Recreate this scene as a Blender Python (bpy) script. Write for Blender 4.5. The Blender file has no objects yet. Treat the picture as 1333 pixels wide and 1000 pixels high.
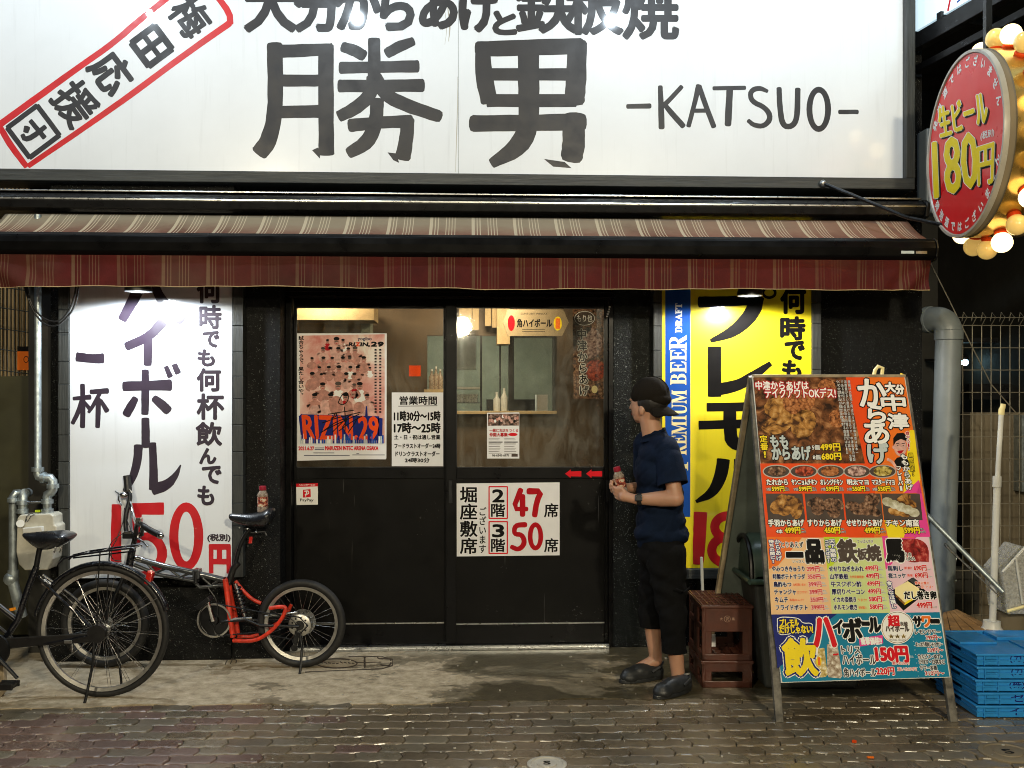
import bpy, math, random
from mathutils import Vector, Matrix
R = math.radians
PI = math.pi
random.seed(7)
sc = bpy.context.scene
COL = sc.collection
# ------------------------------------------------------------------ camera
F = 1250.0; H = 1.55; HY = 520.0; D0 = 6.02; YAW = 0.0454
CAM = Vector((0, -D0, H))
FW = Vector((math.sin(YAW), math.cos(YAW), 0)); RT = Vector((math.cos(YAW), -math.sin(YAW), 0)); UP = Vector((0, 0, 1))
cd = bpy.data.cameras.new('camera'); cam = bpy.data.objects.new('camera', cd); COL.objects.link(cam)
cam.location = CAM; cam.rotation_euler = (R(90), 0, -YAW)
cd.sensor_width = 36; cd.lens = F / 1333 * 36; cd.shift_y = 20 / 1333; cd.clip_end = 200; cd.clip_start = 0.05
sc.camera = cam
# ------------------------------------------------------------------ world: night sky
w = bpy.data.worlds.new('World'); sc.world = w; w.use_nodes = True
wn = w.node_tree.nodes; bg = wn['Background']
sky = wn.new('ShaderNodeTexSky'); sky.sky_type = 'NISHITA'; sky.sun_disc = False; sky.sun_elevation = R(-4); sky.sun_rotation = R(200)
w.node_tree.links.new(sky.outputs[0], bg.inputs[0]); bg.inputs[1].default_value = 0.08
sc.view_settings.view_transform = 'Standard'; sc.view_settings.look = 'None'; sc.view_settings.exposure = 0.0; sc.view_settings.gamma = 1
sc.cycles.use_denoising = True; sc.cycles.filter_width = 1.0
sc.cycles.max_bounces = 6; sc.cycles.transparent_max_bounces = 12
sc.cycles.sample_clamp_indirect = 6; sc.cycles.caustics_reflective = False; sc.cycles.caustics_refractive = False

def lamp(kind, name, loc, energy, color=(1, 1, 1), size=.1, aim=None, spot=None, blend=.6, parent=None, sizey=None):
    l = bpy.data.lights.new(name, kind); l.energy = energy; l.color = color
    if kind == 'AREA':
        l.size = size
        if sizey: l.shape = 'RECTANGLE'; l.size_y = sizey
    else: l.shadow_soft_size = size
    if kind == 'SPOT': l.spot_size = R(spot); l.spot_blend = blend
    o = bpy.data.objects.new(name, l); COL.objects.link(o); o.location = loc
    if aim is not None: o.rotation_euler = (Vector(aim) - Vector(loc)).to_track_quat('-Z', 'Y').to_euler()
    return o
# pixel of the photograph -> a place in the world
def D(px, py, d): return CAM + FW * d + RT * ((px - 666.5) / F * d) + UP * ((HY - py) / F * d)
def W(px, py, Y):
    r = FW + RT * ((px - 666.5) / F) + UP * ((HY - py) / F)
    return CAM + r * ((Y + D0) / r.y)
def G(px, py, z=0.0):
    d = (H - z) * F / (py - HY); return D(px, py, d)
# flood lamps over the big sign, shining on it; two lamps under the awning; street lamps behind the camera
SIGN_Y = -.20
floods = []
for px, py in ((-110, 15), (195, 18), (465, 24), (795, 27), (983, 26)):  # leftmost one is unseen, added to brighten the sign's left side
    p = W(px, py, SIGN_Y); m = Vector((CAM.x, 2 * SIGN_Y - CAM.y, CAM.z)); dr = (p - m) / (p.y - m.y) * -1
    # mirror ray continued towards the street
    q = p + (p - m) * (1.25 / (m.y - p.y)); floods.append(q)
COOL = (1, .985, .95); WARM = (1, .74, .46)
for q in floods:
    lamp('SPOT', 'flood_light', q, 45, (.74, .88, 1), .026, aim=(q.x, SIGN_Y, q.z - 1.5), spot=160, blend=.45)
UL = [Vector((W(180, 378, -.54).x, -.54, 2.155)), Vector((W(976, 380, -.48).x, -.48, 2.155))]
lamp('SPOT', 'panel_light', UL[0], 62, (.86, .94, 1), .035, aim=(UL[0].x, -.40, 0), spot=172, blend=.25)
lamp('SPOT', 'panel_light', UL[1], 54, (.98, .97, .95), .035, aim=(UL[1].x, -.36, 0), spot=172, blend=.25)
STREET = [Vector((-3.0, -9.5, 4.6)), Vector((2.1, -8.8, 3.8)), Vector((-.13, -12.5, 2.95))]
for q, e in zip(STREET, (900, 1250, 420)):
    lamp('POINT', 'street_light', q, e, (1, .87, .61), .16)
ROOM = [(-.95, .42, 2.34), (.15, .38, 2.34)]
for q in ROOM: lamp('AREA', 'room_light', q, 26, (1, .84, .60), .3, aim=(q[0], q[1] + .5, 1.0))
lamp('AREA', 'kitchen_light', (.0, 2.2, 2.34), 50, (.95, .98, .85), .5, aim=(0, 2.2, 0))

# ------------------------------------------------------------------ helpers
ORG = {}
def thing(name, label, cat, loc=(0, 0, 0), group=None, rz=0.0, local=False):
    o = bpy.data.objects.new(name, None); COL.objects.link(o); o.location = loc; o.rotation_euler.z = rz
    o.empty_display_size = .1
    o['label'] = label; o['category'] = cat
    if group: o['group'] = group
    ORG[o] = Vector((0, 0, 0)) if local else Vector(loc)
    return o
def tag(o, label, cat, group=None):
    o['label'] = label; o['category'] = cat
    if group: o['group'] = group
    return o
def frame(n):
    n = Vector(n).normalized(); a = Vector((0, 0, 1)) if abs(n.z) < .9 else Vector((1, 0, 0))
    u = n.cross(a).normalized(); return u, n.cross(u).normalized(), n
class MB:
    def __init__(s): s.v = []; s.f = []; s.m = []
    def add(s, vs, fs, m=0):
        b = len(s.v); s.v += [tuple(x) for x in vs]; s.f += [tuple(i + b for i in f) for f in fs]; s.m += [m] * len(fs); return s
    def box(s, x0, x1, y0, y1, z0, z1, m=0):
        vs = [(x, y, z) for z in (z0, z1) for y in (y0, y1) for x in (x0, x1)]
        return s.add(vs, [(0, 2, 3, 1), (4, 5, 7, 6), (0, 1, 5, 4), (2, 6, 7, 3), (0, 4, 6, 2), (1, 3, 7, 5)], m)
    def obox(s, c, ax, ay, az, m=0):
        c = Vector(c); ax, ay, az = Vector(ax), Vector(ay), Vector(az)
        vs = [c + ax * i + ay * j + az * k for k in (-1, 1) for j in (-1, 1) for i in (-1, 1)]
        return s.add(vs, [(0, 2, 3, 1), (4, 5, 7, 6), (0, 1, 5, 4), (2, 6, 7, 3), (0, 4, 6, 2), (1, 3, 7, 5)], m)
    def tube(s, pts, r, n=8, closed=False, caps=True, m=0, sy=1.0):
        pts = [Vector(p) for p in pts]; N = len(pts)
        rs = r if isinstance(r, (list, tuple)) else [r] * N
        t0 = (pts[1] - pts[0]).normalized(); u, v, _ = frame(t0); vs = []
        for i, p in enumerate(pts):
            a = pts[(i - 1) % N] if (closed or i > 0) else p; b = pts[(i + 1) % N] if (closed or i < N - 1) else p
            t = (b - a).normalized(); u = (u - t * u.dot(t)).normalized(); v = t.cross(u)
            for k in range(n):
                q = 2 * PI * k / n; vs.append(p + (u * math.cos(q) * sy + v * math.sin(q)) * rs[i])
        fs = []
        for i in range(N if closed else N - 1):
            j = (i + 1) % N
            for k in range(n):
                l = (k + 1) % n; fs.append((i * n + k, i * n + l, j * n + l, j * n + k))
        if caps and not closed: fs += [tuple(range(n))[::-1], tuple((N - 1) * n + k for k in range(n))]
        return s.add(vs, fs, m)
    def cyl(s, a, b, r, r2=None, n=12, m=0): return s.tube([a, b], [r, r if r2 is None else r2], n, m=m)
    def sphere(s, c, r, n=12, h=8, m=0, sc=(1, 1, 1)):
        c = Vector(c); vs = [c + Vector((0, 0, r * sc[2]))]; fs = []
        for i in range(1, h):
            a = PI * i / h
            for k in range(n):
                q = 2 * PI * k / n; vs.append(c + Vector((math.sin(a) * math.cos(q) * sc[0], math.sin(a) * math.sin(q) * sc[1], math.cos(a) * sc[2])) * r)
        vs.append(c - Vector((0, 0, r * sc[2]))); L = len(vs) - 1
        for k in range(n): fs.append((0, 1 + k, 1 + (k + 1) % n)); fs.append((L, L - n + (k + 1) % n, L - n + k))
        for i in range(h - 2):
            for k in range(n):
                a = 1 + i * n + k; b = 1 + i * n + (k + 1) % n; fs.append((a, a + n, b + n, b))
        return s.add(vs, fs, m)
    def lathe(s, prof, c=(0, 0, 0), ax=(0, 0, 1), n=20, m=0, cap0=True, cap1=True):
        u, v, t = frame(ax); c = Vector(c); vs = []; fs = []
        for r, z in prof:
            for k in range(n):
                q = 2 * PI * k / n; vs.append(c + t * z + (u * math.cos(q) + v * math.sin(q)) * r)
        for i in range(len(prof) - 1):
            for k in range(n):
                l = (k + 1) % n; fs.append((i * n + k, i * n + l, (i + 1) * n + l, (i + 1) * n + k))
        if cap0: fs.append(tuple(range(n))[::-1])
        if cap1: fs.append(tuple((len(prof) - 1) * n + k for k in range(n)))
        return s.add(vs, fs, m)
    def prism(s, pts, d, m=0):   # pts: planar loop, extruded by vector d
        pts = [Vector(p) for p in pts]; d = Vector(d); n = len(pts)
        return s.add(pts + [p + d for p in pts], [tuple(range(n))[::-1], tuple(range(n, 2 * n))] + [(i, (i + 1) % n, n + (i + 1) % n, n + i) for i in range(n)], m)
    def build(s, name, mats, parent=None, smooth=False, bevel=0, kind=None, seg=2):
        if not isinstance(mats, (list, tuple)): mats = [mats]
        off = Vector((0, 0, 0))
        if parent is not None:
            p = parent
            while p.parent: p = p.parent
            off = ORG.get(p, Vector((0, 0, 0)))
        else:
            xs = [v[0] for v in s.v]; ys = [v[1] for v in s.v]; zs = [v[2] for v in s.v]
            off = Vector(((min(xs) + max(xs)) / 2, (min(ys) + max(ys)) / 2, min(zs)))
        me = bpy.data.meshes.new(name); me.from_pydata([(v[0] - off.x, v[1] - off.y, v[2] - off.z) for v in s.v], [], s.f)
        for x in mats: me.materials.append(x)
        if len(mats) > 1: me.polygons.foreach_set('material_index', s.m)
        if smooth:
            me.polygons.foreach_set('use_smooth', [True] * len(me.polygons))
            if smooth != 'all':
                try: me.set_sharp_from_angle(angle=R(40))
                except Exception: pass
        me.update()
        o = bpy.data.objects.new(name, me); COL.objects.link(o)
        if parent is not None: o.parent = parent
        else: o.location = off; ORG[o] = off
        if bevel:
            b = o.modifiers.new('bevel', 'BEVEL'); b.width = bevel; b.segments = seg; b.limit_method = 'ANGLE'
        if kind: o['kind'] = kind
        return o
def inst(src, parent, loc=(0, 0, 0), rot=(0, 0, 0), name=None):
    c = src.copy(); COL.objects.link(c); c.parent = parent; c.location = loc; c.rotation_euler = rot
    return c
def copy_tree(o, parent=None):
    c = o.copy(); COL.objects.link(c); c.parent = parent
    for ch in list(o.children): copy_tree(ch, c)
    return c

# ------------------------------------------------------------------ materials
def hexc(h):
    h = h.lstrip('#'); return tuple(((int(h[i:i + 2], 16) / 255 + .055) / 1.055) ** 2.4 if int(h[i:i + 2], 16) > 10 else int(h[i:i + 2], 16) / 255 / 12.92 for i in (0, 2, 4))
class NT:
    def __init__(s, name):
        s.m = bpy.data.materials.new(name); s.m.use_nodes = True; s.t = s.m.node_tree; s.n = s.t.nodes
        s.b = s.n['Principled BSDF']; s.out = s.n['Material Output']; s._c = None
    def L(s, a, b): s.t.links.new(a, b)
    def co(s, scale=(1, 1, 1), rot=(0, 0, 0), kind='Object'):
        t = s.n.new('ShaderNodeTexCoord'); mp = s.n.new('ShaderNodeMapping'); s.L(t.outputs[kind], mp.inputs[0])
        mp.inputs[3].default_value = scale; mp.inputs[2].default_value = rot; return mp.outputs[0]
    def world(s, scale=(1, 1, 1)):
        t = s.n.new('ShaderNodeNewGeometry'); mp = s.n.new('ShaderNodeMapping'); s.L(t.outputs['Position'], mp.inputs[0]); mp.inputs[3].default_value = scale; return mp.outputs[0]
    def noise(s, vec, scale, det=4, rough=.6, dist=0):
        x = s.n.new('ShaderNodeTexNoise'); s.L(vec, x.inputs[0]); x.inputs['Scale'].default_value = scale; x.inputs['Detail'].default_value = det
        x.inputs['Roughness'].default_value = rough; x.inputs['Distortion'].default_value = dist; return x.outputs[0]
    def vor(s, vec, scale, out=0, feat='F1'):
        x = s.n.new('ShaderNodeTexVoronoi'); x.feature = feat; s.L(vec, x.inputs[0]); x.inputs['Scale'].default_value = scale; return x.outputs[out]
    def ramp(s, fac, stops, interp='LINEAR'):
        x = s.n.new('ShaderNodeValToRGB'); x.color_ramp.interpolation = interp; e = x.color_ramp.elements
        while len(e) < len(stops): e.new(.5)
        for k, (p, c) in enumerate(stops):
            e[k].position = p; e[k].color = (c, c, c, 1) if isinstance(c, (int, float)) else (*c[:3], 1)
        s.L(fac, x.inputs[0]); return x.outputs[0]
    def mix(s, fac, a, b, mode='MIX'):
        x = s.n.new('ShaderNodeMix'); x.data_type = 'RGBA'; x.blend_type = mode
        for sock, val in ((x.inputs[0], fac), (x.inputs[6], a), (x.inputs[7], b)):
            if isinstance(val, (int, float)): sock.default_value = val
            elif isinstance(val, tuple): sock.default_value = (*val[:3], 1)
            else: s.L(val, sock)
        return x.outputs[2]
    def math(s, op, a, b=0.0, c=0.0):
        x = s.n.new('ShaderNodeMath'); x.operation = op
        for i, val in enumerate((a, b, c)):
            if isinstance(val, (int, float)): x.inputs[i].default_value = val
            else: s.L(val, x.inputs[i])
        return x.outputs[0]
    def bump(s, h, strength=.3, dist=.002):
        x = s.n.new('ShaderNodeBump'); x.inputs['Strength'].default_value = strength; x.inputs['Distance'].default_value = dist; s.L(h, x.inputs['Height']); s.L(x.outputs[0], s.b.inputs['Normal'])
    def set(s, **k):
        for a, v in k.items():
            i = s.b.inputs[{'col': 'Base Color', 'rough': 'Roughness', 'metal': 'Metallic', 'coat': 'Coat Weight', 'crough': 'Coat Roughness', 'spec': 'Specular IOR Level',
                            'emit': 'Emission Color', 'es': 'Emission Strength', 'sss': 'Subsurface Weight', 'trans': 'Transmission Weight', 'ior': 'IOR', 'sheen': 'Sheen Weight', 'alpha': 'Alpha'}[a]]
            if isinstance(v, (int, float)): i.default_value = v
            elif isinstance(v, tuple): i.default_value = (*v[:3], 1)
            else: s.L(v, i)
        return s
def simple(name, c, rough=.5, metal=0, var=.25, scale=12, bump=0, bscale=60, coat=0, **k):
    t = NT(name)
    if 'print' in name or 'field' in name: k.setdefault('spec', .06)
    if isinstance(c, str): c = hexc(c)
    v = t.co()
    n = t.noise(v, scale, 5)
    lo = tuple(x * (1 - var) for x in c); hi = tuple(min(1, x * (1 + var * .6)) for x in c)
    t.set(col=t.ramp(n, [(.3, lo), (.7, hi)]), rough=t.ramp(t.noise(v, scale * 1.7, 3), [(.3, max(.02, rough - .1)), (.7, min(1, rough + .1))]), metal=metal, coat=coat, **k)
    if bump: t.bump(t.noise(v, bscale, 4), bump, .002)
    return t.m
M = {}
# painted sign board, laminated and glossy
def board_mat(name, c, rough=.3):
    t = NT(name); v = t.co()
    n = t.noise(v, 2.2, 6, .65); streak = t.noise(t.co((9, 9, .5)), 3, 4)
    a = tuple(x * .93 for x in c)
    col = t.mix(t.ramp(n, [(.35, 0), (.75, 1)]), c, a); col = t.mix(t.ramp(streak, [(.56, 0), (.78, .55)]), col, tuple(x * .8 for x in c))
    t.set(col=col, rough=rough, coat=.9, crough=.085, spec=.4); t.bump(t.noise(v, 300, 2), .02, .0005)
    return t.m
M['white_board'] = board_mat('white_sign_board', (.76, .80, .85))
M['yellow_board'] = board_mat('yellow_sign_board', (.86, .70, .015))
M['blue_print'] = simple('blue_print', (.012, .075, .36), .35, var=.08, coat=.2)
M['ink'] = simple('black_ink', (.014, .015, .021), .5, var=.25, scale=5, coat=.6, crough=.075)
M['purple_ink'] = simple('purple_black_ink', (.028, .018, .034), .42, var=.25, scale=5, coat=.15)
M['dark_print'] = simple('dark_print', (.007, .0065, .0065), .5, var=.2)
M['navy_print'] = simple('navy_print', (.012, .012, .07), .5, var=.1)
M['red_paint'] = simple('red_paint', (.56, .008, .016), .42, var=.15, scale=6, coat=.15)
M['red_print'] = simple('red_print', (.62, .012, .02), .4, var=.05)
M['dred_print'] = simple('dark_red_print', (.42, .008, .015), .4, var=.05)
M['orange_print'] = simple('orange_print', (.80, .17, .02), .4, var=.06)
M['vermil'] = simple('vermilion_print', (.78, .075, .012), .4, var=.06)
M['yellow_print'] = simple('yellow_print', (.85, .66, .02), .4, var=.05)
M['cream_print'] = simple('cream_print', (.85, .74, .38), .4, var=.05)
M['white_print'] = simple('white_print', (.82, .82, .80), .4, var=.04)
M['silver_print'] = simple('pale_grey_print', (.50, .56, .57), .4, var=.04)
M['paper'] = simple('paper', (.74, .74, .75), .5, var=.08, scale=4, bump=.05, bscale=9)
M['pink_print'] = simple('pink_print', (.75, .06, .30), .4, var=.05)
M['palepink'] = simple('pale_pink_print', (.76, .52, .60), .4, var=.05)
M['peach'] = simple('peach_print', (.78, .50, .26), .4, var=.06)
M['lime'] = simple('lime_print', (.52, .66, .03), .4, var=.06)
M['palelime'] = simple('pale_green_print', (.58, .66, .28), .4, var=.08)
M['teal'] = simple('teal_print', (.012, .20, .34), .4, var=.08)
M['navyblue'] = simple('navy_field', (.012, .02, .16), .4, var=.06)
M['beige_sign'] = simple('beige_sign', (.27, .21, .125), .5, var=.1)
# black sparkling textured wall
def stucco(name, base, fleck, dens=.10):
    t = NT(name); v = t.co()
    d = t.vor(v, 175, 0); rnd = t.vor(v, 175, 1)
    sep = t.n.new('ShaderNodeSeparateColor'); t.L(rnd, sep.inputs[0])
    pick = t.ramp(sep.outputs[0], [(1 - dens - .01, 0), (1 - dens, 1)]); dot = t.ramp(d, [(.22, 1), (.34, 0)])
    f = t.math('MULTIPLY', pick, dot)
    big = t.ramp(t.noise(v, 3, 5), [(.3, tuple(x * .6 for x in base)), (.75, tuple(x * 1.5 for x in base))])
    t.set(col=t.mix(f, big, fleck), rough=t.ramp(t.noise(v, 40, 3), [(.3, .4), (.7, .7)]), spec=.17)
    t.bump(t.math('ADD', t.noise(v, 120, 5), t.math('MULTIPLY', t.vor(v, 180, 0), .6)), .75, .004)
    return t.m
M['stucco'] = stucco('black_textured_wall', (.0030, .0033, .0033), (.22, .24, .22))
M['stucco2'] = stucco('grey_black_textured_wall', (.007, .0085, .008), (.30, .33, .31), .2)
def char_wood(name, base, axis):
    t = NT(name); sx = {'x': (1.2, 30, 30), 'z': (30, 30, 1.2)}[axis]; v = t.co(sx)
    g = t.noise(v, 3, 8, .7, .6); k = t.noise(t.co(), 1.5, 3)
    t.set(col=t.mix(t.ramp(g, [(.35, 0), (.7, 1)]), tuple(x * .45 for x in base), t.mix(k, base, tuple(x * 1.6 for x in base))), rough=t.ramp(g, [(.3, .62), (.7, .38)]))
    t.bump(g, .8, .004); return t.m
M['wood_x'] = char_wood('black_stained_wood', (.036, .041, .042), 'x')
M['wood_z'] = char_wood('black_stained_wood_upright', (.030, .034, .033), 'z')
M['alu_black'] = simple('black_aluminium', (.003, .003, .0033), .35, spec=.14, metal=.0, var=.2, scale=5, bump=.05, bscale=200)
def door_mat():
    t = NT('scuffed_black_door_panel'); v = t.co()
    s1 = t.ramp(t.noise(t.co((1, 1, 1)), 55, 3, .7), [(.64, 0), (.69, 1)]); s2 = t.ramp(t.noise(v, 2.6, 2), [(.57, 0), (.68, 1)])
    sc1 = t.ramp(t.noise(t.co((50, 50, .7)), 2, 2), [(.735, 0), (.75, .5)])
    f = t.math('MAXIMUM', t.math('MULTIPLY', s1, s2), sc1)
    t.set(col=t.mix(f, t.ramp(t.noise(v, 4, 5), [(.3, (.0018, .0018, .0018)), (.7, (.0045, .0042, .0038))]), (.17, .17, .16)), rough=t.ramp(t.noise(v, 6, 5), [(.3, .3), (.7, .5)]), spec=.12)
    t.bump(t.noise(v, 220, 3), .15, .001); return t.m
M['door'] = door_mat()
M['steel'] = simple('brushed_steel', (.42, .43, .43), .32, metal=1, var=.2, scale=20)
M['galv'] = simple('galvanised_pipe', (.40, .46, .48), .42, metal=.75, var=.35, scale=25, bump=.1)
M['chrome'] = simple('chromed_metal', (.6, .6, .6), .18, metal=1, var=.15, scale=20)
M['dark_steel'] = simple('dark_metal', (.020, .021, .023), .35, metal=.6, var=.3)
M['silver_rim'] = simple('silver_rim', (.46, .45, .42), .38, metal=.85, var=.2, scale=20)
M['rubber'] = simple('tyre_rubber', (.008, .008, .008), .62, var=.3, scale=30, bump=.3, bscale=150)
M['black_plastic'] = simple('black_plastic', (.006, .006, .0065), .42, var=.3)
M['saddle'] = simple('black_saddle_vinyl', (.012, .013, .016), .28, var=.3, coat=.35, bump=.1, bscale=200)
M['black_paint'] = simple('black_bike_paint', (.005, .006, .010), .25, var=.2, coat=.6)
M['grey_paint'] = simple('grey_bike_paint', (.055, .06, .065), .3, metal=.4, var=.2, coat=.4)
M['red_tube'] = simple('red_wrapped_tube', (.62, .035, .012), .45, var=.45, scale=30, bump=.4, bscale=60)
M['reflector'] = simple('red_reflector', (.55, .012, .008), .12, var=.2, coat=1)
M['amber'] = simple('amber_reflector', (.85, .28, .01), .2, var=.1, coat=1)
M['pvc'] = simple('grey_pvc', (.20, .23, .24), .4, var=.18, scale=5, bump=.05)
M['white_plastic'] = simple('white_plastic', (.62, .62, .58), .42, var=.18, scale=8)
M['meter'] = simple('cream_meter_case', (.50, .48, .40), .45, var=.3, scale=9, bump=.1, bscale=40)
M['blue_crate'] = simple('blue_crate_plastic', (.020, .24, .62), .38, var=.22, scale=9, bump=.08, bscale=80)
M['brown_crate'] = simple('brown_crate_plastic', (.075, .020, .010), .42, var=.35, scale=14, bump=.1)
M['green_bin'] = simple('dark_green_bin', (.05, .085, .065), .35, var=.4, scale=5, bump=.1)
M['bin_grey'] = simple('grey_bin_side', (.05, .055, .052), .5, var=.4, scale=5)
M['cardboard'] = simple('brown_board', (.30, .16, .055), .6, var=.45, scale=9, bump=.2)
M['lightwood'] = simple('worn_pale_wood', (.34, .27, .17), .6, var=.5, scale=12, bump=.3)
M['leg_wood'] = simple('weathered_leg_wood', (.13, .12, .10), .7, var=.8, scale=22, bump=.5)
M['grey_board'] = simple('grey_green_board', (.16, .19, .17), .45, var=.35, scale=4)
M['mesh_wire'] = simple('coated_fence_wire', (.26, .235, .18), .45, metal=.3, var=.3)
M['dark_wire'] = simple('dark_fence_wire', (.03, .032, .03), .5, var=.3)
M['cable'] = simple('black_cable', (.012, .012, .012), .38, var=.2)
M['brownwall'] = simple('brown_interior_wall', (.115, .078, .045), .6, var=.35, scale=2.5, bump=.1)
M['beigewall'] = simple('beige_interior_wall', (.45, .33, .17), .6, var=.2, scale=2)
M['kitchen'] = simple('grey_green_kitchen_wall', (.24, .27, .21), .5, var=.3, scale=3)
M['siding'] = simple('beige_siding', (.52, .38, .19), .6, var=.15, scale=3)
M['darkwall'] = simple('dark_neighbour_wall', (.028, .027, .022), .7, var=.5, scale=1.6, bump=.3, bscale=20)
M['brownslab'] = simple('brown_grey_wall', (.19, .155, .10), .7, var=.4, scale=1.6, bump=.2, bscale=20)
M['skin'] = simple('skin', (.44, .235, .15), .48, var=.12, scale=10, sss=.08)
M['hair'] = simple('black_hair', (.010, .008, .007), .5, var=.4, scale=60, bump=.5, bscale=150)
def cloth(name, c, fine=420):
    t = NT(name); v = t.co(); t.set(col=t.ramp(t.noise(v, 9, 5), [(.3, tuple(x * .7 for x in c)), (.72, tuple(x * 1.25 for x in c))]), rough=.9, spec=.12)
    t.bump(t.math('ADD', t.noise(v, fine, 2), t.math('MULTIPLY', t.noise(v, 16, 3), 2.2)), .35, .006); return t.m
M['polo'] = cloth('navy_pique_cotton', (.005, .011, .029)); M['trousers'] = cloth('black_cotton', (.0045, .0045, .005)); M['cap'] = cloth('black_brown_cap_cloth', (.012, .0095, .007))
M['clog'] = simple('black_rubber_clog', (.018, .020, .022), .45, var=.3, scale=20)
def emis(name, c, s):
    t = NT(name); t.set(col=c, emit=c, es=s, rough=.3); return t.m
M['lamp_glow'] = emis('lit_flood_glass', (1, .98, .94), 14)
M['bulb_on'] = emis('lit_warm_bulb', (1, .72, .34), 3.2)
M['bulb_off'] = simple('glowing_unlit_opal_bulb', (.75, .52, .16), .2, var=.1, coat=.8, emit=(1, .62, .16), es=.42)  # unlit bulbs; weak emission stands in for light from lit neighbours
M['far_glow'] = emis('blue_white_lamp', (.45, .85, 1), 18)
M['brass'] = simple('brass_sign_rim', (.60, .40, .12), .25, metal=.9, var=.3, scale=5)
M['sign_grey'] = simple('grey_sign_edge', (.40, .38, .33), .35, var=.12)
M['sign_red'] = simple('red_sign_face', (.72, .008, .014), .35, var=.06, scale=2, coat=.12, spec=.3)
# glass with a faint film of dust
def glass():
    t = NT('dusty_window_glass'); tr = t.n.new('ShaderNodeBsdfTransparent'); tr.inputs[0].default_value = (.80, .79, .74, 1)
    gl = t.n.new('ShaderNodeBsdfGlossy'); gl.inputs['Roughness'].default_value = .03; df = t.n.new('ShaderNodeBsdfDiffuse'); df.inputs[0].default_value = (.5, .5, .44, 1)
    fr = t.n.new('ShaderNodeFresnel'); fr.inputs[0].default_value = 1.5
    m1 = t.n.new('ShaderNodeMixShader'); t.L(t.math('MULTIPLY', fr.outputs[0], 1.7), m1.inputs[0]); t.L(tr.outputs[0], m1.inputs[1]); t.L(gl.outputs[0], m1.inputs[2])
    v = t.co((3.2, 3.2, 1.3), (0, .5, 0)); n = t.math('MULTIPLY', t.ramp(t.noise(v, 2, 7, .7, 2.2), [(.38, .02), (.78, .26)]), t.ramp(t.noise(t.co(), 2.0, 3), [(.4, .15), (.7, 1)]))
    m2 = t.n.new('ShaderNodeMixShader'); t.L(n, m2.inputs[0]); t.L(m1.outputs[0], m2.inputs[1]); t.L(df.outputs[0], m2.inputs[2]); t.L(m2.outputs[0], t.out.inputs[0])
    return t.m
M['glass'] = glass()
def clear_plastic(name, tint, f=.35, gcol=(.7, .7, .68)):
    t = NT(name); tr = t.n.new('ShaderNodeBsdfTransparent'); tr.inputs[0].default_value = (*tint, 1)
    m = t.n.new('ShaderNodeMixShader'); v = t.co(); t.L(t.ramp(t.noise(v, 80, 4), [(.4, f * .7), (.7, min(1, f * 1.5))]), m.inputs[0]); t.set(col=gcol, rough=.2, spec=.6)
    t.L(tr.outputs[0], m.inputs[1]); t.L(t.b.outputs[0], m.inputs[2]); t.L(m.outputs[0], t.out.inputs[0]); return t.m
M['clear'] = clear_plastic('scratched_clear_plastic', (.8, .82, .8), .4)
M['bottle'] = clear_plastic('clear_bottle_plastic', (.75, .6, .5), .35, (.6, .5, .4))
# awning: faded red cloth with cream stripe groups
def awning(name, fade):
    t = NT(name); g = t.n.new('ShaderNodeNewGeometry'); sp = t.n.new('ShaderNodeSeparateXYZ'); t.L(g.outputs['Position'], sp.inputs[0])
    fr = t.math('FRACT', t.math('DIVIDE', t.math('ADD', sp.outputs[0], 20.03), .2445))
    st = []
    for a in (0, .07, .14, .33, .40, .47, .54): st += [(a, 1), (a + .022, 0)]
    line = t.ramp(fr, [(x + .05, y) for x, y in st], 'CONSTANT')
    base = (.105, .011, .009) if not fade else (.31, .135, .09)
    v = t.world(); n = t.noise(v, 2.2, 6, .7)
    col = t.ramp(n, [(.3, tuple(x * .55 for x in base)), (.7, tuple(x * 1.15 for x in base))])
    if fade:
        xr = t.ramp(t.math('ADD', t.math('MULTIPLY', sp.outputs[0], .15), t.math('ADD', .5, t.math('MULTIPLY', t.math('SUBTRACT', t.noise(v, 1.7, 5), .5), .35))), [(.0, .95), (.3, 1), (.55, .95), (.85, .25)])
        yr = t.ramp(t.math('ADD', t.math('MULTIPLY', sp.outputs[2], 1), t.math('MULTIPLY', t.math('SUBTRACT', n, .5), .12)), [(2.47, 0), (2.54, 1)])
        mr = t.n.new('ShaderNodeMapRange'); t.L(t.math('ADD', sp.outputs[2], t.math('MULTIPLY', t.math('SUBTRACT', n, .5), .16)), mr.inputs[0]); mr.inputs[1].default_value = 2.47; mr.inputs[2].default_value = 2.58
        col = t.mix(t.math('MULTIPLY', xr, mr.outputs[0]), col, (.36, .30, .21))
    else:
        col = t.mix(t.ramp(t.noise(v, 1.3, 4), [(.5, 0), (.7, .45)]), col, (.10, .065, .04))
    col = t.mix(t.math('MULTIPLY', line, .75 if fade else t.ramp(t.noise(v, 1.9, 5), [(.35, .12), (.62, .42)])), col, (.74, .64, .46) if fade else (.26, .19, .10))
    tr = t.n.new('ShaderNodeBsdfTranslucent'); t.L(col, tr.inputs[0]); mx = t.n.new('ShaderNodeMixShader'); mx.inputs[0].default_value = .25
    t.set(col=col, rough=.8, spec=.3); t.bump(t.noise(v, 60, 4), .3, .003)
    t.L(t.b.outputs[0], mx.inputs[1]); t.L(tr.outputs[0], mx.inputs[2]); t.L(mx.outputs[0], t.out.inputs[0]); return t.m
M['awn_top'] = awning('faded_striped_awning_cloth', True); M['awn_val'] = awning('striped_valance_cloth', False)
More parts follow.
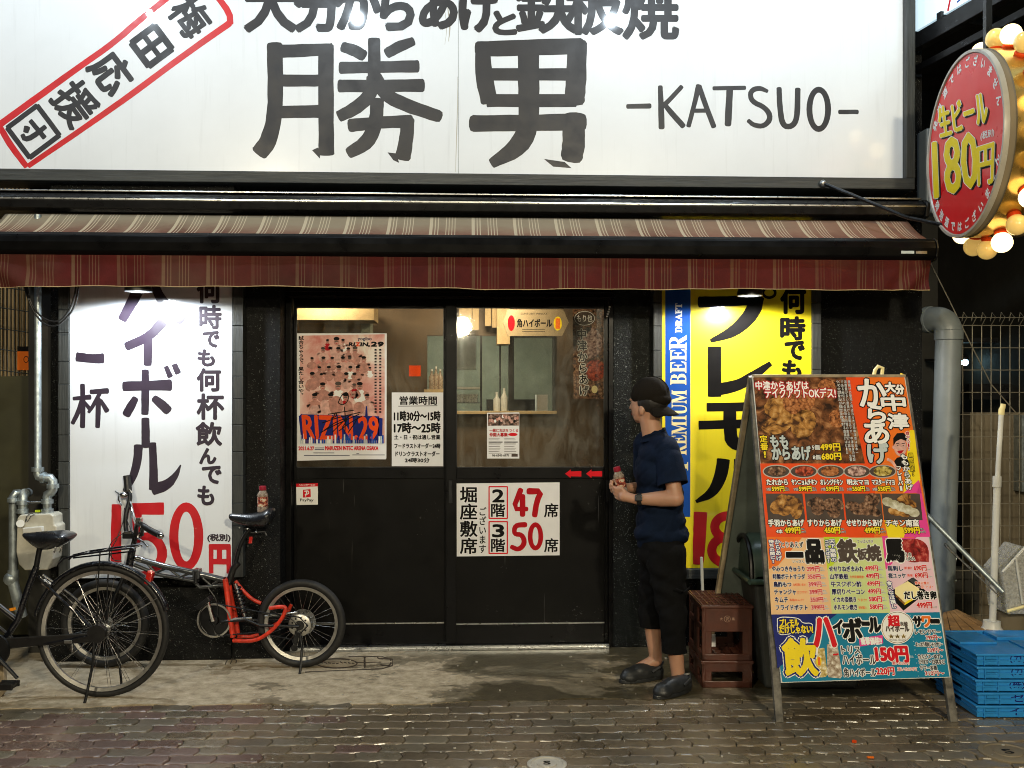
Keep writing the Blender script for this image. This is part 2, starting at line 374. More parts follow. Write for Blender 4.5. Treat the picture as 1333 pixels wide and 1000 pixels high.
# ground
def concrete():
    t = NT('stained_concrete'); v = t.world(); vx = t.world((.6, 1, 1))
    n1 = t.noise(vx, 2.1, 9, .68, .35); n2 = t.noise(v, 14, 6, .7); g = t.n.new('ShaderNodeNewGeometry'); sp = t.n.new('ShaderNodeSeparateXYZ'); t.L(g.outputs['Position'], sp.inputs[0])
    bias = t.math('MULTIPLY', t.math('ADD', sp.outputs[0], .5), .11)
    wet = t.ramp(t.math('ADD', n1, t.math('MINIMUM', bias, .105)), [(.50, 0), (.52, .6), (.56, .65), (.58, 1)])
    dry = t.ramp(n2, [(.28, (.20, .155, .098)), (.48, (.38, .31, .205)), (.70, (.56, .47, .34))]); wt = t.ramp(n2, [(.3, (.04, .032, .018)), (.8, (.12, .098, .052))])
    col = t.mix(wet, dry, wt); dark = t.ramp(t.noise(t.world((.5, 1.6, 1)), 5, 7, .7), [(.60, 0), (.74, .6)]); col = t.mix(dark, col, (.05, .042, .03))
    t.set(col=col, rough=t.mix(wet, (.6, .6, .6), (.3, .3, .3)), spec=.45, coat=t.math('MULTIPLY', wet, .6), crough=.16); t.bump(t.math('ADD', n2, t.math('MULTIPLY', t.noise(v, 90, 4), .5)), .7, .006); return t.m
M['concrete'] = concrete()
def paver(name, a, b):
    t = NT(name); v = t.world(); oi = t.n.new('ShaderNodeObjectInfo'); n = t.noise(v, 1.1, 5, .6); n2 = t.noise(v, 30, 5, .7)
    k = t.math('ADD', t.math('MULTIPLY', n, .6), t.math('ADD', t.math('MULTIPLY', oi.outputs['Random'], .14), t.math('MULTIPLY', n2, .3)))
    t.set(col=t.ramp(k, [(.3, a), (.78, b)]), rough=t.ramp(t.noise(v, 3.5, 6, .7), [(.35, .16), (.65, .5)]), spec=.5, coat=t.ramp(t.noise(t.world((.6, 1, 1)), 2.6, 5, .65), [(.36, .1), (.62, .8)]), crough=.2)
    t.bump(t.math('ADD', n2, t.math('MULTIPLY', t.noise(v, 140, 4), .6)), .55, .004); return t.m
M['paver_brown'] = paver('wet_brown_paver', (.045, .035, .022), (.25, .195, .125)); M['paver_red'] = paver('worn_red_paver', (.058, .034, .027), (.23, .15, .12)); M['paver_grey'] = paver('worn_grey_paver', (.048, .040, .027), (.26, .22, .155))
M['asphalt'] = simple('dark_jointing_sand', (.05, .04, .026), .55, var=.5, scale=12, bump=.4, bscale=150)
M['road'] = simple('asphalt', (.045, .043, .04), .5, var=.4, scale=8, bump=.4, bscale=150)
def food(name, dark, mid, hi, sc_=22, seed=0, contrast=(.35, .55, .72)):
    t = NT(name); v = t.co(); n = t.noise(v, sc_, 7, .65, 1.2); d = t.vor(v, sc_ * 1.4, 0)
    k = t.math('SUBTRACT', t.math('ADD', n, .18), t.math('MULTIPLY', d, .35))
    t.set(col=t.ramp(k, [(contrast[0], dark), (contrast[1], mid), (contrast[2], hi)]), rough=.5, spec=.12); return t.m
M['f_karaage'] = food('fried_chicken_photo', (.02, .007, .002), (.17, .058, .016), (.42, .20, .08), 16)
M['f_gold'] = food('golden_chicken_photo', (.06, .02, .005), (.42, .19, .04), (.62, .38, .14), 22)
M['f_brown'] = food('brown_chicken_photo', (.02, .01, .006), (.20, .10, .055), (.40, .26, .17), 40)
M['f_red'] = food('red_chicken_photo', (.08, .01, .005), (.45, .06, .02), (.6, .15, .08), 40)
M['f_orange'] = food('orange_chicken_photo', (.08, .02, .005), (.40, .14, .04), (.55, .25, .1), 40)
M['f_pink'] = food('pink_chicken_photo', (.12, .05, .04), (.50, .32, .28), (.68, .52, .46), 40)
M['f_yell'] = food('yellow_chicken_photo', (.10, .06, .01), (.50, .38, .08), (.66, .58, .25), 40)
M['f_white'] = food('white_sauce_photo', (.35, .32, .2), (.55, .53, .42), (.72, .72, .62), 22)
M['f_meat'] = food('red_meat_photo', (.08, .004, .004), (.35, .02, .018), (.60, .16, .12), 20)
M['f_drink'] = food('iced_drink_photo', (.35, .24, .06), (.6, .48, .2), (.8, .76, .6), 40)
M['f_drink2'] = food('clear_iced_drink_photo', (.25, .18, .12), (.52, .45, .36), (.8, .78, .7), 40)
M['plate'] = simple('plate_print', (.08, .06, .05), .4)
M['poster_bg'] = food('pink_cloud_poster', (.58, .20, .17), (.72, .44, .38), (.80, .72, .64), 4, contrast=(.3, .5, .62))
M['pskin'] = simple('poster_skin', (.46, .19, .14), .45, var=.5, scale=30); M['pskin2'] = simple('poster_skin_pale', (.62, .34, .28), .45, var=.4, scale=30)
M['photo_dark'] = food('dim_group_photo', (.02, .015, .012), (.22, .13, .1), (.55, .42, .36), 40)

# ------------------------------------------------------------------ flat print: lettering and painted strokes on a plane
class Surf:
    def __init__(s, o, u, v, parent=None):
        s.o = Vector(o); s.u = Vector(u).normalized(); s.v = Vector(v).normalized(); s.n = s.u.cross(s.v).normalized()
        if s.n.dot(CAM - s.o) < 0: s.n = -s.n
        s.acc = {}; s.parent = parent
    def P(s, x, y, mode, lift):
        if mode == 'uv': return s.o + s.u * x + s.v * y + s.n * lift
        r = FW + RT * ((x - 666.5) / F) + UP * ((HY - y) / F)
        return CAM + r * ((s.o - CAM).dot(s.n) / r.dot(s.n)) + s.n * lift
    def put(s, pts, faces, mat, mode, lift, key='lettering'):
        mb = s.acc.setdefault((key, mat, getattr(s, 'gid', 0) if key == 'painted_character' else 0), MB()); mb.add([s.P(x, y, mode, lift) for x, y in pts], faces)
    def flush(s, parent=None, tf=None):
        out = []
        for (k, m, _), mb in s.acc.items():
            if tf: mb.v = [tuple(tf @ Vector(v)) for v in mb.v]
            o = mb.build(k, M[m], parent or s.parent); out.append(o)
            if k != 'painted_character': o['kind'] = 'stuff'
        s.acc = {}; return out
LAY = .0004
_g = {}
def glyphs(txt):
    if txt in _g: return _g[txt]
    c = bpy.data.curves.new('t', 'FONT'); c.body = txt; c.resolution_u = 2 if len(txt) > 2 else 3
    o = bpy.data.objects.new('t', c); COL.objects.link(o)
    me = bpy.data.meshes.new_from_object(o.evaluated_get(bpy.context.evaluated_depsgraph_get()))
    vs = [(v.co.x, v.co.y) for v in me.vertices]; fs = [tuple(p.vertices) for p in me.polygons]
    bpy.data.objects.remove(o); bpy.data.curves.remove(c); bpy.data.meshes.remove(me)
    _g[txt] = (vs, fs); return _g[txt]
def quad_of(b, sk=0.0):
    if len(b) == 4 and not isinstance(b[0], tuple):
        x0, y0, x1, y1 = b; h = (y1 - y0) / 2 * sk
        return [(x0 - h, y0), (x1 - h, y0), (x1 + h, y1), (x0 + h, y1)]
    return b
RING = {}
def ring(n): return [(math.cos(2 * PI * k / n), math.sin(2 * PI * k / n)) for k in range(n)]
def txt(S, s, box, mat, bold=0, out=None, outw=0, lay=1, mode='px', em=False, rot=0, sk=0.0, key='lettering', n=6):
    """fit the glyph outlines of s into the box; bold / outw are widths in the units of the box"""
    vs, fs = glyphs(s)
    if not vs: return
    if em: x0, x1, y0, y1 = 0, .98, -.12, .86
    else:
        x0 = min(v[0] for v in vs); x1 = max(v[0] for v in vs); y0 = min(v[1] for v in vs); y1 = max(v[1] for v in vs)
    q = quad_of(box, sk); e = 1e-6; pts = []
    for x, y in vs:
        a = (x - x0) / max(x1 - x0, e); b = 1 - (y - y0) / max(y1 - y0, e)
        if rot == 90: a, b = 1 - b, a          # turned clockwise
        if rot == -90: a, b = b, 1 - a         # turned counter-clockwise
        X = (q[0][0] * (1 - a) + q[1][0] * a) * (1 - b) + (q[3][0] * (1 - a) + q[2][0] * a) * b
        Y = (q[0][1] * (1 - a) + q[1][1] * a) * (1 - b) + (q[3][1] * (1 - a) + q[2][1] * a) * b
        pts.append((X, Y))
    z = lay * LAY
    if out:
        for k, (dx, dy) in enumerate(ring(8)): S.put([(x + dx * (outw + bold), y + dy * (outw + bold)) for x, y in pts], fs, out, mode, z + k * 2e-5, key)
    z += .0003
    if bold:
        for k, (dx, dy) in enumerate(ring(n)): S.put([(x + dx * bold, y + dy * bold) for x, y in pts], fs, mat, mode, z + k * 2e-5, key)
    S.put(pts, fs, mat, mode, z + n * 2e-5 + 2e-5, key)
def vtxt(S, s, box, mat, bold=0, out=None, outw=0, lay=1, mode='px', sk=0.0, key='lettering', x2=None, n=6):
    """upright column of characters; sk: sideways drift per unit of height"""
    x0, y0, x1, y1 = box; N = len(s); h = (y1 - y0) / N
    for i, ch in enumerate(s):
        ya = y0 + h * i; dx = sk * (ya + h / 2 - (y0 + y1) / 2)
        w_ = x1 - x0
        b = (x0 + dx, ya + .02 * h, x1 + dx, ya + .98 * h)
        if ch in 'ー～~―': txt(S, ch, (x0 + dx + .3 * w_, ya + .08 * h, x1 + dx - .3 * w_, ya + .92 * h), mat, bold, out, outw, lay, mode, False, 90, sk * .9, key, n)
        elif ch in '！!': txt(S, '!', (x0 + dx + .38 * w_, ya + .1 * h, x1 + dx - .38 * w_, ya + .9 * h), mat, bold, out, outw, lay, mode, False, 0, sk * .9, key, n)
        elif ch in '、。': txt(S, ch, (x0 + dx + .6 * w_, ya + .05 * h, x0 + dx + .9 * w_, ya + .3 * h), mat, bold, out, outw, lay, mode, False, 0, 0, key, n)
        elif ch == ' ': pass
        else: txt(S, ch, b, mat, bold, out, outw, lay, mode, True, 0, sk * .9, key, n)
def chaikin(p, closed=False, it=2):
    for _ in range(it):
        q = []
        N = len(p)
        rng = range(N if closed else N - 1)
        if not closed: q.append(p[0])
        for i in rng:
            a, b = p[i], p[(i + 1) % N]
            q.append(tuple(a[k] * .75 + b[k] * .25 for k in range(len(a)))); q.append(tuple(a[k] * .25 + b[k] * .75 for k in range(len(a))))
        if not closed: q.append(p[-1])
        p = q
    return p
def stroke(S, pts, mat, lay=1, mode='px', smooth=2, cap=.35, wob=.03, closed=False, key='lettering', tr=None, sub=0):
    """brush stroke: list of (x, y, width)"""
    if tr: pts = [(tr[0] + x / tr[2], tr[1] + y / tr[2], w_ / tr[2]) for x, y, w_ in pts]
    p = chaikin(pts, closed, smooth) if smooth and len(pts) > 2 else list(pts)
    if len(p) == 2:
        a, b = p; p = [tuple(a[k] * (1 - t) + b[k] * t for k in range(3)) for t in (0, .12, .35, .6, .85, 1)]
    N = len(p); L = []; Rr = []
    for i, (x, y, w_) in enumerate(p):
        a = p[(i - 1) % N] if closed or i else p[i]; b = p[(i + 1) % N] if closed or i < N - 1 else p[i]
        dx, dy = b[0] - a[0], b[1] - a[1]; l = math.hypot(dx, dy) or 1; nx, ny = -dy / l, dx / l
        w1 = w_ / 2 * (1 + random.uniform(-wob, wob)); w2 = w_ / 2 * (1 + random.uniform(-wob, wob))
        L.append((x + nx * w1, y + ny * w1)); Rr.append((x - nx * w2, y - ny * w2))
    if not closed:
        def capp(i, sgn):
            x, y, w_ = p[i]; j = i + 1 if i == 0 else i - 1; dx, dy = x - p[j][0], y - p[j][1]; l = math.hypot(dx, dy) or 1; dx /= l; dy /= l; nx, ny = -dy, dx
            return [(x + dx * cap * w_ * .5 * c + nx * w_ / 2 * s_, y + dy * cap * w_ * .5 * c + ny * w_ / 2 * s_) for c, s_ in ((.75, .8), (1, .3), (1, -.35), (.7, -.82))]
        poly = L + [q for q in (capp(N - 1, 1))][::1] + Rr[::-1] + capp(0, 1)
        # strip faces + caps
        vs = L + Rr; fs = [(i, i + 1, N + i + 1, N + i) for i in range(N - 1)]
        ce = capp(N - 1, 1); cs = capp(0, 1); k = len(vs); vs = vs + ce + cs
        # end: travelling direction forward: L side is +n
        fs.append((N - 1, k, k + 1, k + 2, k + 3, 2 * N - 1)); k += 4
        fs.append((N, k, k + 1, k + 2, k + 3, 0))
    else:
        vs = L + Rr; fs = [(i, (i + 1) % N, N + (i + 1) % N, N + i) for i in range(N)]
    S.sub = (getattr(S, 'sub', 0) + 1) % 12
    S.put(vs, fs, mat, mode, lay * LAY + S.sub * 3e-5, key)
def poly(S, pts, mat, lay=1, mode='px', key='print', tr=None):
    if tr: pts = [(tr[0] + x / tr[2], tr[1] + y / tr[2]) for x, y in pts]
    S.put(pts, [tuple(range(len(pts)))], mat, mode, lay * LAY, key)
def ell(S, cx, cy, rx, ry, mat, lay=1, mode='px', key='print', n=28, tr=None, a0=0, a1=2 * PI, w=None, rot=0):
    if tr: cx, cy, rx, ry = tr[0] + cx / tr[2], tr[1] + cy / tr[2], rx / tr[2], ry / tr[2]; w = w / tr[2] if w else None
    def pt(a, k=0):
        x, y = math.cos(a) * (rx + k), math.sin(a) * (ry + k); return (cx + x * math.cos(rot) - y * math.sin(rot), cy + x * math.sin(rot) + y * math.cos(rot))
    if w:
        o = [pt(a0 + (a1 - a0) * i / n, w / 2) for i in range(n + 1)]; q = [pt(a0 + (a1 - a0) * i / n, -w / 2) for i in range(n + 1)]
        S.put(o + q, [(i, i + 1, n + 2 + i, n + 1 + i) for i in range(n)], mat, mode, lay * LAY, key)
    else: S.put([pt(a0 + (a1 - a0) * i / n) for i in range(n)], [tuple(range(n))], mat, mode, lay * LAY, key)
def bx(tr, x0, y0, x1, y1): return (tr[0] + x0 / tr[2], tr[1] + y0 / tr[2], tr[0] + x1 / tr[2], tr[1] + y1 / tr[2])
# ================================================================== ground
def sheet(name, x0, x1, y0, y1, z, m, th=.02):
    o = MB().box(x0, x1, y0, y1, z - th, z).build(name, m); o['kind'] = 'structure'; return o
EDGE = -1.07
sheet('ground', -40, 40, -60, 40, -.09, M['road'])
sheet('pavement', -6, 6.5, -5.2, EDGE, -.014, M['asphalt'])
sheet('road', -40, 40, -40, -5.35, -.06, M['road'])
FM = None
kerb = MB().box(-6, 6.5, -5.35, -5.2, -.09, .0).build('kerb', M['concrete'], bevel=.01); kerb['kind'] = 'structure'
_e = []; xx = -3.35
while xx < 2.72: _e.append((xx, EDGE + .02 * math.sin(xx * 3.1) + .014 * math.sin(xx * 11 + 1) + random.uniform(-.010, .010) - .02, 0)); xx += .035
ap = MB().prism(_e + [(2.72, EDGE, 0), (2.72, .35, 0), (-3.35, .35, 0)], (0, 0, -.012)).build('concrete_apron', M['concrete']); ap['kind'] = 'structure'
sheet('alley_ground', -6, -3.35, EDGE, 8, -.012, M['concrete']); sheet('side_ground', 2.72, 6.5, EDGE, 8, -.008, M['concrete'])
pave = bpy.data.objects['pavement']; OP = ORG[pave]
PL, PW = .200, .100
def paver_outline():
    a = .0055; b = .014; g = .0013; top = []; pts = []
    N = 8
    def wave(t): return a * math.sin(t * 4 * PI)
    for i in range(N + 1): pts.append((g + (PL - 2 * g) * i / N, g + wave(i / N)))
    pts.append((PL - g + b, PW / 2))
    for i in range(N, -1, -1): pts.append((g + (PL - 2 * g) * i / N, PW - g + wave(i / N)))
    pts.append((g + b, PW / 2)); return pts
PO = paver_outline()
def paver_mb(mb, x, y, dz=0, tx=0, ty=0):
    cx, cy = PL / 2 + .006, PW / 2; n = len(PO)
    def rg(k, z): return [(x + cx + (px - cx) * (1 - k / (PL * .5)), y + cy + (py - cy) * (1 - k / (PW * .5)), z + dz + (px - cx) * tx + (py - cy) * ty) for px, py in PO]
    v = rg(0, -.022) + rg(0, -.007) + rg(.0018, -.003) + rg(.005, -.0008) + rg(.010, 0); fs = []
    for k in range(4): fs += [(k * n + i, k * n + (i + 1) % n, (k + 1) * n + (i + 1) % n, (k + 1) * n + i) for i in range(n)]
    fs.append(tuple(4 * n + i for i in range(n))); mb.add(v, fs)
pm = {}
for k in ('brown', 'red', 'grey'):
    for j in range(2):
        mb = MB(); paver_mb(mb, -PL / 2, -PW / 2, 0, *((0, 0), (.012, -.018))[j]); o = mb.build('paver', M['paver_' + k], parent=None); me = o.data
        for vtx in me.vertices: vtx.co += ORG[o]
        pm[(k, j)] = me; bpy.data.objects.remove(o)
rows_vis = 10; n_ind = 0; stuff = {k: MB() for k in ('brown', 'red', 'grey')}
def pkind(x, y):
    t = x + .5 * math.sin(y * 3.1) + random.uniform(-.55, .55)
    if t < -1.0: return random.choice(('red', 'red', 'red', 'grey'))
    if t < -.4: return random.choice(('red', 'grey', 'brown', 'brown'))
    if t > 1.4: return random.choice(('brown', 'brown', 'grey'))
    return random.choice(('brown', 'brown', 'brown', 'grey'))
for r in range(0, 41):
    y = EDGE - PW * (r + 1) + .002; off = (r % 2) * PL / 2
    x = -5.2 + off
    while x < 5.6:
        k = pkind(x, y); vis = r < rows_vis and -2.75 < x < 2.95
        if vis:
            o = bpy.data.objects.new('paver', pm[(k, random.randint(0, 1))]); COL.objects.link(o); o.parent = pave
            o.location = Vector((x + PL / 2, y + PW / 2, -.002 + random.uniform(-.0028, .0022))) - OP; n_ind += 1
            if random.random() < .5: o.rotation_euler.y = random.uniform(-.006, .006)
        elif r >= rows_vis or -5.2 < x < 5.4: paver_mb(stuff[k], x, y, -.002 + random.uniform(-.0025, .002), random.uniform(-.01, .01), random.uniform(-.015, .015))
        x += PL
for k, mb in stuff.items():
    o = mb.build('paver_bed', M['paver_' + k], pave); o['kind'] = 'stuff'
print('pavers', n_ind)

# ================================================================== the restaurant building
B = thing('restaurant_building', 'black textured restaurant front with sliding glass doors under the striped awning', 'building', (0, 0, 0))
XL = W(62, 600, -.20).x; XR = W(1203, 600, -.06).x
dl, dr = W(374, 600, 0).x, W(797, 600, 0).x          # door frame outer edges
ztop = W(600, 378, -.02).z; zs = W(600, 609, 0).z
pxz = lambda y, Y=0: W(600, y, Y).z
# pilasters and wall pieces
lp0, lp1 = W(303, 600, -.2).x, W(365, 600, -.22).x
MB().box(lp0, lp1, -.22, .3, 0, 2.62).build('pilaster', M['stucco'], B, bevel=.004)
rp0, rp1 = W(798.5, 600, -.055).x, W(852, 600, -.055).x
MB().box(rp0, rp1, -.055, .3, 0, 2.62).build('pilaster', M['stucco2'], B, bevel=.004)
MB().box(XL, lp0 - .002, -.16, .3, 0, 6.2).build('wall', M['stucco'], B)
MB().box(rp1 + .002, XR, -.03, .3, 0, 6.2).build('wall', M['stucco'], B)
MB().box(lp0, rp1, -.03, .3, ztop + .11, 6.2).build('upper_wall', M['stucco'], B)
MB().box(lp1, dl, .02, .3, 0, ztop + .11).build('wall', M['stucco'], B)
MB().box(XL, lp0 - .002, -.235, -.162, 0, W(200, 765, -.235).z).build('plinth', M['stucco'], B, bevel=.006)
MB().box(XL, XR, .3, 7, 2.9, 6.2).build('upper_storey', M['darkwall'], B)
MB().box(XR - .12, XR, .3, 7, 0, 2.9).build('side_wall', M['darkwall'], B)
MB().box(XL, XL + .12, .3, 7, 0, 2.9).build('side_wall', M['darkwall'], B)
# door surround
hz = [W(600, y, -.03).z for y in (377, 381, 385, 389)]
MB().box(dl, dr, -.07, .06, pxz(386, -.07), ztop + .11).build('door_header', M['alu_black'], B, bevel=.003)
MB().box(dl + .02, dr - .02, -.082, -.0705, pxz(389, -.08), pxz(386.4, -.08)).build('header_rail', M['dark_steel'], B)
MB().box(dl + .0, dr - .0, -.086, -.0705, pxz(381, -.08), pxz(379.6, -.08)).build('header_rail', M['dark_steel'], B)
MB().box(dl, dl + .035, -.06, .06, 0, pxz(386, -.07)).build('door_jamb', M['alu_black'], B, bevel=.002)
MB().box(dr - .03, dr, -.052, .06, 0, pxz(386, -.07)).build('door_jamb', M['alu_black'], B, bevel=.002)
MB().box(dl + .03, dr - .03, -.09, .05, 0, .018).build('threshold', M['steel'], B, bevel=.003)
MB().box(dl + .03, dr - .03, -.075, -.055, .018, .026).build('track_rail', M['steel'], B)
mb = MB()
for k in range(5): mb.box(dr - .033 - k * .004, dr - .022 - k * .004, -.0775, -.0705, pxz(398 + k * 3.1 + 1.8, -.07), pxz(398 + k * 3.1, -.07))
mb.build('sticker', M['white_print'], B)
def door(x0, x1, gx0, gx1, y, handles):
    zt, zg, zb = pxz(388), pxz(401), pxz(609)
    d = MB()
    d.box(x0, gx0, y, y + .03, .02, zt); d.box(gx1, x1, y, y + .03, .02, zt)
    d.box(gx0, gx1, y, y + .03, zg, zt); d.box(gx0, gx1, y, y + .03, pxz(623), zb); d.box(gx0, gx1, y, y + .03, .02, pxz(811))
    o = d.build('sliding_door', M['alu_black'], B, bevel=.0025)
    MB().box(gx0, gx1, y + .008, y + .02, pxz(811) + .004, pxz(623)).build('door_panel', M['door'], o)
    MB().box(gx0, gx1, y - .0015, y + .006, pxz(811) - .004, pxz(811) + .003).build('kick_trim', M['steel'], o)
    MB().box(gx0, gx1, y + .012, y + .016, zb, zg).build('window_glass', M['glass'], o)
    b = MB()
    b.box(gx0, gx1, y + .002, y + .010, zb, zb + .007); b.box(gx0, gx1, y + .002, y + .010, zg - .005, zg); b.box(gx0, gx0 + .005, y + .002, y + .010, zb, zg); b.box(gx1 - .005, gx1, y + .002, y + .010, zb, zg)
    b.build('glazing_bead', M['dark_steel'], o)
    for hx in handles:
        h = MB(); h.box(hx - .011, hx + .011, y - .006, y - .0005, pxz(654), pxz(625)); h.box(hx - .005, hx + .005, y - .0085, y - .0065, pxz(648), pxz(631)); h.build('handle', M['dark_steel'], o, bevel=.002)
    return o
gl0, gl1, gr0, gr1 = W(385, 500, 0).x, W(578, 500, 0).x, W(594, 500, 0).x, W(786, 500, 0).x
door(dl + .036, W(584, 500, 0).x, gl0, gl1, .01, [W(379.5, 500, 0).x])
door(W(580.5, 500, -.04).x, dr - .032, gr0, gr1, -.032, [W(586.5, 500, 0).x, W(790, 500, 0).x])
# interior
rx0, rx1 = W(376, 500, .1).x - .35, W(795, 500, .1).x + .5
MB().box(rx0, rx1, .3, 3.4, -.02, .005).build('floor', M['brownwall'], B)
MB().box(rx0, rx1, .1, 3.4, 2.45, 2.55).build('ceiling', M['beigewall'], B)
MB().box(rx0 - .1, rx0, .3, 3.4, 0, 2.5).build('interior_wall', M['brownwall'], B)
MB().box(rx1, rx1 + .1, .3, 3.4, 0, 2.5).build('interior_wall', M['brownwall'], B)
MB().box(rx0, rx1, 3.3, 3.4, 0, 2.5).build('interior_wall', M['kitchen'], B)
YP = 1.15
PX = lambda x: W(x, 500, YP).x
PZ = lambda y: W(600, y, YP).z
# partition with the serving window
mb = MB(); a, b_, c_, d_ = PX(594), PX(662), PX(669), PX(720)
mb.box(rx0, W(556, 500, YP).x, YP, YP + .06, 0, 2.45)
mb.box(W(556, 500, YP).x, rx1, YP, YP + .06, 0, PZ(535)); mb.box(d_, rx1, YP, YP + .06, PZ(535), 2.45); mb.box(W(556, 500, YP).x, d_, YP, YP + .06, PZ(437), 2.45)
mb.build('partition', M['brownwall'], B)
fr = MB(); fr.box(b_, c_, YP - .03, YP + .07, PZ(535), PZ(400)); fr.box(d_, d_ + .015, YP - .02, YP + .06, PZ(535), PZ(437)); fr.box(c_, d_, YP - .02, YP + .06, PZ(439), PZ(434))
fr.box(PX(625), PX(627.5), YP - .02, YP + .05, PZ(535), PZ(437)); fr.box(PX(650), PX(652), YP - .02, YP + .05, PZ(535), PZ(437))
fr.build('serving_window_frame', M['dark_steel'], B)
MB().box(PX(594) - .3, d_ + .02, YP - .09, YP + .1, PZ(537) - .012, PZ(535)).build('counter_ledge', M['beigewall'], B, bevel=.003)
MB().box(PX(646), PX(662), YP - .22, YP - .02, PZ(450), 2.3).build('hanging_cloth', M['beigewall'], B)
for x0 in (598, 606, 615, 631, 640): MB().box(PX(x0), PX(x0 + 8), YP - .12, YP - .09, PZ(425 + (x0 % 7)), 2.25).build('noren_cloth', M['beigewall'], B)
# kitchen things seen through the window
KX = lambda x: W(x, 500, 1.9).x
KZ = lambda y: W(600, y, 1.9).z
MB().box(KX(594), KX(626), 1.8, 2.1, KZ(507), KZ(504)).build('shelf', M['white_plastic'], B)
MB().box(KX(635), KX(700), 2.2, 2.6, 0, KZ(520)).build('cabinet', M['dark_steel'], B)
MB().box(KX(594), KX(620), 2.0, 2.3, KZ(480), KZ(400)).build('cupboard', M['white_plastic'], B)
MB().box(KX(697), KX(711), 1.75, 1.95, KZ(540), KZ(514)).build('towel_box', M['white_plastic'], B)
MB().box(W(384, 500, .5).x, W(487, 500, .5).x, .5, .8, W(500, 417, .5).z, W(500, 397, .5).z).build('ceiling_box', M['beigewall'], B)
MB().box(W(470, 500, .8).x, W(482, 500, .8).x, .8, 1.0, 1.2, W(500, 400, .8).z).build('interior_post', M['kitchen'], B)
MB().box(W(384, 500, .9).x, W(480, 500, .9).x, .9, 1.1, W(500, 436, .9).z, W(500, 417, .9).z).build('interior_beam', M['brownslab'], B)
MB().box(W(552, 500, 1).x, PX(594), .98, 1.14, W(500, 509, 1).z - .015, W(500, 507, 1).z).build('shelf', M['beigewall'], B)
def kbottle(x, y, z, h, r, mat, lab):
    b = MB(); b.lathe([(r * .95, 0), (r, .01), (r, h * .6), (r * .4, h * .76), (r * .32, h * .9)], n=12); o = thing('bottle', lab, 'bottle', (x, y, z))
    b.build('bottle_body', mat, o, smooth=True); 
    for q in o.children: q.data.transform(Matrix.Translation((x, y, z)))
    c = MB(); c.lathe([(r * .36, h * .9), (r * .36, h)], n=12); c.build('cap', M['white_plastic'], o)
    for q in o.children:
        if q.name.startswith('cap'): q.data.transform(Matrix.Translation((x, y, z)))
for px, h, mt, lab in ((646.5, .14, M['white_plastic'], 'left of two squeeze bottles on the serving ledge behind the right door'), (656, .17, M['white_plastic'], 'taller right squeeze bottle on the serving ledge behind the right door')):
    kbottle(PX(px), YP - .04, PZ(535), h, .026, mt, lab)
for i, px in enumerate((562, 567.5, 573)):
    kbottle(W(px, 500, 1.05).x, 1.05, W(500, 507, 1).z, .15 + .02 * (i % 2), .022, M['bottle'], ('leftmost glass bottle on the shelf above the opening hours notice', 'middle glass bottle on the shelf above the opening hours notice', 'rightmost glass bottle on the shelf above the opening hours notice')[i])
for k in range(7):
    g = MB(); x = KX(597 + k * 3.6); g.lathe([(.020, 0), (.024, .07)], (x, 1.85, KZ(524))); g.build('drinking_glass', M['clear'], B)
MB().box(KX(594), KX(626), 1.8, 2.1, KZ(525), KZ(524)).build('shelf', M['dark_steel'], B)

# hexagonal hanging sign inside
t = (580, 370, 3.704)
hs = thing('hanging_sign', 'beige hexagonal highball sign hanging above the serving window inside', 'sign', W(700, 440, .62))
S = Surf((0, .62, 0), (1, 0, 0), (0, 0, 1))
pts = [(278, 185), (300, 122), (568, 122), (594, 185), (562, 250), (300, 250)]
P3 = [S.P(t[0] + x / t[2], t[1] + y / t[2], 'px', -.0) for x, y in pts]
MB().prism(P3, (0, .03, 0)).build('sign_board', M['beige_sign'], hs)
txt(S, '角ハイボール', bx(t, 345, 168, 512, 208), 'dark_print', .35); txt(S, 'SUNTORY WHISKY', bx(t, 362, 138, 492, 147), 'dark_print', 0)
for y in (218, 227): poly(S, [(370, y), (480, y), (480, y + 2), (370, y + 2)], 'dark_print', 1, tr=t)
ell(S, 317, 188, 17, 38, 'dred_print', 1, tr=t); ell(S, 541, 190, 20, 34, 'yellow_print', 1, tr=t); poly(S, [(530, 165), (552, 165), (552, 215), (530, 215)], 'orange_print', 2, tr=t)
S.flush(hs)
# karaage banner inside
bn = thing('karaage_poster', 'dark upright fried chicken poster on the inner wall behind the right door', 'poster', W(765, 500, .7))
S = Surf((0, .7, 0), (1, 0, 0), (0, 0, 1))
q = [S.P(*p, 'px', 0) for p in [(745.5, 402), (786, 402), (786, 519), (747, 519)]]
MB().prism(q, (0, .006, 0)).build('poster_sheet', M['f_brown'], bn)
ell(S, 768, 446, 16, 20, 'f_pink', 1); ell(S, 775, 482, 13, 14, 'f_red', 1); ell(S, 760, 425, 10, 10, 'f_brown', 1)
ell(S, 761, 414.5, 14, 10, 'plate', 2); ell(S, 761, 414.5, 13, 9, 'white_print', 3, w=.8); txt(S, 'もり也', (751, 410, 771, 419), 'white_print', .2, lay=4)
vtxt(S, '中津からあげ', (752, 428, 765, 516), 'dark_print', .3, 'white_print', .9, lay=3, sk=.04)
ell(S, 774, 507, 4, 5, 'cream_print', 2); S.flush(bn)
rn = MB().box(W(532.5, 490, .95).x, W(547.5, 490, .95).x, .945, .95, W(540, 490, .95).z, W(540, 476, .95).z).build('red_notice', M['vermil']); tag(rn, 'small faded red paper on the inner wall above the opening hours notice', 'notice')

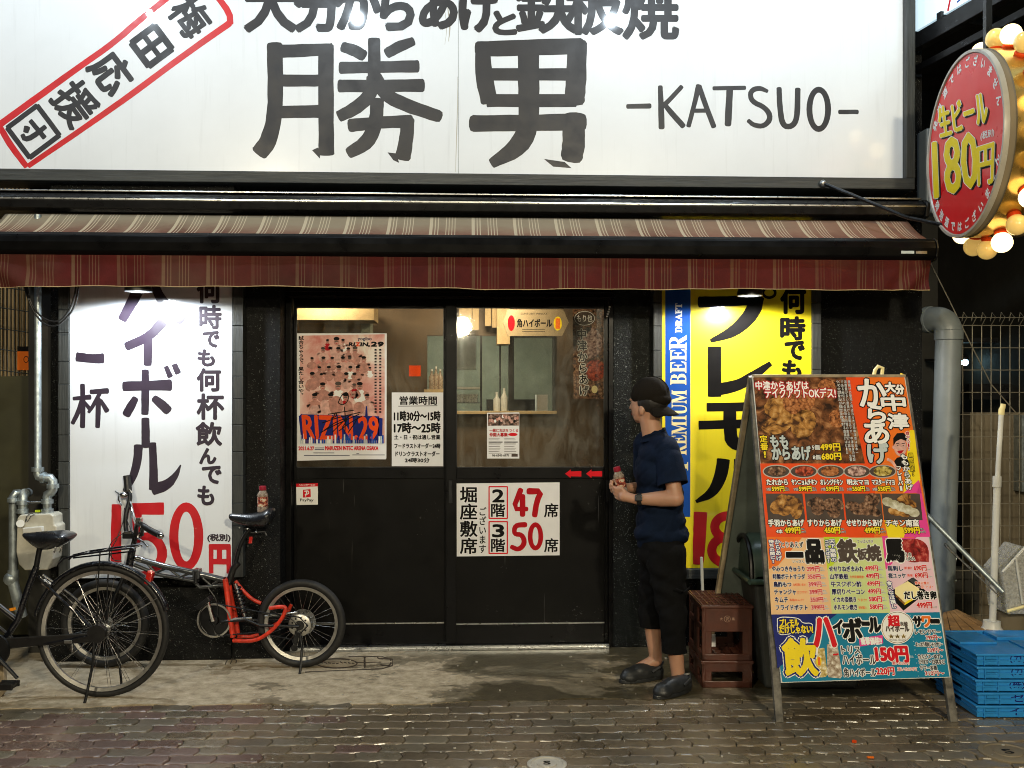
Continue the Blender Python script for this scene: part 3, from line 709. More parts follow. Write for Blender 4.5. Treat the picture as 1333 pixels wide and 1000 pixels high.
# ---- things stuck on the doors
def sheet_px(name, label, cat, y, quad, mat, th=.0012, group=None):
    S = Surf((0, y, 0), (1, 0, 0), (0, 0, 1)); q = [S.P(*p, 'px', 0) for p in quad]
    loc = (q[2] + q[3]) / 2; t = thing(name, label, cat, loc, group); MB().prism(q, (0, th, 0)).build('sheet', mat, t); return t, S
GY = .01 + .0085
# event poster
t = (380, 430, 5.714)
po, S = sheet_px('event_poster', 'pink fight event poster crowded with fighters on the left door glass', 'poster', GY, [(385.5, 434), (503.5, 434), (503, 597), (386, 600)], M['paper'])
poly(S, [(60, 40), (690, 30), (690, 840), (60, 840)], 'poster_bg', 1, tr=t)
random.seed(11)
def fighter(cx, cy, s, lay, sk, bare):
    ell(S, cx, cy + s * 2.6, s * 1.75, s * 1.9, sk if bare else random.choice(('white_print', 'dred_print', 'pskin')), lay, tr=t, n=14)
    for sg in (-1, 1):
        ang = random.uniform(-.5, 1.0); x2 = cx + sg * s * (1.5 + math.cos(ang)); y2 = cy + s * 2.2 + s * 1.9 * math.sin(ang)
        stroke(S, [(cx + sg * s * 1.2, cy + s * 1.6, s * 1.0), (x2, y2, s * .75), (x2 - sg * s * 1.2, y2 + s * random.uniform(-.9, .9), s * .6)], sk, lay + .4, tr=t, key='print', smooth=1)
    ell(S, cx, cy, s * .78, s * 1.0, 'pskin', lay + .6, tr=t, n=14); ell(S, cx, cy - s * .78, s * .80, s * .50, random.choice(('dark_print', 'dark_print', 'dark_print', 'plate')), lay + .65, tr=t, n=12)
    poly(S, [(cx - s * .5, cy - s * .1), (cx + s * .5, cy - s * .1), (cx + s * .5, cy + .08 * s), (cx - s * .5, cy + .08 * s)], 'plate', lay + .7, tr=t); poly(S, [(cx - s * .25, cy + s * .45), (cx + s * .25, cy + s * .45), (cx + s * .2, cy + .58 * s), (cx - s * .2, cy + .58 * s)], 'dred_print', lay + .7, tr=t)
rows = [(85, [(265, 15), (332, 28), (380, 17)]), (150, [(232, 20), (345, 20), (420, 18), (470, 24)]), (220, [(150, 16), (235, 20), (300, 18), (380, 20), (430, 18), (535, 22)]),
        (290, [(205, 18), (275, 20), (350, 24), (435, 20), (490, 20), (580, 14)]), (340, [(152, 24), (220, 17), (405, 22), (465, 20)]), (420, [(230, 26), (345, 30), (465, 20), (505, 28)]), (500, [(170, 26), (290, 26), (400, 26), (560, 22)])]
L = 2
for y, lst in rows:
    for x, s in lst: fighter(x, y, s, L, random.choice(('pskin', 'pskin2', 'pskin')), random.random() < .7)
    L += 1
poly(S, [(150, 560), (600, 540), (640, 650), (100, 650)], 'pskin2', L, tr=t)
for x, y, w_, h in ((330, 560, 90, 120), (420, 610, 60, 150), (500, 580, 70, 80), (245, 570, 60, 90)): ell(S, x, y, w_ * .6, h * .6, random.choice(('pskin', 'pskin2')), L + .3, tr=t, n=16)
L += 1
poly(S, [(52, 640), (75, 620), (90, 815), (70, 820)], 'navyblue', L, tr=t); poly(S, [(640, 650), (675, 655), (672, 810), (640, 818)], 'navyblue', L, tr=t)
poly(S, [(75, 625), (650, 640), (645, 820), (90, 815)], 'navyblue', L, tr=t)
txt(S, 'RIZIN.29', [(t[0] + x / t[2], t[1] + y / t[2]) for x, y in ((78, 632), (640, 645), (640, 815), (92, 812))], 'vermil', 1.1, lay=L + 1)
for k in range(46):
    x = 60 + k * 13.6; h = random.randint(20, 75); poly(S, [(x, 842 - h), (x + 11, 842 - h), (x + 11, 842), (x, 842)], random.choice(('navyblue', 'grey_p', 'white_print', 'peach', 'blue_print')) if False else random.choice(('navyblue', 'white_print', 'silver_print', 'blue_print')), L + 2 + (k % 2) * .3, tr=t)
poly(S, [(550, 565), (560, 565), (565, 640), (545, 640)], 'navyblue', L + 2, tr=t)
# autograph scribble
for pl in ([(345, 540), (370, 480), (415, 455), (425, 520), (380, 560), (345, 540)], [(270, 625), (360, 610), (460, 595)], [(225, 690), (340, 650), (510, 610)], [(215, 760), (330, 700), (500, 625)], [(300, 760), (400, 660), (450, 620)], [(350, 750), (430, 690), (520, 640)], [(290, 655), (335, 640), (330, 600), (300, 670)], [(390, 570), (400, 650), (395, 760)], [(420, 760), (470, 690), (490, 650)], [(240, 745), (330, 680), (420, 650), (380, 720)]):
    stroke(S, [(x, y, 7) for x, y in pl], 'dark_print', L + 4, tr=t, key='lettering')
txt(S, 'yogibo', bx(t, 490, 50, 593, 82), 'navy_print', .15, lay=2); txt(S, 'RIZIN', bx(t, 425, 92, 565, 118), 'dark_print', .5, lay=2, sk=-.2); txt(S, '.29', bx(t, 570, 88, 680, 120), 'dark_print', .7, lay=2, sk=-.2)
poly(S, [(475, 92), (505, 92), (505, 118), (475, 118)], 'poster_bg', 3, tr=t); txt(S, 'Z', bx(t, 478, 92, 503, 118), 'vermil', .5, lay=4)
vtxt(S, '試合ちゃうで、果たし合いや。', bx(t, 48, 42, 88, 500), 'dark_print', .22, lay=2)
for x in (615, 650):
    for y in range(140, 620, 22): poly(S, [(x, y), (x + 16, y), (x + 16, y + 12), (x, y + 12)], 'dark_print' if y % 3 else 'plate', 16, tr=t)
poly(S, [(30, 846), (700, 846), (700, 960), (30, 960)], 'paper', 1.5, tr=t)
txt(S, '2021.6.27', bx(t, 50, 865, 165, 892), 'red_print', .3, lay=3); txt(S, 'MARUZEN INTEC ARENA OSAKA', bx(t, 248, 862, 642, 892), 'red_print', .3, lay=3)
for y, a, b2 in ((873, 170, 240), (884, 170, 240), (910, 160, 315), (928, 90, 430), (916, 480, 500), (925, 450, 690)): poly(S, [(a, y), (b2, y), (b2, y + 5), (a, y + 5)], 'navy_print', 3, tr=t)
S.flush(po)
# opening hours
t = (370, 370, 3.704); random.seed(3)
po, S = sheet_px('opening_hours_notice', 'white opening hours notice with black lettering on the left door glass', 'notice', GY, [(510, 511), (578.2, 511), (577.8, 607), (510, 607)], M['paper'])
for s, b, bd in (('営業時間', (557, 541, 735, 581), .35), ('11時30分～15時', (530, 612, 752, 660), .55), ('17時～25時', (530, 668, 752, 718), .6), ('土・日・祝は通し営業', (530, 727, 752, 749), .25), ('フードラストオーダー24時', (532, 768, 752, 792), .3), ('ドリンクラストオーダー', (537, 806, 748, 830), .3), ('24時30分', (582, 838, 700, 860), .3)):
    txt(S, s, bx(t, *b), 'dark_print', bd)
poly(S, [(550, 587), (738, 585), (738, 588), (550, 590)], 'dark_print', 1, tr=t); S.flush(po)
# recruiting leaflet
t = (580, 370, 3.704)
po, S = sheet_px('recruiting_leaflet', 'small white staff wanted leaflet with a group photo on the right door glass', 'leaflet', -.032 + .0085, [(634, 537.5), (676, 537), (676, 597), (634, 597)], M['paper'])
poly(S, [(205, 625), (355, 624), (354, 682), (205, 683)], 'photo_dark', 1, tr=t)
random.seed(5)
for k in range(16): ell(S, 213 + k * 9 + random.uniform(-3, 3), 648 + random.uniform(-12, 16), 6, 8, random.choice(('pskin', 'pskin2', 'dark_print', 'white_print')), 2 + k * .05, tr=t, n=10)
txt(S, '一緒にお店をつくる', bx(t, 212, 697, 350, 713), 'dred_print', .12); txt(S, '仲間大募集!', bx(t, 212, 717, 302, 735), 'dred_print', .18); ell(S, 325, 725, 22, 8, 'red_print', 1, tr=t)
for a, b2, y in ((208, 275, 759), (283, 348, 759)): poly(S, [(a, y), (b2, y), (b2, y + 5), (a, y + 5)], 'ink', 1, tr=t)
for y in range(742, 815, 8):
    for a, b2 in ((208, 275), (283, 348)):
        if y != 758: poly(S, [(a, y), (b2 - random.randint(0, 25), y), (b2 - 10, y + 2), (a, y + 2)], 'plate', 1, tr=t)
txt(S, '06-6341-6971', bx(t, 225, 820, 305, 831), 'dark_print', .1); poly(S, [(318, 818), (348, 818), (348, 832), (318, 832)], 'plate', 1, tr=t); S.flush(po)
# arrows
for k, (a, lab) in enumerate(((1108, 'left one of two red arrow stickers under the right door window'), (1190, 'right one of two red arrow stickers under the right door window'))):
    S = Surf((0, -.0335, 0), (1, 0, 0), (0, 0, 1)); t = (370, 600, 3.03)
    pts = [(a, 51), (a + 22, 34), (a + 22, 42), (a + 64, 40), (a + 64, 62), (a + 22, 61), (a + 22, 68)]
    q = [S.P(t[0] + x / t[2], t[1] + y / t[2], 'px', 0) for x, y in pts]; o = MB().prism(q, (0, .0012, 0)).build('arrow_sticker', M['red_print']); tag(o, lab, 'sticker', 'red arrow stickers')
# pay sticker
t = (370, 600, 3.03)
po, S = sheet_px('payment_sticker', 'white and red PayPay sticker on the left door below the glass', 'sticker', .018 - .0015, [(385.5, 630), (413.8, 629), (413.8, 657), (386, 657.5)], M['white_print'])
poly(S, [(47, 90), (133, 88), (133, 101), (47, 103)], 'red_print', 1, tr=t); txt(S, 'ACCEPTED', bx(t, 57, 92, 122, 98), 'white_print', 0, lay=2); poly(S, [(74, 114), (104, 112), (105, 143), (74, 145)], 'red_print', 1, tr=t)
stroke(S, [(80, 120, 4), (96, 118, 4), (97, 130, 4), (82, 133, 4)], 'white_print', 2, tr=t); stroke(S, [(90, 118, 4), (84, 140, 4)], 'white_print', 2.3, tr=t); txt(S, 'PayPay', bx(t, 63, 149, 115, 163), 'dark_print', .1, lay=1); S.flush(po)
# seats notice
po, S = sheet_px('seating_notice', 'white notice with red seat numbers 47 and 50 on the right door', 'notice', -.032 + .0068, [(594.4, 629.5), (728.5, 628), (728.5, 723), (594.6, 724.5)], M['paper'])
vtxt(S, '堀座敷席', bx(t, 692, 100, 762, 370), 'dark_print', .5); vtxt(S, 'ございます', bx(t, 766, 182, 797, 366), 'dark_print', .2)
for y0, n in ((102, '2'), (240, '3')):
    for a in ((808, y0, 880, y0), (880, y0, 880, y0 + 125), (880, y0 + 125, 808, y0 + 125), (808, y0 + 125, 808, y0)): stroke(S, [(a[0], a[1], 5), (a[2], a[3], 5)], 'red_print', 1, tr=t, wob=0)
    txt(S, n, bx(t, 822, y0 + 12, 866, y0 + 60), 'dark_print', .8); txt(S, '階', bx(t, 817, y0 + 68, 870, y0 + 118), 'dark_print', .45)
    txt(S, '席', bx(t, 1026, y0 + 66, 1080, y0 + 120), 'dark_print', .4)
for st in ([(932, 116, 22), (903, 190, 20), (955, 190, 19)], [(940, 140, 22), (940, 212, 22)], [(966, 120, 26), (1014, 120, 24), (996, 160, 22), (988, 214, 22)]): stroke(S, st, 'dred_print', 1, tr=t, smooth=1, cap=.8)
for st in ([(950, 252, 21), (910, 254, 20), (906, 290, 18), (938, 290, 19), (950, 325, 21), (925, 352, 19), (898, 340, 18)],): stroke(S, st, 'dred_print', 1, tr=t, smooth=2, cap=.8)
ell(S, 991, 298, 21, 46, 'dred_print', 1, tr=t, w=19, key='lettering'); S.flush(po)

# ================================================================== big sign over the awning
sx0 = W(-60, 100, SIGN_Y).x; sx1 = W(1175, 100, SIGN_Y).x; sz0 = W(600, 228, SIGN_Y).z; sz1 = W(600, -150, SIGN_Y).z
SG = thing('shop_sign', 'large white shop sign with black brush lettering reading KATSUO', 'sign', (sx0 / 2 + sx1 / 2, SIGN_Y, sz0))
seam = W(596.5, 150, SIGN_Y).x; seam2 = W(-30, 0, SIGN_Y).x
zb = lambda x: 0
for i, (a, b2) in enumerate(((sx0, seam - .0012), (seam + .0012, sx1))):
    MB().box(a, b2, SIGN_Y, SIGN_Y + .03, sz0, sz1).build('sign_panel', M['white_board'], SG)
MB().box(sx0 - .06, sx1 + .055, SIGN_Y - .05, -.03, W(600, 240.5, SIGN_Y - .05).z, sz0 - .001).build('frame_rail', M['wood_x'], SG, bevel=.004)
MB().box(sx1 + .001, sx1 + .058, SIGN_Y - .05, -.03, sz0, sz1 + .05).build('frame_post', M['wood_z'], SG, bevel=.004)
MB().box(sx0 - .06, sx1 + .055, SIGN_Y - .05, -.03, sz1 + .051, sz1 + .1).build('frame_rail', M['wood_x'], SG, bevel=.004)
S = Surf((0, SIGN_Y, 0), (1, 0, 0), (0, 0, 1), SG); t = (300, 0, 2.962)
random.seed(21)
A = lambda st, m='ink', tr=t, lay=1, cap=.3, sm=2, closed=False, key='painted_character': stroke(S, st, m, lay, tr=tr, smooth=sm, cap=cap, wob=.035, closed=closed, key=key)
# 勝
A([(170, 172, 60), (174, 320, 62), (172, 440, 58), (150, 540, 66), (112, 590, 66)]); A([(150, 200, 52), (260, 196, 50), (392, 190, 46)], cap=.1); A([(368, 175, 60), (368, 400, 60), (370, 595, 60)], cap=.2); poly(S, [(315, 580), (335, 570), (345, 575), (345, 612)], 'ink', 1.9, key='painted_character', tr=t)
A([(200, 311, 46), (345, 311, 46)]); A([(195, 432, 48), (345, 430, 50)])
A([(435, 182, 40), (480, 195, 46), (512, 215, 44)], cap=.5); A([(604, 206, 40), (650, 180, 46), (704, 160, 34)], cap=.4)
A([(554, 150, 46), (554, 260, 50), (554, 350, 50)], cap=.2); A([(424, 262, 46), (560, 260, 44), (722, 256, 48)]); A([(420, 332, 50), (560, 332, 46), (742, 330, 50)])
A([(552, 300, 54), (540, 370, 54), (480, 420, 52), (418, 450, 44)], cap=.2); A([(560, 300, 50), (600, 370, 54), (680, 408, 52), (800, 448, 48)], cap=.7)
A([(566, 388, 52), (562, 470, 54), (530, 550, 60), (458, 590, 44)], cap=.4); A([(462, 484, 52), (580, 472, 46), (695, 468, 50)], cap=.4); A([(684, 460, 52), (678, 540, 54), (664, 610, 60)], cap=.3); poly(S, [(606, 588), (640, 592), (650, 628), (628, 618)], 'ink', 1.8, key='painted_character', tr=t)
S.gid = 1
# 男 (photo pixels)
o1 = (0, 0, 1)
A([(628, 58, 18), (630, 100, 23), (637, 133, 22)], tr=o1, cap=.2); A([(622, 64, 20), (690, 62, 21), (756, 60, 21)], tr=o1, cap=.4); A([(752, 56, 24), (750, 100, 27), (748, 132, 26)], tr=o1, cap=.4); A([(632, 97, 16), (750, 97, 16)], tr=o1); A([(634, 131, 17), (750, 131, 17)], tr=o1, cap=.1)
A([(688, 55, 28), (688, 110, 28), (689, 160, 26), (678, 190, 27), (640, 213, 13)], tr=o1, cap=.2); A([(616, 161, 22), (690, 160, 21), (758, 159, 23)], tr=o1, cap=.5); A([(746, 152, 28), (747, 190, 30), (744, 206, 28)], tr=o1, cap=.4); poly(S, [(708, 207), (735, 211), (744, 219), (720, 217)], 'ink', 1.8, key='painted_character')
# hairline cracks in the laminate
for st in ([(577, 2, .5), (580, 20, .8), (582, 38, .6), (579, 58, .4)], [(583, 10, 1.2), (586, 34, 2.0), (584, 54, .6)], [(596, 100, .5), (595.5, 140, .9), (594, 190, .8), (593, 224, .5)]): stroke(S, st, 'sign_grey', .3, key='crack', wob=.4)
# KATSUO
S.gid = 2
k = (740, 0, 2.962)
for st in ([(228, 411, 18), (314, 409, 20)], [(354, 335, 18), (357, 410, 22), (359, 492, 24)], [(436, 335, 17), (400, 375, 18), (362, 412, 18)], [(372, 405, 18), (400, 440, 22), (442, 486, 22)], [(502, 332, 22), (486, 400, 18), (463, 486, 18)], [(504, 334, 20), (530, 410, 20), (560, 488, 20)], [(484, 427, 16), (532, 427, 16)],
           [(560, 341, 16), (680, 339, 16)], [(622, 345, 26), (618, 420, 26), (615, 480, 26)], [(766, 352, 14), (735, 338, 20), (700, 352, 20), (705, 392, 20), (760, 415, 20), (782, 455, 22), (755, 488, 20), (715, 484, 18), (694, 466, 16)],
           [(812, 342, 20), (815, 420, 22), (826, 486, 22), (860, 490, 22), (882, 460, 22), (884, 345, 22)], [(1045, 432, 17), (1114, 432, 17)]):
    S.gid = 10 + int((st[0][0] - 220) / 115) if st[0][0] not in (372, 354, 436) else 30
    A(st, tr=k, cap=.6)
S.gid = 31
ell(S, 965, 422, 36, 76, 'ink', 1, tr=k, w=23, key='painted_character')
# 大分からあげと鉄板焼
for ch, b in (('大', (320, -26, 384, 40)), ('分', (385, -22, 444, 40)), ('か', (440, -20, 494, 37)), ('ら', (497, -18, 537, 38)), ('あ', (548, -18, 593, 36)), ('げ', (600, -20, 649, 40)), ('と', (643, 16, 671, 44)), ('鉄', (672, -22, 752, 42)), ('板', (737, -18, 810, 44)), ('焼', (812, -18, 882, 50))):
    S.gid += 1
    txt(S, ch, b, 'ink', 3.0 if ch not in '鉄板焼と' else 2.3, lay=2 + .5 * (ch in '板か'), key='painted_character', n=10)
# red framed supporters' banner
r = (0, 0, 2.962)
stroke(S, [(0, 480, 26), (150, 372, 26), (300, 262, 24), (440, 165, 24), (540, 75, 24), (700, -50, 22)], 'red_paint', 1, tr=r); stroke(S, [(110, 640, 20), (300, 510, 22), (500, 370, 24), (700, 220, 24), (885, 90, 26)], 'red_paint', 1.2, tr=r); stroke(S, [(888, 92, 24), (885, 50, 26), (840, -10, 22), (780, -80, 20)], 'red_paint', 1.4, tr=r, smooth=1); stroke(S, [(0, 490, 22), (40, 560, 26), (102, 642, 22)], 'red_paint', 1.5, tr=r)
for ch, cx, cy, hs_, bd in (('梅', 248, 22, 21, 1.5), ('田', 197.5, 60, 21, 3.0), ('応', 145, 95, 22, 1.9), ('援', 98, 135, 23, 1.5), ('団', 43.5, 171.5, 25, 2.2)):
    S.gid += 1
    d = Vector((-.80, .60)); rr = Vector((.60, .80)) ; c = Vector((cx, cy))
    hs_ *= 1.1
    if ch in '田団':
        B_ = lambda st: stroke(S, [(c.x + (rr.x * x + d.x * y) * hs_, c.y + (rr.y * x + d.y * y) * hs_, w_ * hs_) for x, y, w_ in st], 'ink', 2, key='painted_character', cap=.3, smooth=1)
        k_ = .38 if ch == '田' else .24; m_ = 1 - k_ / 2
        for st in ([(-m_, -m_, k_), (m_, -m_, k_)], [(m_, -m_, k_), (m_, m_, k_)], [(m_, m_, k_), (-m_, m_, k_)], [(-m_, m_, k_), (-m_, -m_, k_)]): B_(st)
        if ch == '田': B_([(0, -m_, .36), (0, m_, .36)]); B_([(-m_, 0, .30), (m_, 0, .30)])
        else: B_([(-.5, -.2, .22), (.55, -.25, .24)]); B_([(.15, -.6, .22), (.18, .2, .26), (.05, .55, .26), (-.2, .5, .2)]); B_([(-.35, .1, .3), (-.2, .3, .26)])
        continue
    q = [c - rr * hs_ - d * hs_, c + rr * hs_ - d * hs_, c + rr * hs_ + d * hs_, c - rr * hs_ + d * hs_]
    txt(S, ch, [tuple(p) for p in q], 'ink', bd, lay=2, key='painted_character', n=10)
S.flush()

# worn markings on the concrete before the door
FMK = thing('floor_marking', 'worn brown outlined marking on the concrete before the left door', 'marking', tuple(G(470, 857)))
S = Surf((0, 0, .0006), (1, 0, 0), (0, 1, 0), FMK); S.n = Vector((0, 0, 1)); t = (370, 840, 7.016); M['worn'] = simple('worn_brown_marking', (.07, .05, .033), .6, var=.6, scale=25)
for st in ([(590, 104, 7), (990, 102, 9), (988, 214, 12), (600, 226, 7), (190, 246, 9)], [(735, 106, 18), (735, 205, 18)], [(650, 160, 7), (880, 155, 7)], [(850, 112, 10), (870, 125, 14), (960, 118, 14), (975, 140, 16)], [(880, 180, 14), (960, 190, 12), (975, 160, 16)]): stroke(S, st, 'worn', .2, tr=t, smooth=1, wob=.3, key='print')
ell(S, 480, 166, 185, 42, 'worn', .25, tr=t, w=12); 
for kx in range(330, 620, 36): stroke(S, [(kx, 150 + (kx % 5) * 5, 9), (kx + 22, 165, 9)], 'worn', .3, tr=t, key='print', wob=.3)
t = (200, 600, 3.225)
for st in ([(292, 835, 5), (350, 832, 5), (345, 850, 4)], [(310, 835, 5), (300, 855, 4)], [(330, 835, 4), (322, 852, 4)]): stroke(S, st, 'worn', .3, tr=t, key='print', wob=.3)
S.flush()

# loose grit, leaf crumbs and gum spots on the ground
gm = MB(); random.seed(77)
for k in range(260):
    x = random.uniform(-2.9, 2.9); y = random.uniform(-2.3, -.25); s_ = random.uniform(.0015, .0045); an = random.uniform(0, PI)
    gm.obox((x, y, s_ * .6), (s_ * math.cos(an) * 1.4, s_ * math.sin(an) * 1.4, 0), (-s_ * math.sin(an), s_ * math.cos(an), 0), (0, 0, s_ * .6))
o = gm.build('loose_grit', M['sign_grey']); o['kind'] = 'stuff'
# ================================================================== upright panels
random.seed(31)
def upright(name, label, x0, x1, yb, Y, mat, fl, frr, bot):
    a, b2 = W(x0, 600, Y).x, W(x1, 600, Y).x; z0 = W(600, yb, Y).z if Y > -.2 else W(200, yb, Y).z; z1 = 2.64
    T = thing(name, label, 'sign', ((a + b2) / 2, Y, z0))
    MB().box(a, b2, Y, Y + .02, z0, z1).build('sign_panel', mat, T)
    for (u0, u1) in ((fl, x0 - .6), (x1 + .6, frr)):
        p0, p1 = W(u0, 600, Y - .02).x, W(u1, 600, Y - .02).x; z = z0 - .0
        while z < z1:
            h = random.uniform(.13, .17); q = MB().box(p0, p1, Y - .02 - random.uniform(0, .004), -.05, z + .0012, min(z + h, z1) - .0012).build('frame_block', M['wood_z'], T, bevel=.002); z += h
    if bot:
        MB().box(W(fl, 600, Y - .02).x, W(frr, 600, Y - .02).x, Y - .022, -.05, z0 - .065, z0 - .002).build('frame_rail', M['wood_x'], T, bevel=.004)
    return T, Surf((0, Y, 0), (1, 0, 0), (0, 0, 1), T)
T1, S = upright('highball_sign', 'tall white upright sign with a red 150 price behind the bicycles', 90, 302, 752, -.26, M['white_board'], 76, 316.5, False)
t = (0, 360, 2.942); P_ = 'purple_ink'
A2 = lambda st, m=P_, tr=t, lay=1, cap=.3, sm=2, key='painted_character', closed=False: stroke(S, st, m, lay, tr=tr, smooth=sm, cap=cap, wob=.03, key=key, closed=closed)
S.gid = 1; A2([(545, -10, 50), (525, 60, 46), (500, 110, 42), (468, 165, 36)]); A2([(585, -10, 30), (600, 60, 36), (640, 120, 42), (695, 165, 44)], cap=.5)
S.gid = 2; A2([(622, 176, 40), (570, 232, 36), (485, 268, 34)], cap=.4); A2([(566, 222, 36), (567, 280, 35), (565, 338, 32)])
S.gid = 3; A2([(474, 421, 38), (560, 418, 36), (653, 416, 44)]); A2([(556, 360, 28), (557, 440, 32), (555, 526, 28)]); A2([(518, 468, 26), (500, 500, 34), (484, 528, 32)], cap=.5); A2([(592, 468, 28), (620, 490, 36), (642, 512, 36)], cap=.6); A2([(636, 346, 18), (652, 384, 22)]); A2([(668, 338, 22), (682, 370, 24)])
S.gid = 4; A2([(557, 545, 30), (558, 600, 32), (558, 652, 32)])
S.gid = 5; A2([(530, 648, 34), (528, 700, 34), (510, 770, 30), (478, 822, 18)]); A2([(584, 638, 28), (588, 730, 32), (588, 815, 36)], cap=.2); A2([(586, 815, 46), (640, 800, 40), (675, 760, 22), (692, 722, 5)], cap=.3)
t2 = (110, 610, 6.665)
S.gid = 6; A2([(278, 312, 84), (274, 560, 90), (272, 812, 94)], 'red_paint', t2, cap=.05)
S.gid = 7; A2([(412, 350, 100), (688, 348, 106)], 'red_paint', t2, cap=.05); A2([(452, 330, 84), (456, 440, 84), (458, 560, 72), (450, 640, 60)], 'red_paint', t2, cap=.1); A2([(440, 615, 70), (530, 580, 66), (620, 610, 80), (678, 700, 84), (668, 800, 84), (600, 900, 80), (500, 930, 60), (440, 900, 50)], 'red_paint', t2, lay=1.5, cap=.4)
S.gid = 8; ell(S, 883, 590, 108, 256, 'red_paint', 1, tr=t2, w=80, key='painted_character', n=40)
S.gid = 9; A2([(1098, 680, 42), (1100, 905, 38)], 'red_paint', t2); A2([(1085, 680, 50), (1262, 680, 50)], 'red_paint', t2, lay=1.4); A2([(1250, 680, 40), (1252, 905, 40)], 'red_paint', t2); A2([(1170, 690, 46), (1170, 810, 46)], 'red_paint', t2, lay=1.2); A2([(1100, 808, 48), (1250, 808, 50)], 'red_paint', t2, lay=1.6)
txt(S, '(税別)', bx(t2, 1068, 570, 1265, 636), P_, .5)
for ch, y0, y1, x0, x1 in (('何', 5, 104, 752, 848), ('時', 108, 204, 762, 850), ('で', 208, 274, 775, 842), ('も', 278, 346, 755, 825), ('何', 350, 442, 752, 848), ('杯', 447, 550, 752, 860), ('飲', 556, 650, 748, 852), ('ん', 656, 720, 762, 830), ('で', 724, 796, 772, 850), ('も', 800, 878, 755, 822)):
    S.gid += 1; txt(S, ch, bx(t, x0 + 4, y0 + 4, x1 - 4, y1 - 4), P_, 1.15, key='painted_character', n=8)
S.gid += 1; A2([(295, 308, 36), (350, 315, 34), (394, 314, 40)])
S.gid += 1
for st in ([(282, 468, 14), (345, 462, 20)], [(316, 415, 18), (318, 500, 20), (316, 576, 20)], [(314, 470, 16), (300, 520, 18), (278, 562, 16)], [(322, 480, 12), (342, 505, 16)], [(348, 442, 18), (412, 438, 22)], [(384, 444, 16), (360, 490, 16), (340, 520, 12)], [(377, 470, 20), (376, 530, 20), (374, 576, 18)], [(386, 475, 14), (410, 515, 20)]): A2(st, cap=.5)
S.flush()
T2, S = upright('beer_sign_panel', 'tall yellow upright sign with a blue premium beer strip beside the man', 862, 1057, 742, -.12, M['yellow_board'], 850.5, 1069, True)
t = (840, 370, 2.5); D_ = 'dark_print'
poly(S, [(866, 330), (899, 330), (898.5, 673), (866, 673)], 'blue_print', .5)
txt(S, '𝐃𝐑𝐀𝐅𝐓', bx(t, 98, 62, 119, 158), 'white_print', .25, rot=-90, lay=1.5)
txt(S, '𝐁𝐄𝐄', bx(t, 82, 212, 133, 328), 'cream_print', .15, rot=-90, lay=1.5); txt(S, '𝐑', bx(t, 78, 166, 134, 214), 'cream_print', .15, rot=-90, lay=1.5)
txt(S, '𝐏', bx(t, 84, 560, 139, 606), 'cream_print', .15, rot=-90, lay=1.5); txt(S, '𝐑𝐄𝐌𝐈𝐔𝐌', bx(t, 86, 345, 135, 556), 'cream_print', .15, rot=-90, lay=1.5)
S.gid = 1; A2([(176, 58, 36), (280, 56, 32), (372, 50, 34)], D_, t); A2([(366, 40, 44), (350, 95, 50), (290, 155, 40), (212, 185, 12)], D_, t, lay=1.3, cap=.1); ell(S, 403, 28, 20, 16, D_, 1.6, tr=t, w=9, key='painted_character')
S.gid = 2; A2([(225, 204, 44), (225, 280, 44), (225, 366, 44)], D_, t, cap=.05); A2([(214, 346, 40), (300, 332, 38), (350, 300, 32), (408, 258, 16)], D_, t, lay=1.4, cap=.1)
S.gid = 3; A2([(200, 401, 28), (400, 398, 30)], D_, t, cap=.05); A2([(174, 459, 28), (420, 452, 30)], D_, t, cap=.05); A2([(275, 398, 42), (275, 470, 42), (282, 520, 44), (340, 528, 34), (410, 524, 30)], D_, t, lay=1.4, cap=.1)
S.gid = 4; A2([(254, 570, 42), (248, 620, 42), (220, 680, 34), (165, 708, 10)], D_, t, cap=.1); A2([(310, 570, 44), (310, 640, 44), (312, 690, 40), (380, 660, 30), (420, 620, 10)], D_, t, cap=.1)
S.gid = 5; A2([(180, 742, 44), (176, 830, 42), (172, 912, 34)], 'red_paint', t, cap=.05)
S.gid = 6; ell(S, 268, 790, 42, 36, 'red_paint', 1, tr=t, w=30, key='painted_character'); ell(S, 264, 866, 48, 42, 'red_paint', 1.3, tr=t, w=30, key='painted_character')
S.gid = 7; ell(S, 372, 830, 40, 76, 'red_paint', 1, tr=t, w=30, key='painted_character')
for ch, b in (('何', (442, 14, 520, 94)), ('時', (442, 108, 518, 180)), ('で', (456, 188, 516, 244)), ('も', (448, 250, 505, 306)), ('何', (440, 314, 516, 390)), ('杯', (440, 396, 516, 470))):
    S.gid += 1; txt(S, ch, bx(t, *b), D_, 1.5, key='painted_character', n=8)
S.flush()

# ================================================================== awning
AY0, AY1 = -.30, -.62
AW = thing('awning', 'faded red and cream striped awning with black front bar over the door', 'awning', (-1, -.3, 2.6))
cx0, cx1 = W(-40, 270, -.22).x, W(1192, 270, -.22).x
ct, cb = W(600, 259, -.34).z, W(600, 277, -.34).z
mb = MB(); prof = [(-.03, ct + .03), (-.30, ct + .02), (-.345, ct - .005), (-.35, ct - .03), (-.335, cb + .012), (-.29, cb), (-.03, cb - .01)]
mb.prism([(cx0, y, z) for y, z in prof], (cx1 - cx0, 0, 0)); mb.build('cassette', M['black_plastic'] if False else M['dark_steel'], AW, bevel=.004)
MB().box(cx0, cx1, -.352, -.347, ct - .026, ct - .016).build('cassette_trim', M['steel'], AW, bevel=.001); MB().box(cx0, cx1, -.30, -.10, ct + .031, ct + .042).build('rain_cover', M['steel'], AW, bevel=.003)
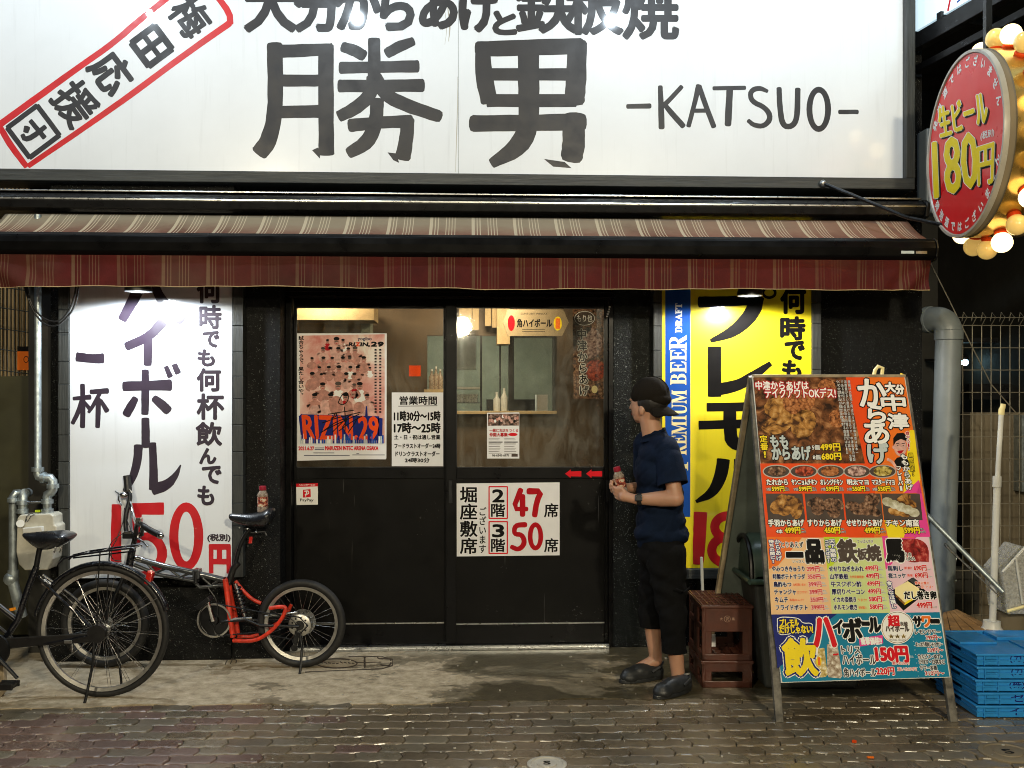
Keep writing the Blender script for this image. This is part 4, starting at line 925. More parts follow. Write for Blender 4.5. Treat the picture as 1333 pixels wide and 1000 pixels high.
mb = MB(); mb.prism([(cx1 + .001, y * 1.03, z + (.008 if z > (ct + cb) / 2 else -.01)) for y, z in prof], (.025, 0, 0)); mb.build('end_cap', M['black_plastic'], AW, bevel=.006)
fx0, fx1 = W(8, 282, AY0).x, W(1181, 282, AY0).x
bx0, bx1 = W(-28, 320, AY1).x, W(1214, 320, AY1).x
fz0 = W(600, 283, AY0).z; bz1 = W(600, 307, AY1 + .02).z; bz0 = W(600, 336, AY1).z; bzm = (bz0 + bz1) / 2
NX, NY = 150, 10; vs = []; fs = []
for j in range(NY + 1):
    f_ = j / NY
    for i in range(NX + 1):
        x = fx0 + (fx1 - fx0) * i / NX; x = x + (1 if i > NX / 2 else -1) * 0
        z = fz0 + (bz1 - .012 - fz0) * f_ - .022 * math.sin(f_ * PI) + .003 * math.sin(x * 2.3 + 1) * math.sin(f_ * PI) + .0018 * math.sin(x * 17) * math.sin(f_ * PI)
        vs.append((x, AY0 + (AY1 + .01 - AY0) * f_, z))
for j in range(NY):
    for i in range(NX): a = j * (NX + 1) + i; fs.append((a, a + 1, a + NX + 2, a + NX + 1))
mb = MB(); mb.add(vs, fs); fo = mb.build('fabric', M['awn_top'], AW, smooth='all'); md = fo.modifiers.new('thick', 'SOLIDIFY'); md.thickness = .0015
mb = MB(); pr = [(AY1 + .055, bz1 - .015), (AY1 + .03, bz1 - .001), (AY1 - .01, bz1), (AY1 - .04, bz1 - .022), (AY1 - .05, bz1 - .06), (AY1 - .04, bz0 + .02), (AY1 - .01, bz0), (AY1 + .03, bz0), (AY1 + .055, bz0 + .02)]
mb.prism([(bx0, y, z) for y, z in pr], (bx1 - bx0, 0, 0)); mb.build('front_bar', M['alu_black'], AW, bevel=.006, seg=3)
for x, s_ in ((bx0 - .012, 1), (bx1, 1)):
    mb = MB(); mb.prism([(x, (y - AY1) * 1.06 + AY1, (z - bzm) * 1.06 + bzm) for y, z in pr], (.012, 0, 0)); mb.build('end_cap', M['black_plastic'], AW, bevel=.003)
p = W(1173, 328, AY1 - .05); MB().box(p.x, p.x + .075, AY1 - .0525, AY1 - .0505, p.z - .010, p.z + .006).build('maker_plate', M['silver_print'], AW)
MB().box(p.x + .085, p.x + .15, AY1 - .0525, AY1 - .0505, p.z - .010, p.z + .006).build('maker_plate', M['steel'], AW)
# valance
vz1 = bz0 + .004; vz0 = W(600, 375.5, AY1).z; NX, NY = 300, 10; vs = []; fs = []; vx0, vx1 = bx0 + .01, bx1 - .015
for j in range(NY + 1):
    g_ = j / NY
    for i in range(NX + 1):
        x = vx0 + (vx1 - vx0) * i / NX; ed = max(0, 1 - (vx1 - x) / .35); el = max(0, 1 - (x - vx0) / .5)
        y = AY1 - .012 + g_ * (.007 * math.sin(x * 9) + .004 * math.sin(x * 23 + 1)) + g_ * ed * .022 * math.sin((x * 40) + g_ * 5) + g_ * el * .03 * math.sin(x * 22 - g_ * 5)
        z = vz1 + (vz0 - vz1) * g_ * (1 + .016 * math.sin(x * 7) + .022 * math.sin(x * 2.1 + 1) + .01 * math.sin(x * 19)) ; xx = x - ed * g_ * .02
        vs.append((xx, y, z))
for j in range(NY):
    for i in range(NX): a = j * (NX + 1) + i; fs.append((a, a + 1, a + NX + 2, a + NX + 1))
mb = MB(); mb.add(vs, fs); mb.build('valance', M['awn_val'], AW, smooth='all')
mb = MB(); mb.tube([(vs[NY * (NX + 1) + i][0], vs[NY * (NX + 1) + i][1], vs[NY * (NX + 1) + i][2]) for i in range(0, NX + 1, 3)], .0022, 4); mb.build('hem', M['cream_print'] if False else M['siding'], AW)
for xa in (W(330, 300, -.5).x, W(1000, 300, -.5).x):
    mb = MB(); mb.tube([(xa, -.27, cb - .11), (xa + .12, -.44, bzm - .04), (xa, -.59, bzm - .02)], .018, 8); mb.build('folding_arm', M['dark_steel'], AW)

# ---- lamps
def dome_lamp(u, label, yb):
    T = thing('dome_lamp', label, 'lamp', (u.x, u.y, u.z), 'dome lamps under the awning')
    mb = MB(); mb.lathe([(.030, .075), (.045, .07), (.066, .045), (.074, .018), (.075, .0), (.070, .0), (.067, .02), (.055, .045), (.02, .055)], tuple(u), n=28, cap0=True, cap1=True); mb.build('lamp_shade', M['black_plastic'], T, smooth=True)
    mb = MB(); mb.cyl((u.x, u.y, u.z + .07), (u.x, u.y, u.z + .13), .014); mb.tube([(u.x, u.y, u.z + .12), (u.x, (u.y + yb) / 2, u.z + .15), (u.x, yb, u.z + .12)], .009, 8); mb.build('lamp_arm', M['dark_steel'], T, smooth=True)
    mb = MB(); mb.sphere((u.x, u.y, u.z + .048), .038, 16, 10, sc=(1, 1, .35)); mb.build('bulb', M['lamp_glow'], T, smooth='all')
dome_lamp(UL[0], 'black dome lamp shining on the white sign under the awning', -.26); dome_lamp(UL[1], 'black dome lamp shining on the yellow sign under the awning', -.12)
for i, q in enumerate(floods):
    T = thing('flood_lamp', ('added unseen flood lamp beyond the left edge, above the shop sign', 'flood lamp above the slanting red framed lettering', 'second flood lamp from the left above the shop sign', 'third flood lamp from the left above the shop sign', 'rightmost flood lamp above the word KATSUO')[i], 'lamp', tuple(q), 'flood lamps above the shop sign')
    ax = Vector((0, .55, -.83)).normalized(); c = q - ax * .05
    mb = MB(); mb.lathe([(.05, -.06), (.07, -.05), (.085, .0), (.08, .01), (.06, -.02)], tuple(c), tuple(ax), n=24); mb.build('lamp_head', M['dark_steel'], T, smooth=True)
    mb = MB(); mb.tube([c - ax * .05, c + Vector((0, .2, .35)), (c.x, SIGN_Y, sz1 + .08)], .012, 8); mb.build('lamp_arm', M['dark_steel'], T, smooth=True)
# street lamps behind the viewer
for i, q in enumerate(STREET):
    LG0 = i == 2
    T = thing('street_lamp', ('street lamp on the left across the road behind the viewer', 'street lamp on the right across the road behind the viewer', 'low bright lamp straight across the road behind the viewer')[i], 'street lamp', (q.x, q.y - .5, 0), 'street lamps')
    mb = MB(); mb.tube([(q.x, q.y - .5, -.06), (q.x, q.y - .5, q.z), (q.x, q.y - .3, q.z + .25), (q.x, q.y - .05, q.z + .25)], [.06, .045, .035, .03], 10); mb.build('pole', M['galv'], T, smooth=True)
    mb = MB(); mb.lathe([(.02, .26), (.16, .2), (.2, .17)], tuple(q), n=20); mb.build('lamp_cover', M['dark_steel'], T, smooth=True)

# ================================================================== round beer sign with bulbs
def pxof(p):
    q = p - CAM; d_ = q.dot(FW); return 666.5 + q.dot(RT) / d_ * F
best = None
for i_ in range(0, 60):
    for j_ in range(1240, 1275):
        C_ = W(j_, 189.5, -1.13); rr0 = 119 / F * (C_ - CAM).dot(FW); an = R(i_); h_ = Vector((-math.sin(an), -math.cos(an), 0)); e_ = abs(pxof(C_ + h_ * rr0) - 1311) + abs(pxof(C_ - h_ * rr0) - 1210)
        h2 = Vector((math.sin(an), -math.cos(an), 0)); e2 = abs(pxof(C_ + h2 * rr0) - 1311) + abs(pxof(C_ - h2 * rr0) - 1210)
        for ee, hv in ((e_, h_), (e2, h2)):
            if best is None or ee < best[0]: best = (ee, C_, hv, rr0)
_, C, hh, RR = best; tt = Vector((-hh.y, hh.x, 0)); print('beer sign', best)
BS = thing('round_beer_sign', 'round red draft beer sign reading 180 with globe bulbs round its rim', 'sign', tuple(C))
TH = .30
mb = MB(); mb.lathe([(RR * .955, -.004), (RR * .955, .01)], tuple(C), tuple(tt), n=64); mb.build('sign_face', M['sign_red'], BS)
mb = MB(); mb.lathe([(RR * .955, .001), (RR * .965, -.012), (RR * .995, -.012), (RR, .0), (RR, .014)], tuple(C), tuple(tt), n=64, cap0=False, cap1=False); mb.build('rim_ring', M['sign_grey'], BS, smooth=True)
mb = MB(); mb.lathe([(RR * .999, .0145), (RR * .985, .017), (RR * .985, .045), (RR * .999, .048)], tuple(C), tuple(tt), n=64, cap0=False, cap1=False); mb.build('rim_band', M['brownslab'], BS, smooth=True)
mb = MB(); mb.lathe([(RR * .999, .0485), (RR * .999, TH), (RR * .9, TH + .01)], tuple(C), tuple(tt), n=64, cap0=False, cap1=True); mb.build('rim_drum', M['brass'], BS, smooth=True)
mbb = MB(); mbb.sphere((0, 0, 0), .052, 18, 12); be = MB(); be.lathe([(.03, -.075), (.034, -.055), (.026, -.04)], n=14)
NB = 20; lit = {1, 4, 7, 9, 12, 13, 15, 17, 19}
bm_on = None
for k in range(NB):
    a = 2 * PI * (k + .3) / NB
    d = hh * math.sin(a) + Vector((0, 0, 1)) * math.cos(a); pos = C + tt * .14 + d * (RR + .062)
    key = k in lit
    if k == 0:
        on = mbb.build('bulb', M['bulb_on']); off = mbb.build('bulb', M['bulb_off']); so = be.build('bulb_socket', M['vermil'])
        for q in (on, off, so):
            o_ = ORG[q]
            for v in q.data.vertices: v.co += o_
            for pl_ in q.data.polygons: pl_.use_smooth = True
        src = {True: on.data, False: off.data}; sod = so.data
        for q in (on, off, so): bpy.data.objects.remove(q)
    b = bpy.data.objects.new('bulb', src[key]); COL.objects.link(b); b.parent = BS; b.location = pos - C; b.rotation_euler = d.to_track_quat('Z', 'Y').to_euler()
    s_ = bpy.data.objects.new('bulb_socket', sod); COL.objects.link(s_); s_.parent = b
S = Surf(C - tt * .0045, hh, (0, 0, 1), BS); t = (1133, 0, 2.855)
def q4(*p): return [(t[0] + x / t[2], t[1] + y / t[2]) for x, y in p]
for s, q, bd in (('生ビール', ((250, 405), (425, 330), (440, 455), (262, 510)), .9), ('180', ((232, 530), (392, 488), (402, 690), (240, 738)), 1.35), ('円', ((398, 550), (460, 530), (455, 680), (402, 690)), .9)):
    txt(S, s, [(x + 1.6, y + 1.6) for x, y in q4(*q)], 'grey_s' if False else 'dark_print', bd + .9, lay=1); txt(S, s, q4(*q), 'yellow_print', bd, 'white_print', .9, lay=2)
txt(S, '(税別)', q4((412, 490), (462, 478), (460, 508), (410, 525)), 'white_print', .2, lay=2)
msg = '※発泡酒ではございません'
for i, ch in enumerate(msg):
    for top in (True, False):
        a = R(-74 + i * 148 / 11) if top else R(-66 + i * 132 / 11)
        rr = RR * .875; sg = 1 if top else -1
        c = Vector((math.sin(a) * rr, sg * math.cos(a) * rr)); r_ = Vector((math.cos(a), -sg * math.sin(a))); u_ = Vector((math.sin(a) * sg, math.cos(a)))
        h_ = .027
        c0 = C + hh * 0
        q = [c - r_ * h_ + u_ * h_, c + r_ * h_ + u_ * h_, c + r_ * h_ - u_ * h_, c - r_ * h_ - u_ * h_]
        txt(S, ch, [tuple(p) for p in q], 'white_print', .0022, lay=1, mode='uv', em=True)
for o in S.flush(): pass
# hangers, stay rod, plate
mb = MB(); p = W(1253, 68, -1.1); q = C + tt * .12 + Vector((0, 0, RR)); mb.box(q.x - .016, q.x + .016, q.y - .016, q.y + .016, q.z, q.z + .28); mb.build('hanger_bar', M['dark_steel'], BS)
mb = MB(); mb.tube([W(1070, 238, SIGN_Y - .07), W(1180, 283, -.6), C + tt * .15 - Vector((0, 0, RR + .01)) + hh * .06], .011, 8); mb.build('stay_rod', M['dark_steel'], BS, smooth=True)
mb = MB(); p = W(1071, 239, SIGN_Y - .07); mb.sphere(tuple(p), .022, 10, 8); mb.build('rod_bracket', M['steel'], BS, smooth=True)
mb = MB(); p0 = W(1204, 278, -.15); p1 = W(1216, 168, -.15); mb.box(p0.x, p1.x + .12, -.17, -.04, p0.z, p1.z); mb.build('junction_box', M['pvc'], BS, bevel=.01)

# ================================================================== neighbour on the right
NB_ = thing('neighbour_canopy', 'steel canopy beams of the neighbouring building above the round sign', 'canopy', tuple(W(1190, 60, -.1)))
dv = Vector((-.179, .984, 0)).normalized(); P0 = W(1188, 55, -.1)
side = Vector((.984, .179, 0))
for k, (y, th, mt) in enumerate(((56, .05, 'dark_steel'), (92, .022, 'alu_black'))):
    p = W(1187, y, -.1); q = p - dv * 3.0; mb = MB(); mb.obox((p + q) / 2 + side * .03, dv * 1.5, side * .03, UP * th); mb.build('beam', M[mt], NB_, bevel=.004)
mb = MB(); p = W(1200, 70, -.1) + UP * .1; mb.obox(p - dv * 1.5 + side * 1.0 + UP * .25, dv * 3, side * .95, UP * .03); mb.build('canopy_roof', M['darkwall'], NB_)
for k in range(5): mb = MB(); p = P0 - dv * (.25 + k * .6) + side * .5 + UP * .06; mb.obox(p, side * .5, dv * .02, UP * .03); mb.build('cross_beam', M['dark_steel'], NB_)
NS = thing('neighbour_sign', 'backlit pale blue sign over the dark steel beams at the top right', 'sign', tuple(P0 + UP * .1))
t_ = NT('backlit_pale_panel'); t_.set(col=(.7, .8, .85), emit=(.62, .84, .95), es=.75, rough=.4); M['backlit'] = t_.m
p = P0 + UP * .53 + side * .0; mb = MB(); mb.obox(p - dv * 1.3 + side * .05, dv * 1.3, side * .03, UP * .46); mb.build('lit_panel', M['backlit'], NS)
S = Surf(p + side * .019, -dv, (0, 0, 1), NS); stroke(S, [(1234, 14, 2.2), (1238, -6, 2.2)], 'red_print', 1); stroke(S, [(1246, 3, 2), (1256, -6, 2)], 'blue_print', 1); S.flush()
# building to the right and behind
NW = thing('neighbour_building', 'dark concrete neighbouring building behind the wire fence on the right', 'building', (5, 3, 0))
MB().box(2.9, 9, 2.6, 3.2, -.05, 5.5).build('back_wall', M['darkwall'], NW)
MB().box(4.3, 4.6, -3.2, 2.6, -.05, 5.5).build('side_wall', M['darkwall'], NW)
def slab(px0, px1, py0, py1, Y, m, nm, th=.1):
    a = W(px0, py1, Y); b = W(px1, py0, Y); return MB().box(a.x, b.x, Y, Y + th, a.z, b.z).build(nm, M[m], NW)
slab(1263, 1400, 537, 830, .6, 'brownslab', 'low_wall'); slab(1330, 1400, 540, 640, .5, 'galv', 'meter_cabinet'); slab(1240, 1275, 740, 800, .45, 'darkwall', 'step_block')
slab(1255, 1310, 440, 446, 1.6, 'dark_steel', 'shelf_beam'); slab(1262, 1400, 500, 520, 1.4, 'dark_steel', 'shelf_beam')
LG = thing('far_lamp', 'small blue white lamp glowing far behind the wire fence', 'lamp', tuple(W(1256, 472, 1.9)))
p = W(1256, 472, 1.9); mb = MB(); mb.sphere(tuple(p), .028, 14, 10); mb.build('glass_globe', M['far_glow'], LG, smooth='all'); mb = MB(); mb.cyl((p.x, p.y, p.z + .02), (p.x, p.y + .7, p.z + .05), .012); mb.lathe([(.035, .0), (.03, .02), (.01, .03)], (p.x, p.y, p.z + .026)); mb.build('lamp_bracket', M['dark_steel'], LG)
# wire fence
FN = thing('wire_fence', 'tall brown wire mesh fence with bent top beside the grey drain pipe', 'fence', tuple(W(1300, 700, .15)))
FN.location.z = 0; ORG[FN] = Vector(FN.location)
YF = .15; xa = W(1241, 500, YF).x; xb = xa + 1.1; z0 = .02; z1 = W(1300, 418, YF).z
vm = MB().tube([(0, 0, z0), (0, 0, z1 - .03), (0, -.055, z1 + .02), (0, -.01, z1 + .055), (0, .01, z1 + .0)], .0032, 6)
def raw_mesh(mb, nm, mat):
    o = mb.build(nm, mat); off = ORG[o]; me = o.data
    for v in me.vertices: v.co += off
    bpy.data.objects.remove(o); return me
vme = raw_mesh(vm, 'wire', M['mesh_wire']); hme = raw_mesh(MB().tube([(0, 0, 0), (xb - xa, 0, 0)], .0030, 6), 'wire', M['mesh_wire'])
x = xa
while x < xb:
    o = bpy.data.objects.new('wire', vme); COL.objects.link(o); o.parent = FN; o.location = Vector((x, YF, 0)) - ORG[FN]; x += .0635
z = z1
zs_ = [z1 + .018, z1 - .03] + [z1 - .03 - .1465 * k for k in range(1, 14)]
for k, z in enumerate(zs_):
    if z < .03: continue
    o = bpy.data.objects.new('wire', hme); COL.objects.link(o); o.parent = FN; o.location = Vector((xa, YF - (.055 if k == 0 else .004), z)) - ORG[FN]
for xx in (xa - .03,): MB().cyl((xx, YF + .03, 0), (xx, YF + .03, z1), .012).build('fence_post', M['dark_steel'], FN, smooth=True)
for z in (1.06, .78, .5, .36): mb = MB(); mb.obox((xa - .012, YF - .01, z), (.022, 0, 0), (0, .012, 0), (0, 0, .012)); mb.cyl((xa - .03, YF - .02, z), (xa + .005, YF - .03, z + .006), .008); mb.build('clamp', M['steel'], FN)

# drain pipe
DP = thing('drain_pipe', 'thick grey plastic drain pipe with elbow top at the corner of the black wall', 'pipe', (W(1232, 700, -.12).x, -.12, 0))
r_ = .078; tp = W(1235, 436, -.12); bt = W(1229, 700, -.12); bt = Vector((tp.x - .055, -.12, 0))
mb = MB(); mb.tube([bt, tp], r_, 28); mb.build('pipe', M['pvc'], DP, smooth=True)
mb = MB(); mb.lathe([(r_ * 1.0, -.005), (r_ * 1.1, 0), (r_ * 1.1, .055), (r_ * 1.02, .06)], (tp.x, tp.y, tp.z - .03), n=28); mb.build('pipe_collar', M['pvc'], DP, smooth=True)
mb = MB(); arc = []
for k in range(9):
    a = k / 8 * PI / 2; arc.append((tp.x - .045 * (1 - math.cos(a)), -.12 + .085 * (1 - math.cos(a)), tp.z + .02 + .085 * math.sin(a)))
arc += [(arc[-1][0] - .01, arc[-1][1] + .03, arc[-1][2])]
mb.tube(arc, r_ * 1.02, 28); mb.build('elbow', M['pvc'], DP, smooth=True); e = arc[-1]
mb = MB(); mb.lathe([(r_ * 1.1, 0), (r_ * 1.1, .03)], (e[0] + .0, e[1], e[2]), (-.45, .89, 0), n=28); mb.build('elbow_collar', M['pvc'], DP, smooth=True)
mb = MB(); mb.cyl((e[0] - .01, e[1] + .02, e[2]), (e[0] - .05, e[1] + .1, e[2]), r_); mb.build('pipe_end', M['pvc'], DP, smooth=True)
for k, pl in enumerate(([(1192, 300), (1215, 350), (1240, 400), (1262, 445), (1290, 500), (1322, 537)],)):
    o = MB().tube([W(x, y, .05) for x, y in pl], .004, 6).build('cable', M['mesh_wire'], smooth=True); tag(o, 'thin grey cable slanting down in front of the wire fence', 'cable')

# ================================================================== left alley
SD = thing('alley_wall', 'beige ribbed siding wall in the alley at the left edge', 'wall', (W(-20, 600, 1.2).x, 1.2, 0))
a = W(-120, 500, 1.2).x; b = W(40, 500, 1.2).x + .2
MB().box(a, b, 1.23, 1.4, 0, 4).build('siding_backing', M['siding'], SD)
x = a
mem = raw_mesh(MB().box(0, .021, 0, .03, 0, 4), 'siding_rib', M['siding'])
while x < b: o = bpy.data.objects.new('siding_rib', mem); COL.objects.link(o); o.parent = SD; o.location = Vector((x, 1.2, 0)) - ORG[SD]; x += .031
AF = thing('alley_fence', 'dark green wire fence in front of the beige siding at the left edge', 'fence', (W(-10, 600, .7).x, .7, 0))
a = W(-90, 500, .7).x; b = W(38, 500, .7).x
vme = raw_mesh(MB().tube([(0, 0, 0), (0, 0, 3.2)], .0035, 6), 'wire', M['dark_wire']); hme = raw_mesh(MB().tube([(0, 0, 0), (b - a, 0, -.09)], .004, 6), 'wire', M['dark_wire'])
x = a
while x <= b: o = bpy.data.objects.new('wire', vme); COL.objects.link(o); o.parent = AF; o.location = Vector((x, .7, 0)) - ORG[AF]; x += .0243
z = 1.5
while z < 3.2: o = bpy.data.objects.new('wire', hme); COL.objects.link(o); o.parent = AF; o.location = Vector((a, .69, z + .03)) - ORG[AF]; z += .142
on = thing('orange_notice', 'small orange notice with black heading on the alley fence', 'notice', tuple(W(30, 482, .66)))
q = [W(x, y, .66) for x, y in ((22.5, 451), (38, 451), (38, 482), (22.5, 482))]; MB().prism(q, (0, .004, 0)).build('sheet', M['orange_print'], on); S = Surf((0, .66, 0), (1, 0, 0), (0, 0, 1), on)
poly(S, [(22.5, 451), (38, 451), (38, 457.5), (22.5, 457.5)], 'dark_print', 1); txt(S, 'TOKYO', (26, 452.5, 37, 456), 'white_print', 0, lay=2) if False else None
ell(S, 34, 468, 3, 4, 'dark_print', 1, w=.8); S.flush()
gb = thing('olive_panel', 'dark olive hoarding panel standing in the alley behind the gas meter', 'panel', (W(10, 600, .45).x, .45, 0))
M['olive'] = simple('dark_olive_sheet', (.050, .048, .022), .45, var=.5, scale=2)
a = W(-120, 500, .45).x; b = W(38, 500, .45).x
MB().prism([(a, .45, 0), (b, .45, 0), (b, .45, W(20, 489, .45).z), (a, .45, W(20, 494, .45).z)], (0, .03, 0)).build('panel_sheet', M['olive'], gb)
MB().box(b + .002, b + .035, .44, .48, 0, W(20, 484, .45).z).build('panel_post', M['pvc'], gb)
cp = MB(); a = W(37, 500, -.02).x; b = W(62, 500, -.1).x; cp.box(a, b + .01, -.02, .1, 0, 3.3); o = cp.build('corner_post', M['darkwall'], B)
# gas meter and pipes
GM = thing('gas_meter', 'cream gas meter with grey pipes at the left corner of the building', 'gas meter', tuple(W(48, 745, -.36)))
t = (0, 600, 6.25); Ym = -.34
gp = lambda x, y, Y=Ym: W(t[0] + x / t[2], t[1] + y / t[2], Y)
mb = MB(); mb.tube([Vector((gp(308, 0).x, Ym, 2.62)), gp(308, 60), gp(308, 100), gp(318, 128), gp(345, 138), gp(375, 138), gp(410, 140), gp(428, 165), gp(430, 205), gp(430, 235), gp(415, 260), gp(388, 275), gp(386, 300), gp(386, 410)], [.020] * 2 + [.026] * 11 + [.024], 14); mb.build('supply_pipe', M['galv'], GM, smooth=True)
for x, y, ax in ((308, 70, 0), (355, 138, 1), (430, 205, 0), (386, 330, 0), (386, 408, 0), (186, 408, 0), (186, 338, 0), (110, 318, 0)):
    mb = MB(); p = gp(x, y); n_ = (0, 0, 1) if ax == 0 else (1, 0, 0); mb.lathe([(.034, -.012), (.034, .012)], tuple(p), n_, n=14); mb.build('pipe_collar', M['galv'], GM, smooth=True)
mb = MB(); mb.tube([gp(188, 410), gp(188, 340), gp(188, 285), gp(200, 262), gp(228, 258, Ym + .12)], .026, 14); mb.build('outlet_elbow', M['galv'], GM, smooth=True)
mb = MB(); mb.tube([gp(160, 262, Ym + .05), gp(125, 265, Ym + .03), gp(108, 290, Ym + .03), gp(108, 400, Ym + .03), gp(108, 890, Ym + .03)], .024, 14); mb.build('outlet_pipe', M['galv'], GM, smooth=True)
mb = MB(); mb.sphere(tuple(gp(92, 960, Ym + .03)), .042, 14, 10); mb.tube([gp(108, 890, Ym + .03), gp(108, 1000, Ym + .03), gp(125, 1060, Ym + .03), (gp(140, 1060).x, Ym + .06, .28)], .03, 12); mb.build('valve', M['galv'], GM, smooth=True)
mb = MB(); mb.cyl(gp(205, 338, Ym - .01), gp(360, 336, Ym - .01), .006); mb.build('brace_rod', M['steel'], GM)
mb = MB(); P4 = [gp(x, y, -.40) for x, y in ((138, 470), (160, 440), (405, 430), (435, 445), (440, 520), (460, 530), (462, 680), (440, 700), (430, 800), (385, 890), (200, 892), (150, 840), (130, 740))]
mb.prism(P4, (0, .13, 0)); mb.build('meter_case', M['meter'], GM, bevel=.018, seg=3)
mb = MB(); mb.prism([gp(x, y, -.43) for x, y in ((180, 548), (340, 535), (345, 580), (185, 590))], (0, .03, 0)); mb.build('dial_cover', M['white_plastic'], GM, bevel=.004)
mb = MB(); mb.cyl(gp(165, 510, -.42), gp(165, 510, -.39), .022); mb.build('test_plug', M['white_plastic'], GM, smooth=True)
mb = MB(); mb.obox(gp(312, 408, -.34), (.014, 0, 0), (0, .012, 0), (0, 0, .006)); mb.build('green_tag', M['lime'], GM)
mb = MB(); mb.tube([gp(205, 500, -.41), gp(215, 455, -.41), gp(250, 425, -.41), gp(285, 440, -.41), gp(250, 450, -.41), gp(225, 495, -.41), gp(210, 470, -.41)], .0022, 5); mb.build('seal_wire', M['cable'], GM)
for pl, lab in (([(30, 340), (36, 380), (42, 400), (58, 417), (78, 420), (92, 402), (99, 378), (100, 345)], 'inner black cable sagging from the awning over the grey gas pipe'), ([(28, 340), (33, 380), (45, 410), (62, 426), (78, 423), (95, 405), (102, 382), (104, 345)], 'outer black cable sagging from the awning over the grey gas pipe')):
    o = MB().tube([W(x, y, -.42) for x, y in chaikin(pl)], .0055, 7).build('cable', M['cable'], smooth=True); tag(o, lab, 'cable', 'sagging cables by the gas pipe')
# ================================================================== A-frame menu board
random.seed(41)
fL = D(1022, 945, 4.60); fL.z = 0; fR = fL + RT * .80
tL = D(981, 490, 5.05); tR = tL + RT * .80
vdir = (tL - fL).normalized()
MBd = thing('menu_board', 'tall wooden A-frame menu board covered in colourful fried chicken and drink prices', 'menu board', tuple(fL.lerp(fR, .5)))
Sb = Surf(fL.lerp(fR, .5), RT, (tL.lerp(tR, .5) - fL.lerp(fR, .5)), MBd); nB = Sb.n
def bp(x, y, lift=0): return Sb.P(x, y, 'px', lift)
c4 = [bp(979, 490), bp(1178, 489), bp(1237.5, 882), bp(1017, 889)]
MB().prism([p - nB * .001 for p in c4], -nB * .012).build('board_panel', M['white_plastic'], MBd)
for s_, x0 in ((0, fL), (1, fR)):
    a = x0 + RT * (-.02 if s_ == 0 else .02); top = (tL if s_ == 0 else tR) + RT * (-.0 if s_ == 0 else .0)
    mb = MB(); ax = (top - a) / 2; mb.obox((a + top) / 2 - nB * .031, ax, RT * .019, nB * .016); mb.build('leg', M['leg_wood'], MBd, bevel=.004)
rL = D(920, 864.7, 5.62); rL.z = 0; rR = rL + RT * .8; tLb = tL + FW * .05; tRb = tR + FW * .05
for a, top in ((rL, tLb), (rR, tRb)):
    mb = MB(); nn = (top - a).cross(RT).normalized(); mb.obox((a + top) / 2, (top - a) / 2, RT * .013, nn * .018); mb.build('leg', M['lightwood'], MBd, bevel=.003)
nn = (tLb - rL).cross(RT).normalized(); k0 = .13
mb = MB(); q = [rL.lerp(tLb, k0) + RT * .014, rR.lerp(tRb, k0) - RT * .014, rR.lerp(tRb, .985) - RT * .014, rL.lerp(tLb, .985) + RT * .014]; mb.prism([p for p in q], nn * .008); mb.build('back_panel', M['grey_board'], MBd)
mb = MB(); mb.obox(tL.lerp(tR, .5) + FW * .025 + UP * .002, RT * .40, FW * .028, UP * .008); mb.build('top_hinge', M['lightwood'], MBd, bevel=.003)
mb = MB(); mb.tube([D(x, y, 5.09) for x, y in ((1137, 492), (1139, 482), (1143, 477), (1149, 479), (1148, 492))], .010, 8); mb.build('strap', M['cream_print'], MBd, smooth=True)
mb = MB(); mb.tube([D(1173, 492, 5.08), D(1175, 487, 5.08)], .012, 8); mb.build('strap', M['yellow_print'], MBd, smooth=True)
S = Sb
SK = .0
def skx(x): return .08 + (x - 1000) / 230 * .07
def bt(s, x0, y0, x1, y1, mat, bold=0, out=None, ow=0, lay=3, **k): txt(S, s, (x0, y0, x1, y1), mat, bold, out, ow, lay, sk=skx((x0 + x1) / 2), **k)
def T_(t, *b): return bx(t, *b)
def pz(t, pts, mat, lay): poly(S, [(t[0] + x / t[2], t[1] + y / t[2]) for x, y in pts], mat, lay)
# colour fields
poly(S, [(980.5, 491.5), (1101, 491), (1126, 603.5), (990, 603.5)], 'f_karaage', 1)
poly(S, [(1101, 491), (1177, 490.5), (1196, 603), (1126, 603.5)], 'orange_print', 1); poly(S, [(1101, 491), (1124, 491), (1140, 603.5), (1126, 603.5)], 'vermil', 1.3)
poly(S, [(989.5, 603.5), (1140, 603.5), (1138, 700), (998, 700)], 'vermil', 1); poly(S, [(1140, 603.5), (1196, 603), (1211, 699), (1138, 700)], 'orange_print', 1)
poly(S, [(1160, 491), (1177, 490.5), (1198, 620), (1190, 640), (1180, 560)], 'orange_print', 1.3); poly(S, [(1184, 560), (1190, 560), (1198, 625), (1190, 642), (1176, 642), (1180, 600)], 'yellow_print', 1.5)
poly(S, [(1176, 642), (1196, 625), (1200, 642)], 'pink_print', 1.7); poly(S, [(1148, 642), (1176, 642), (1190, 700), (1162, 700)], 'orange_print', 1.5); poly(S, [(1150, 672), (1180, 690), (1176, 700), (1156, 700)], 'yellow_print', 1.8); poly(S, [(1197, 628), (1211, 699), (1172, 699), (1184, 680)], 'pink_print', 1.7)
poly(S, [(998, 699), (1073, 699), (1083, 799), (1004, 800)], 'peach', 1); poly(S, [(998, 699), (1045, 699), (1013, 736), (1001, 741)], 'orange_print', 1.3)
poly(S, [(1073, 699), (1148, 698), (1159, 798), (1083, 799)], 'palelime', 1); poly(S, [(1072, 699), (1105, 699), (1085, 735), (1077, 742)], 'lime', 1.3)
poly(S, [(1148, 698), (1208, 697), (1223, 797), (1159, 798)], 'palepink', 1); poly(S, [(1148, 698), (1195, 697.5), (1165, 730), (1153, 742)], 'pink_print', 1.3)
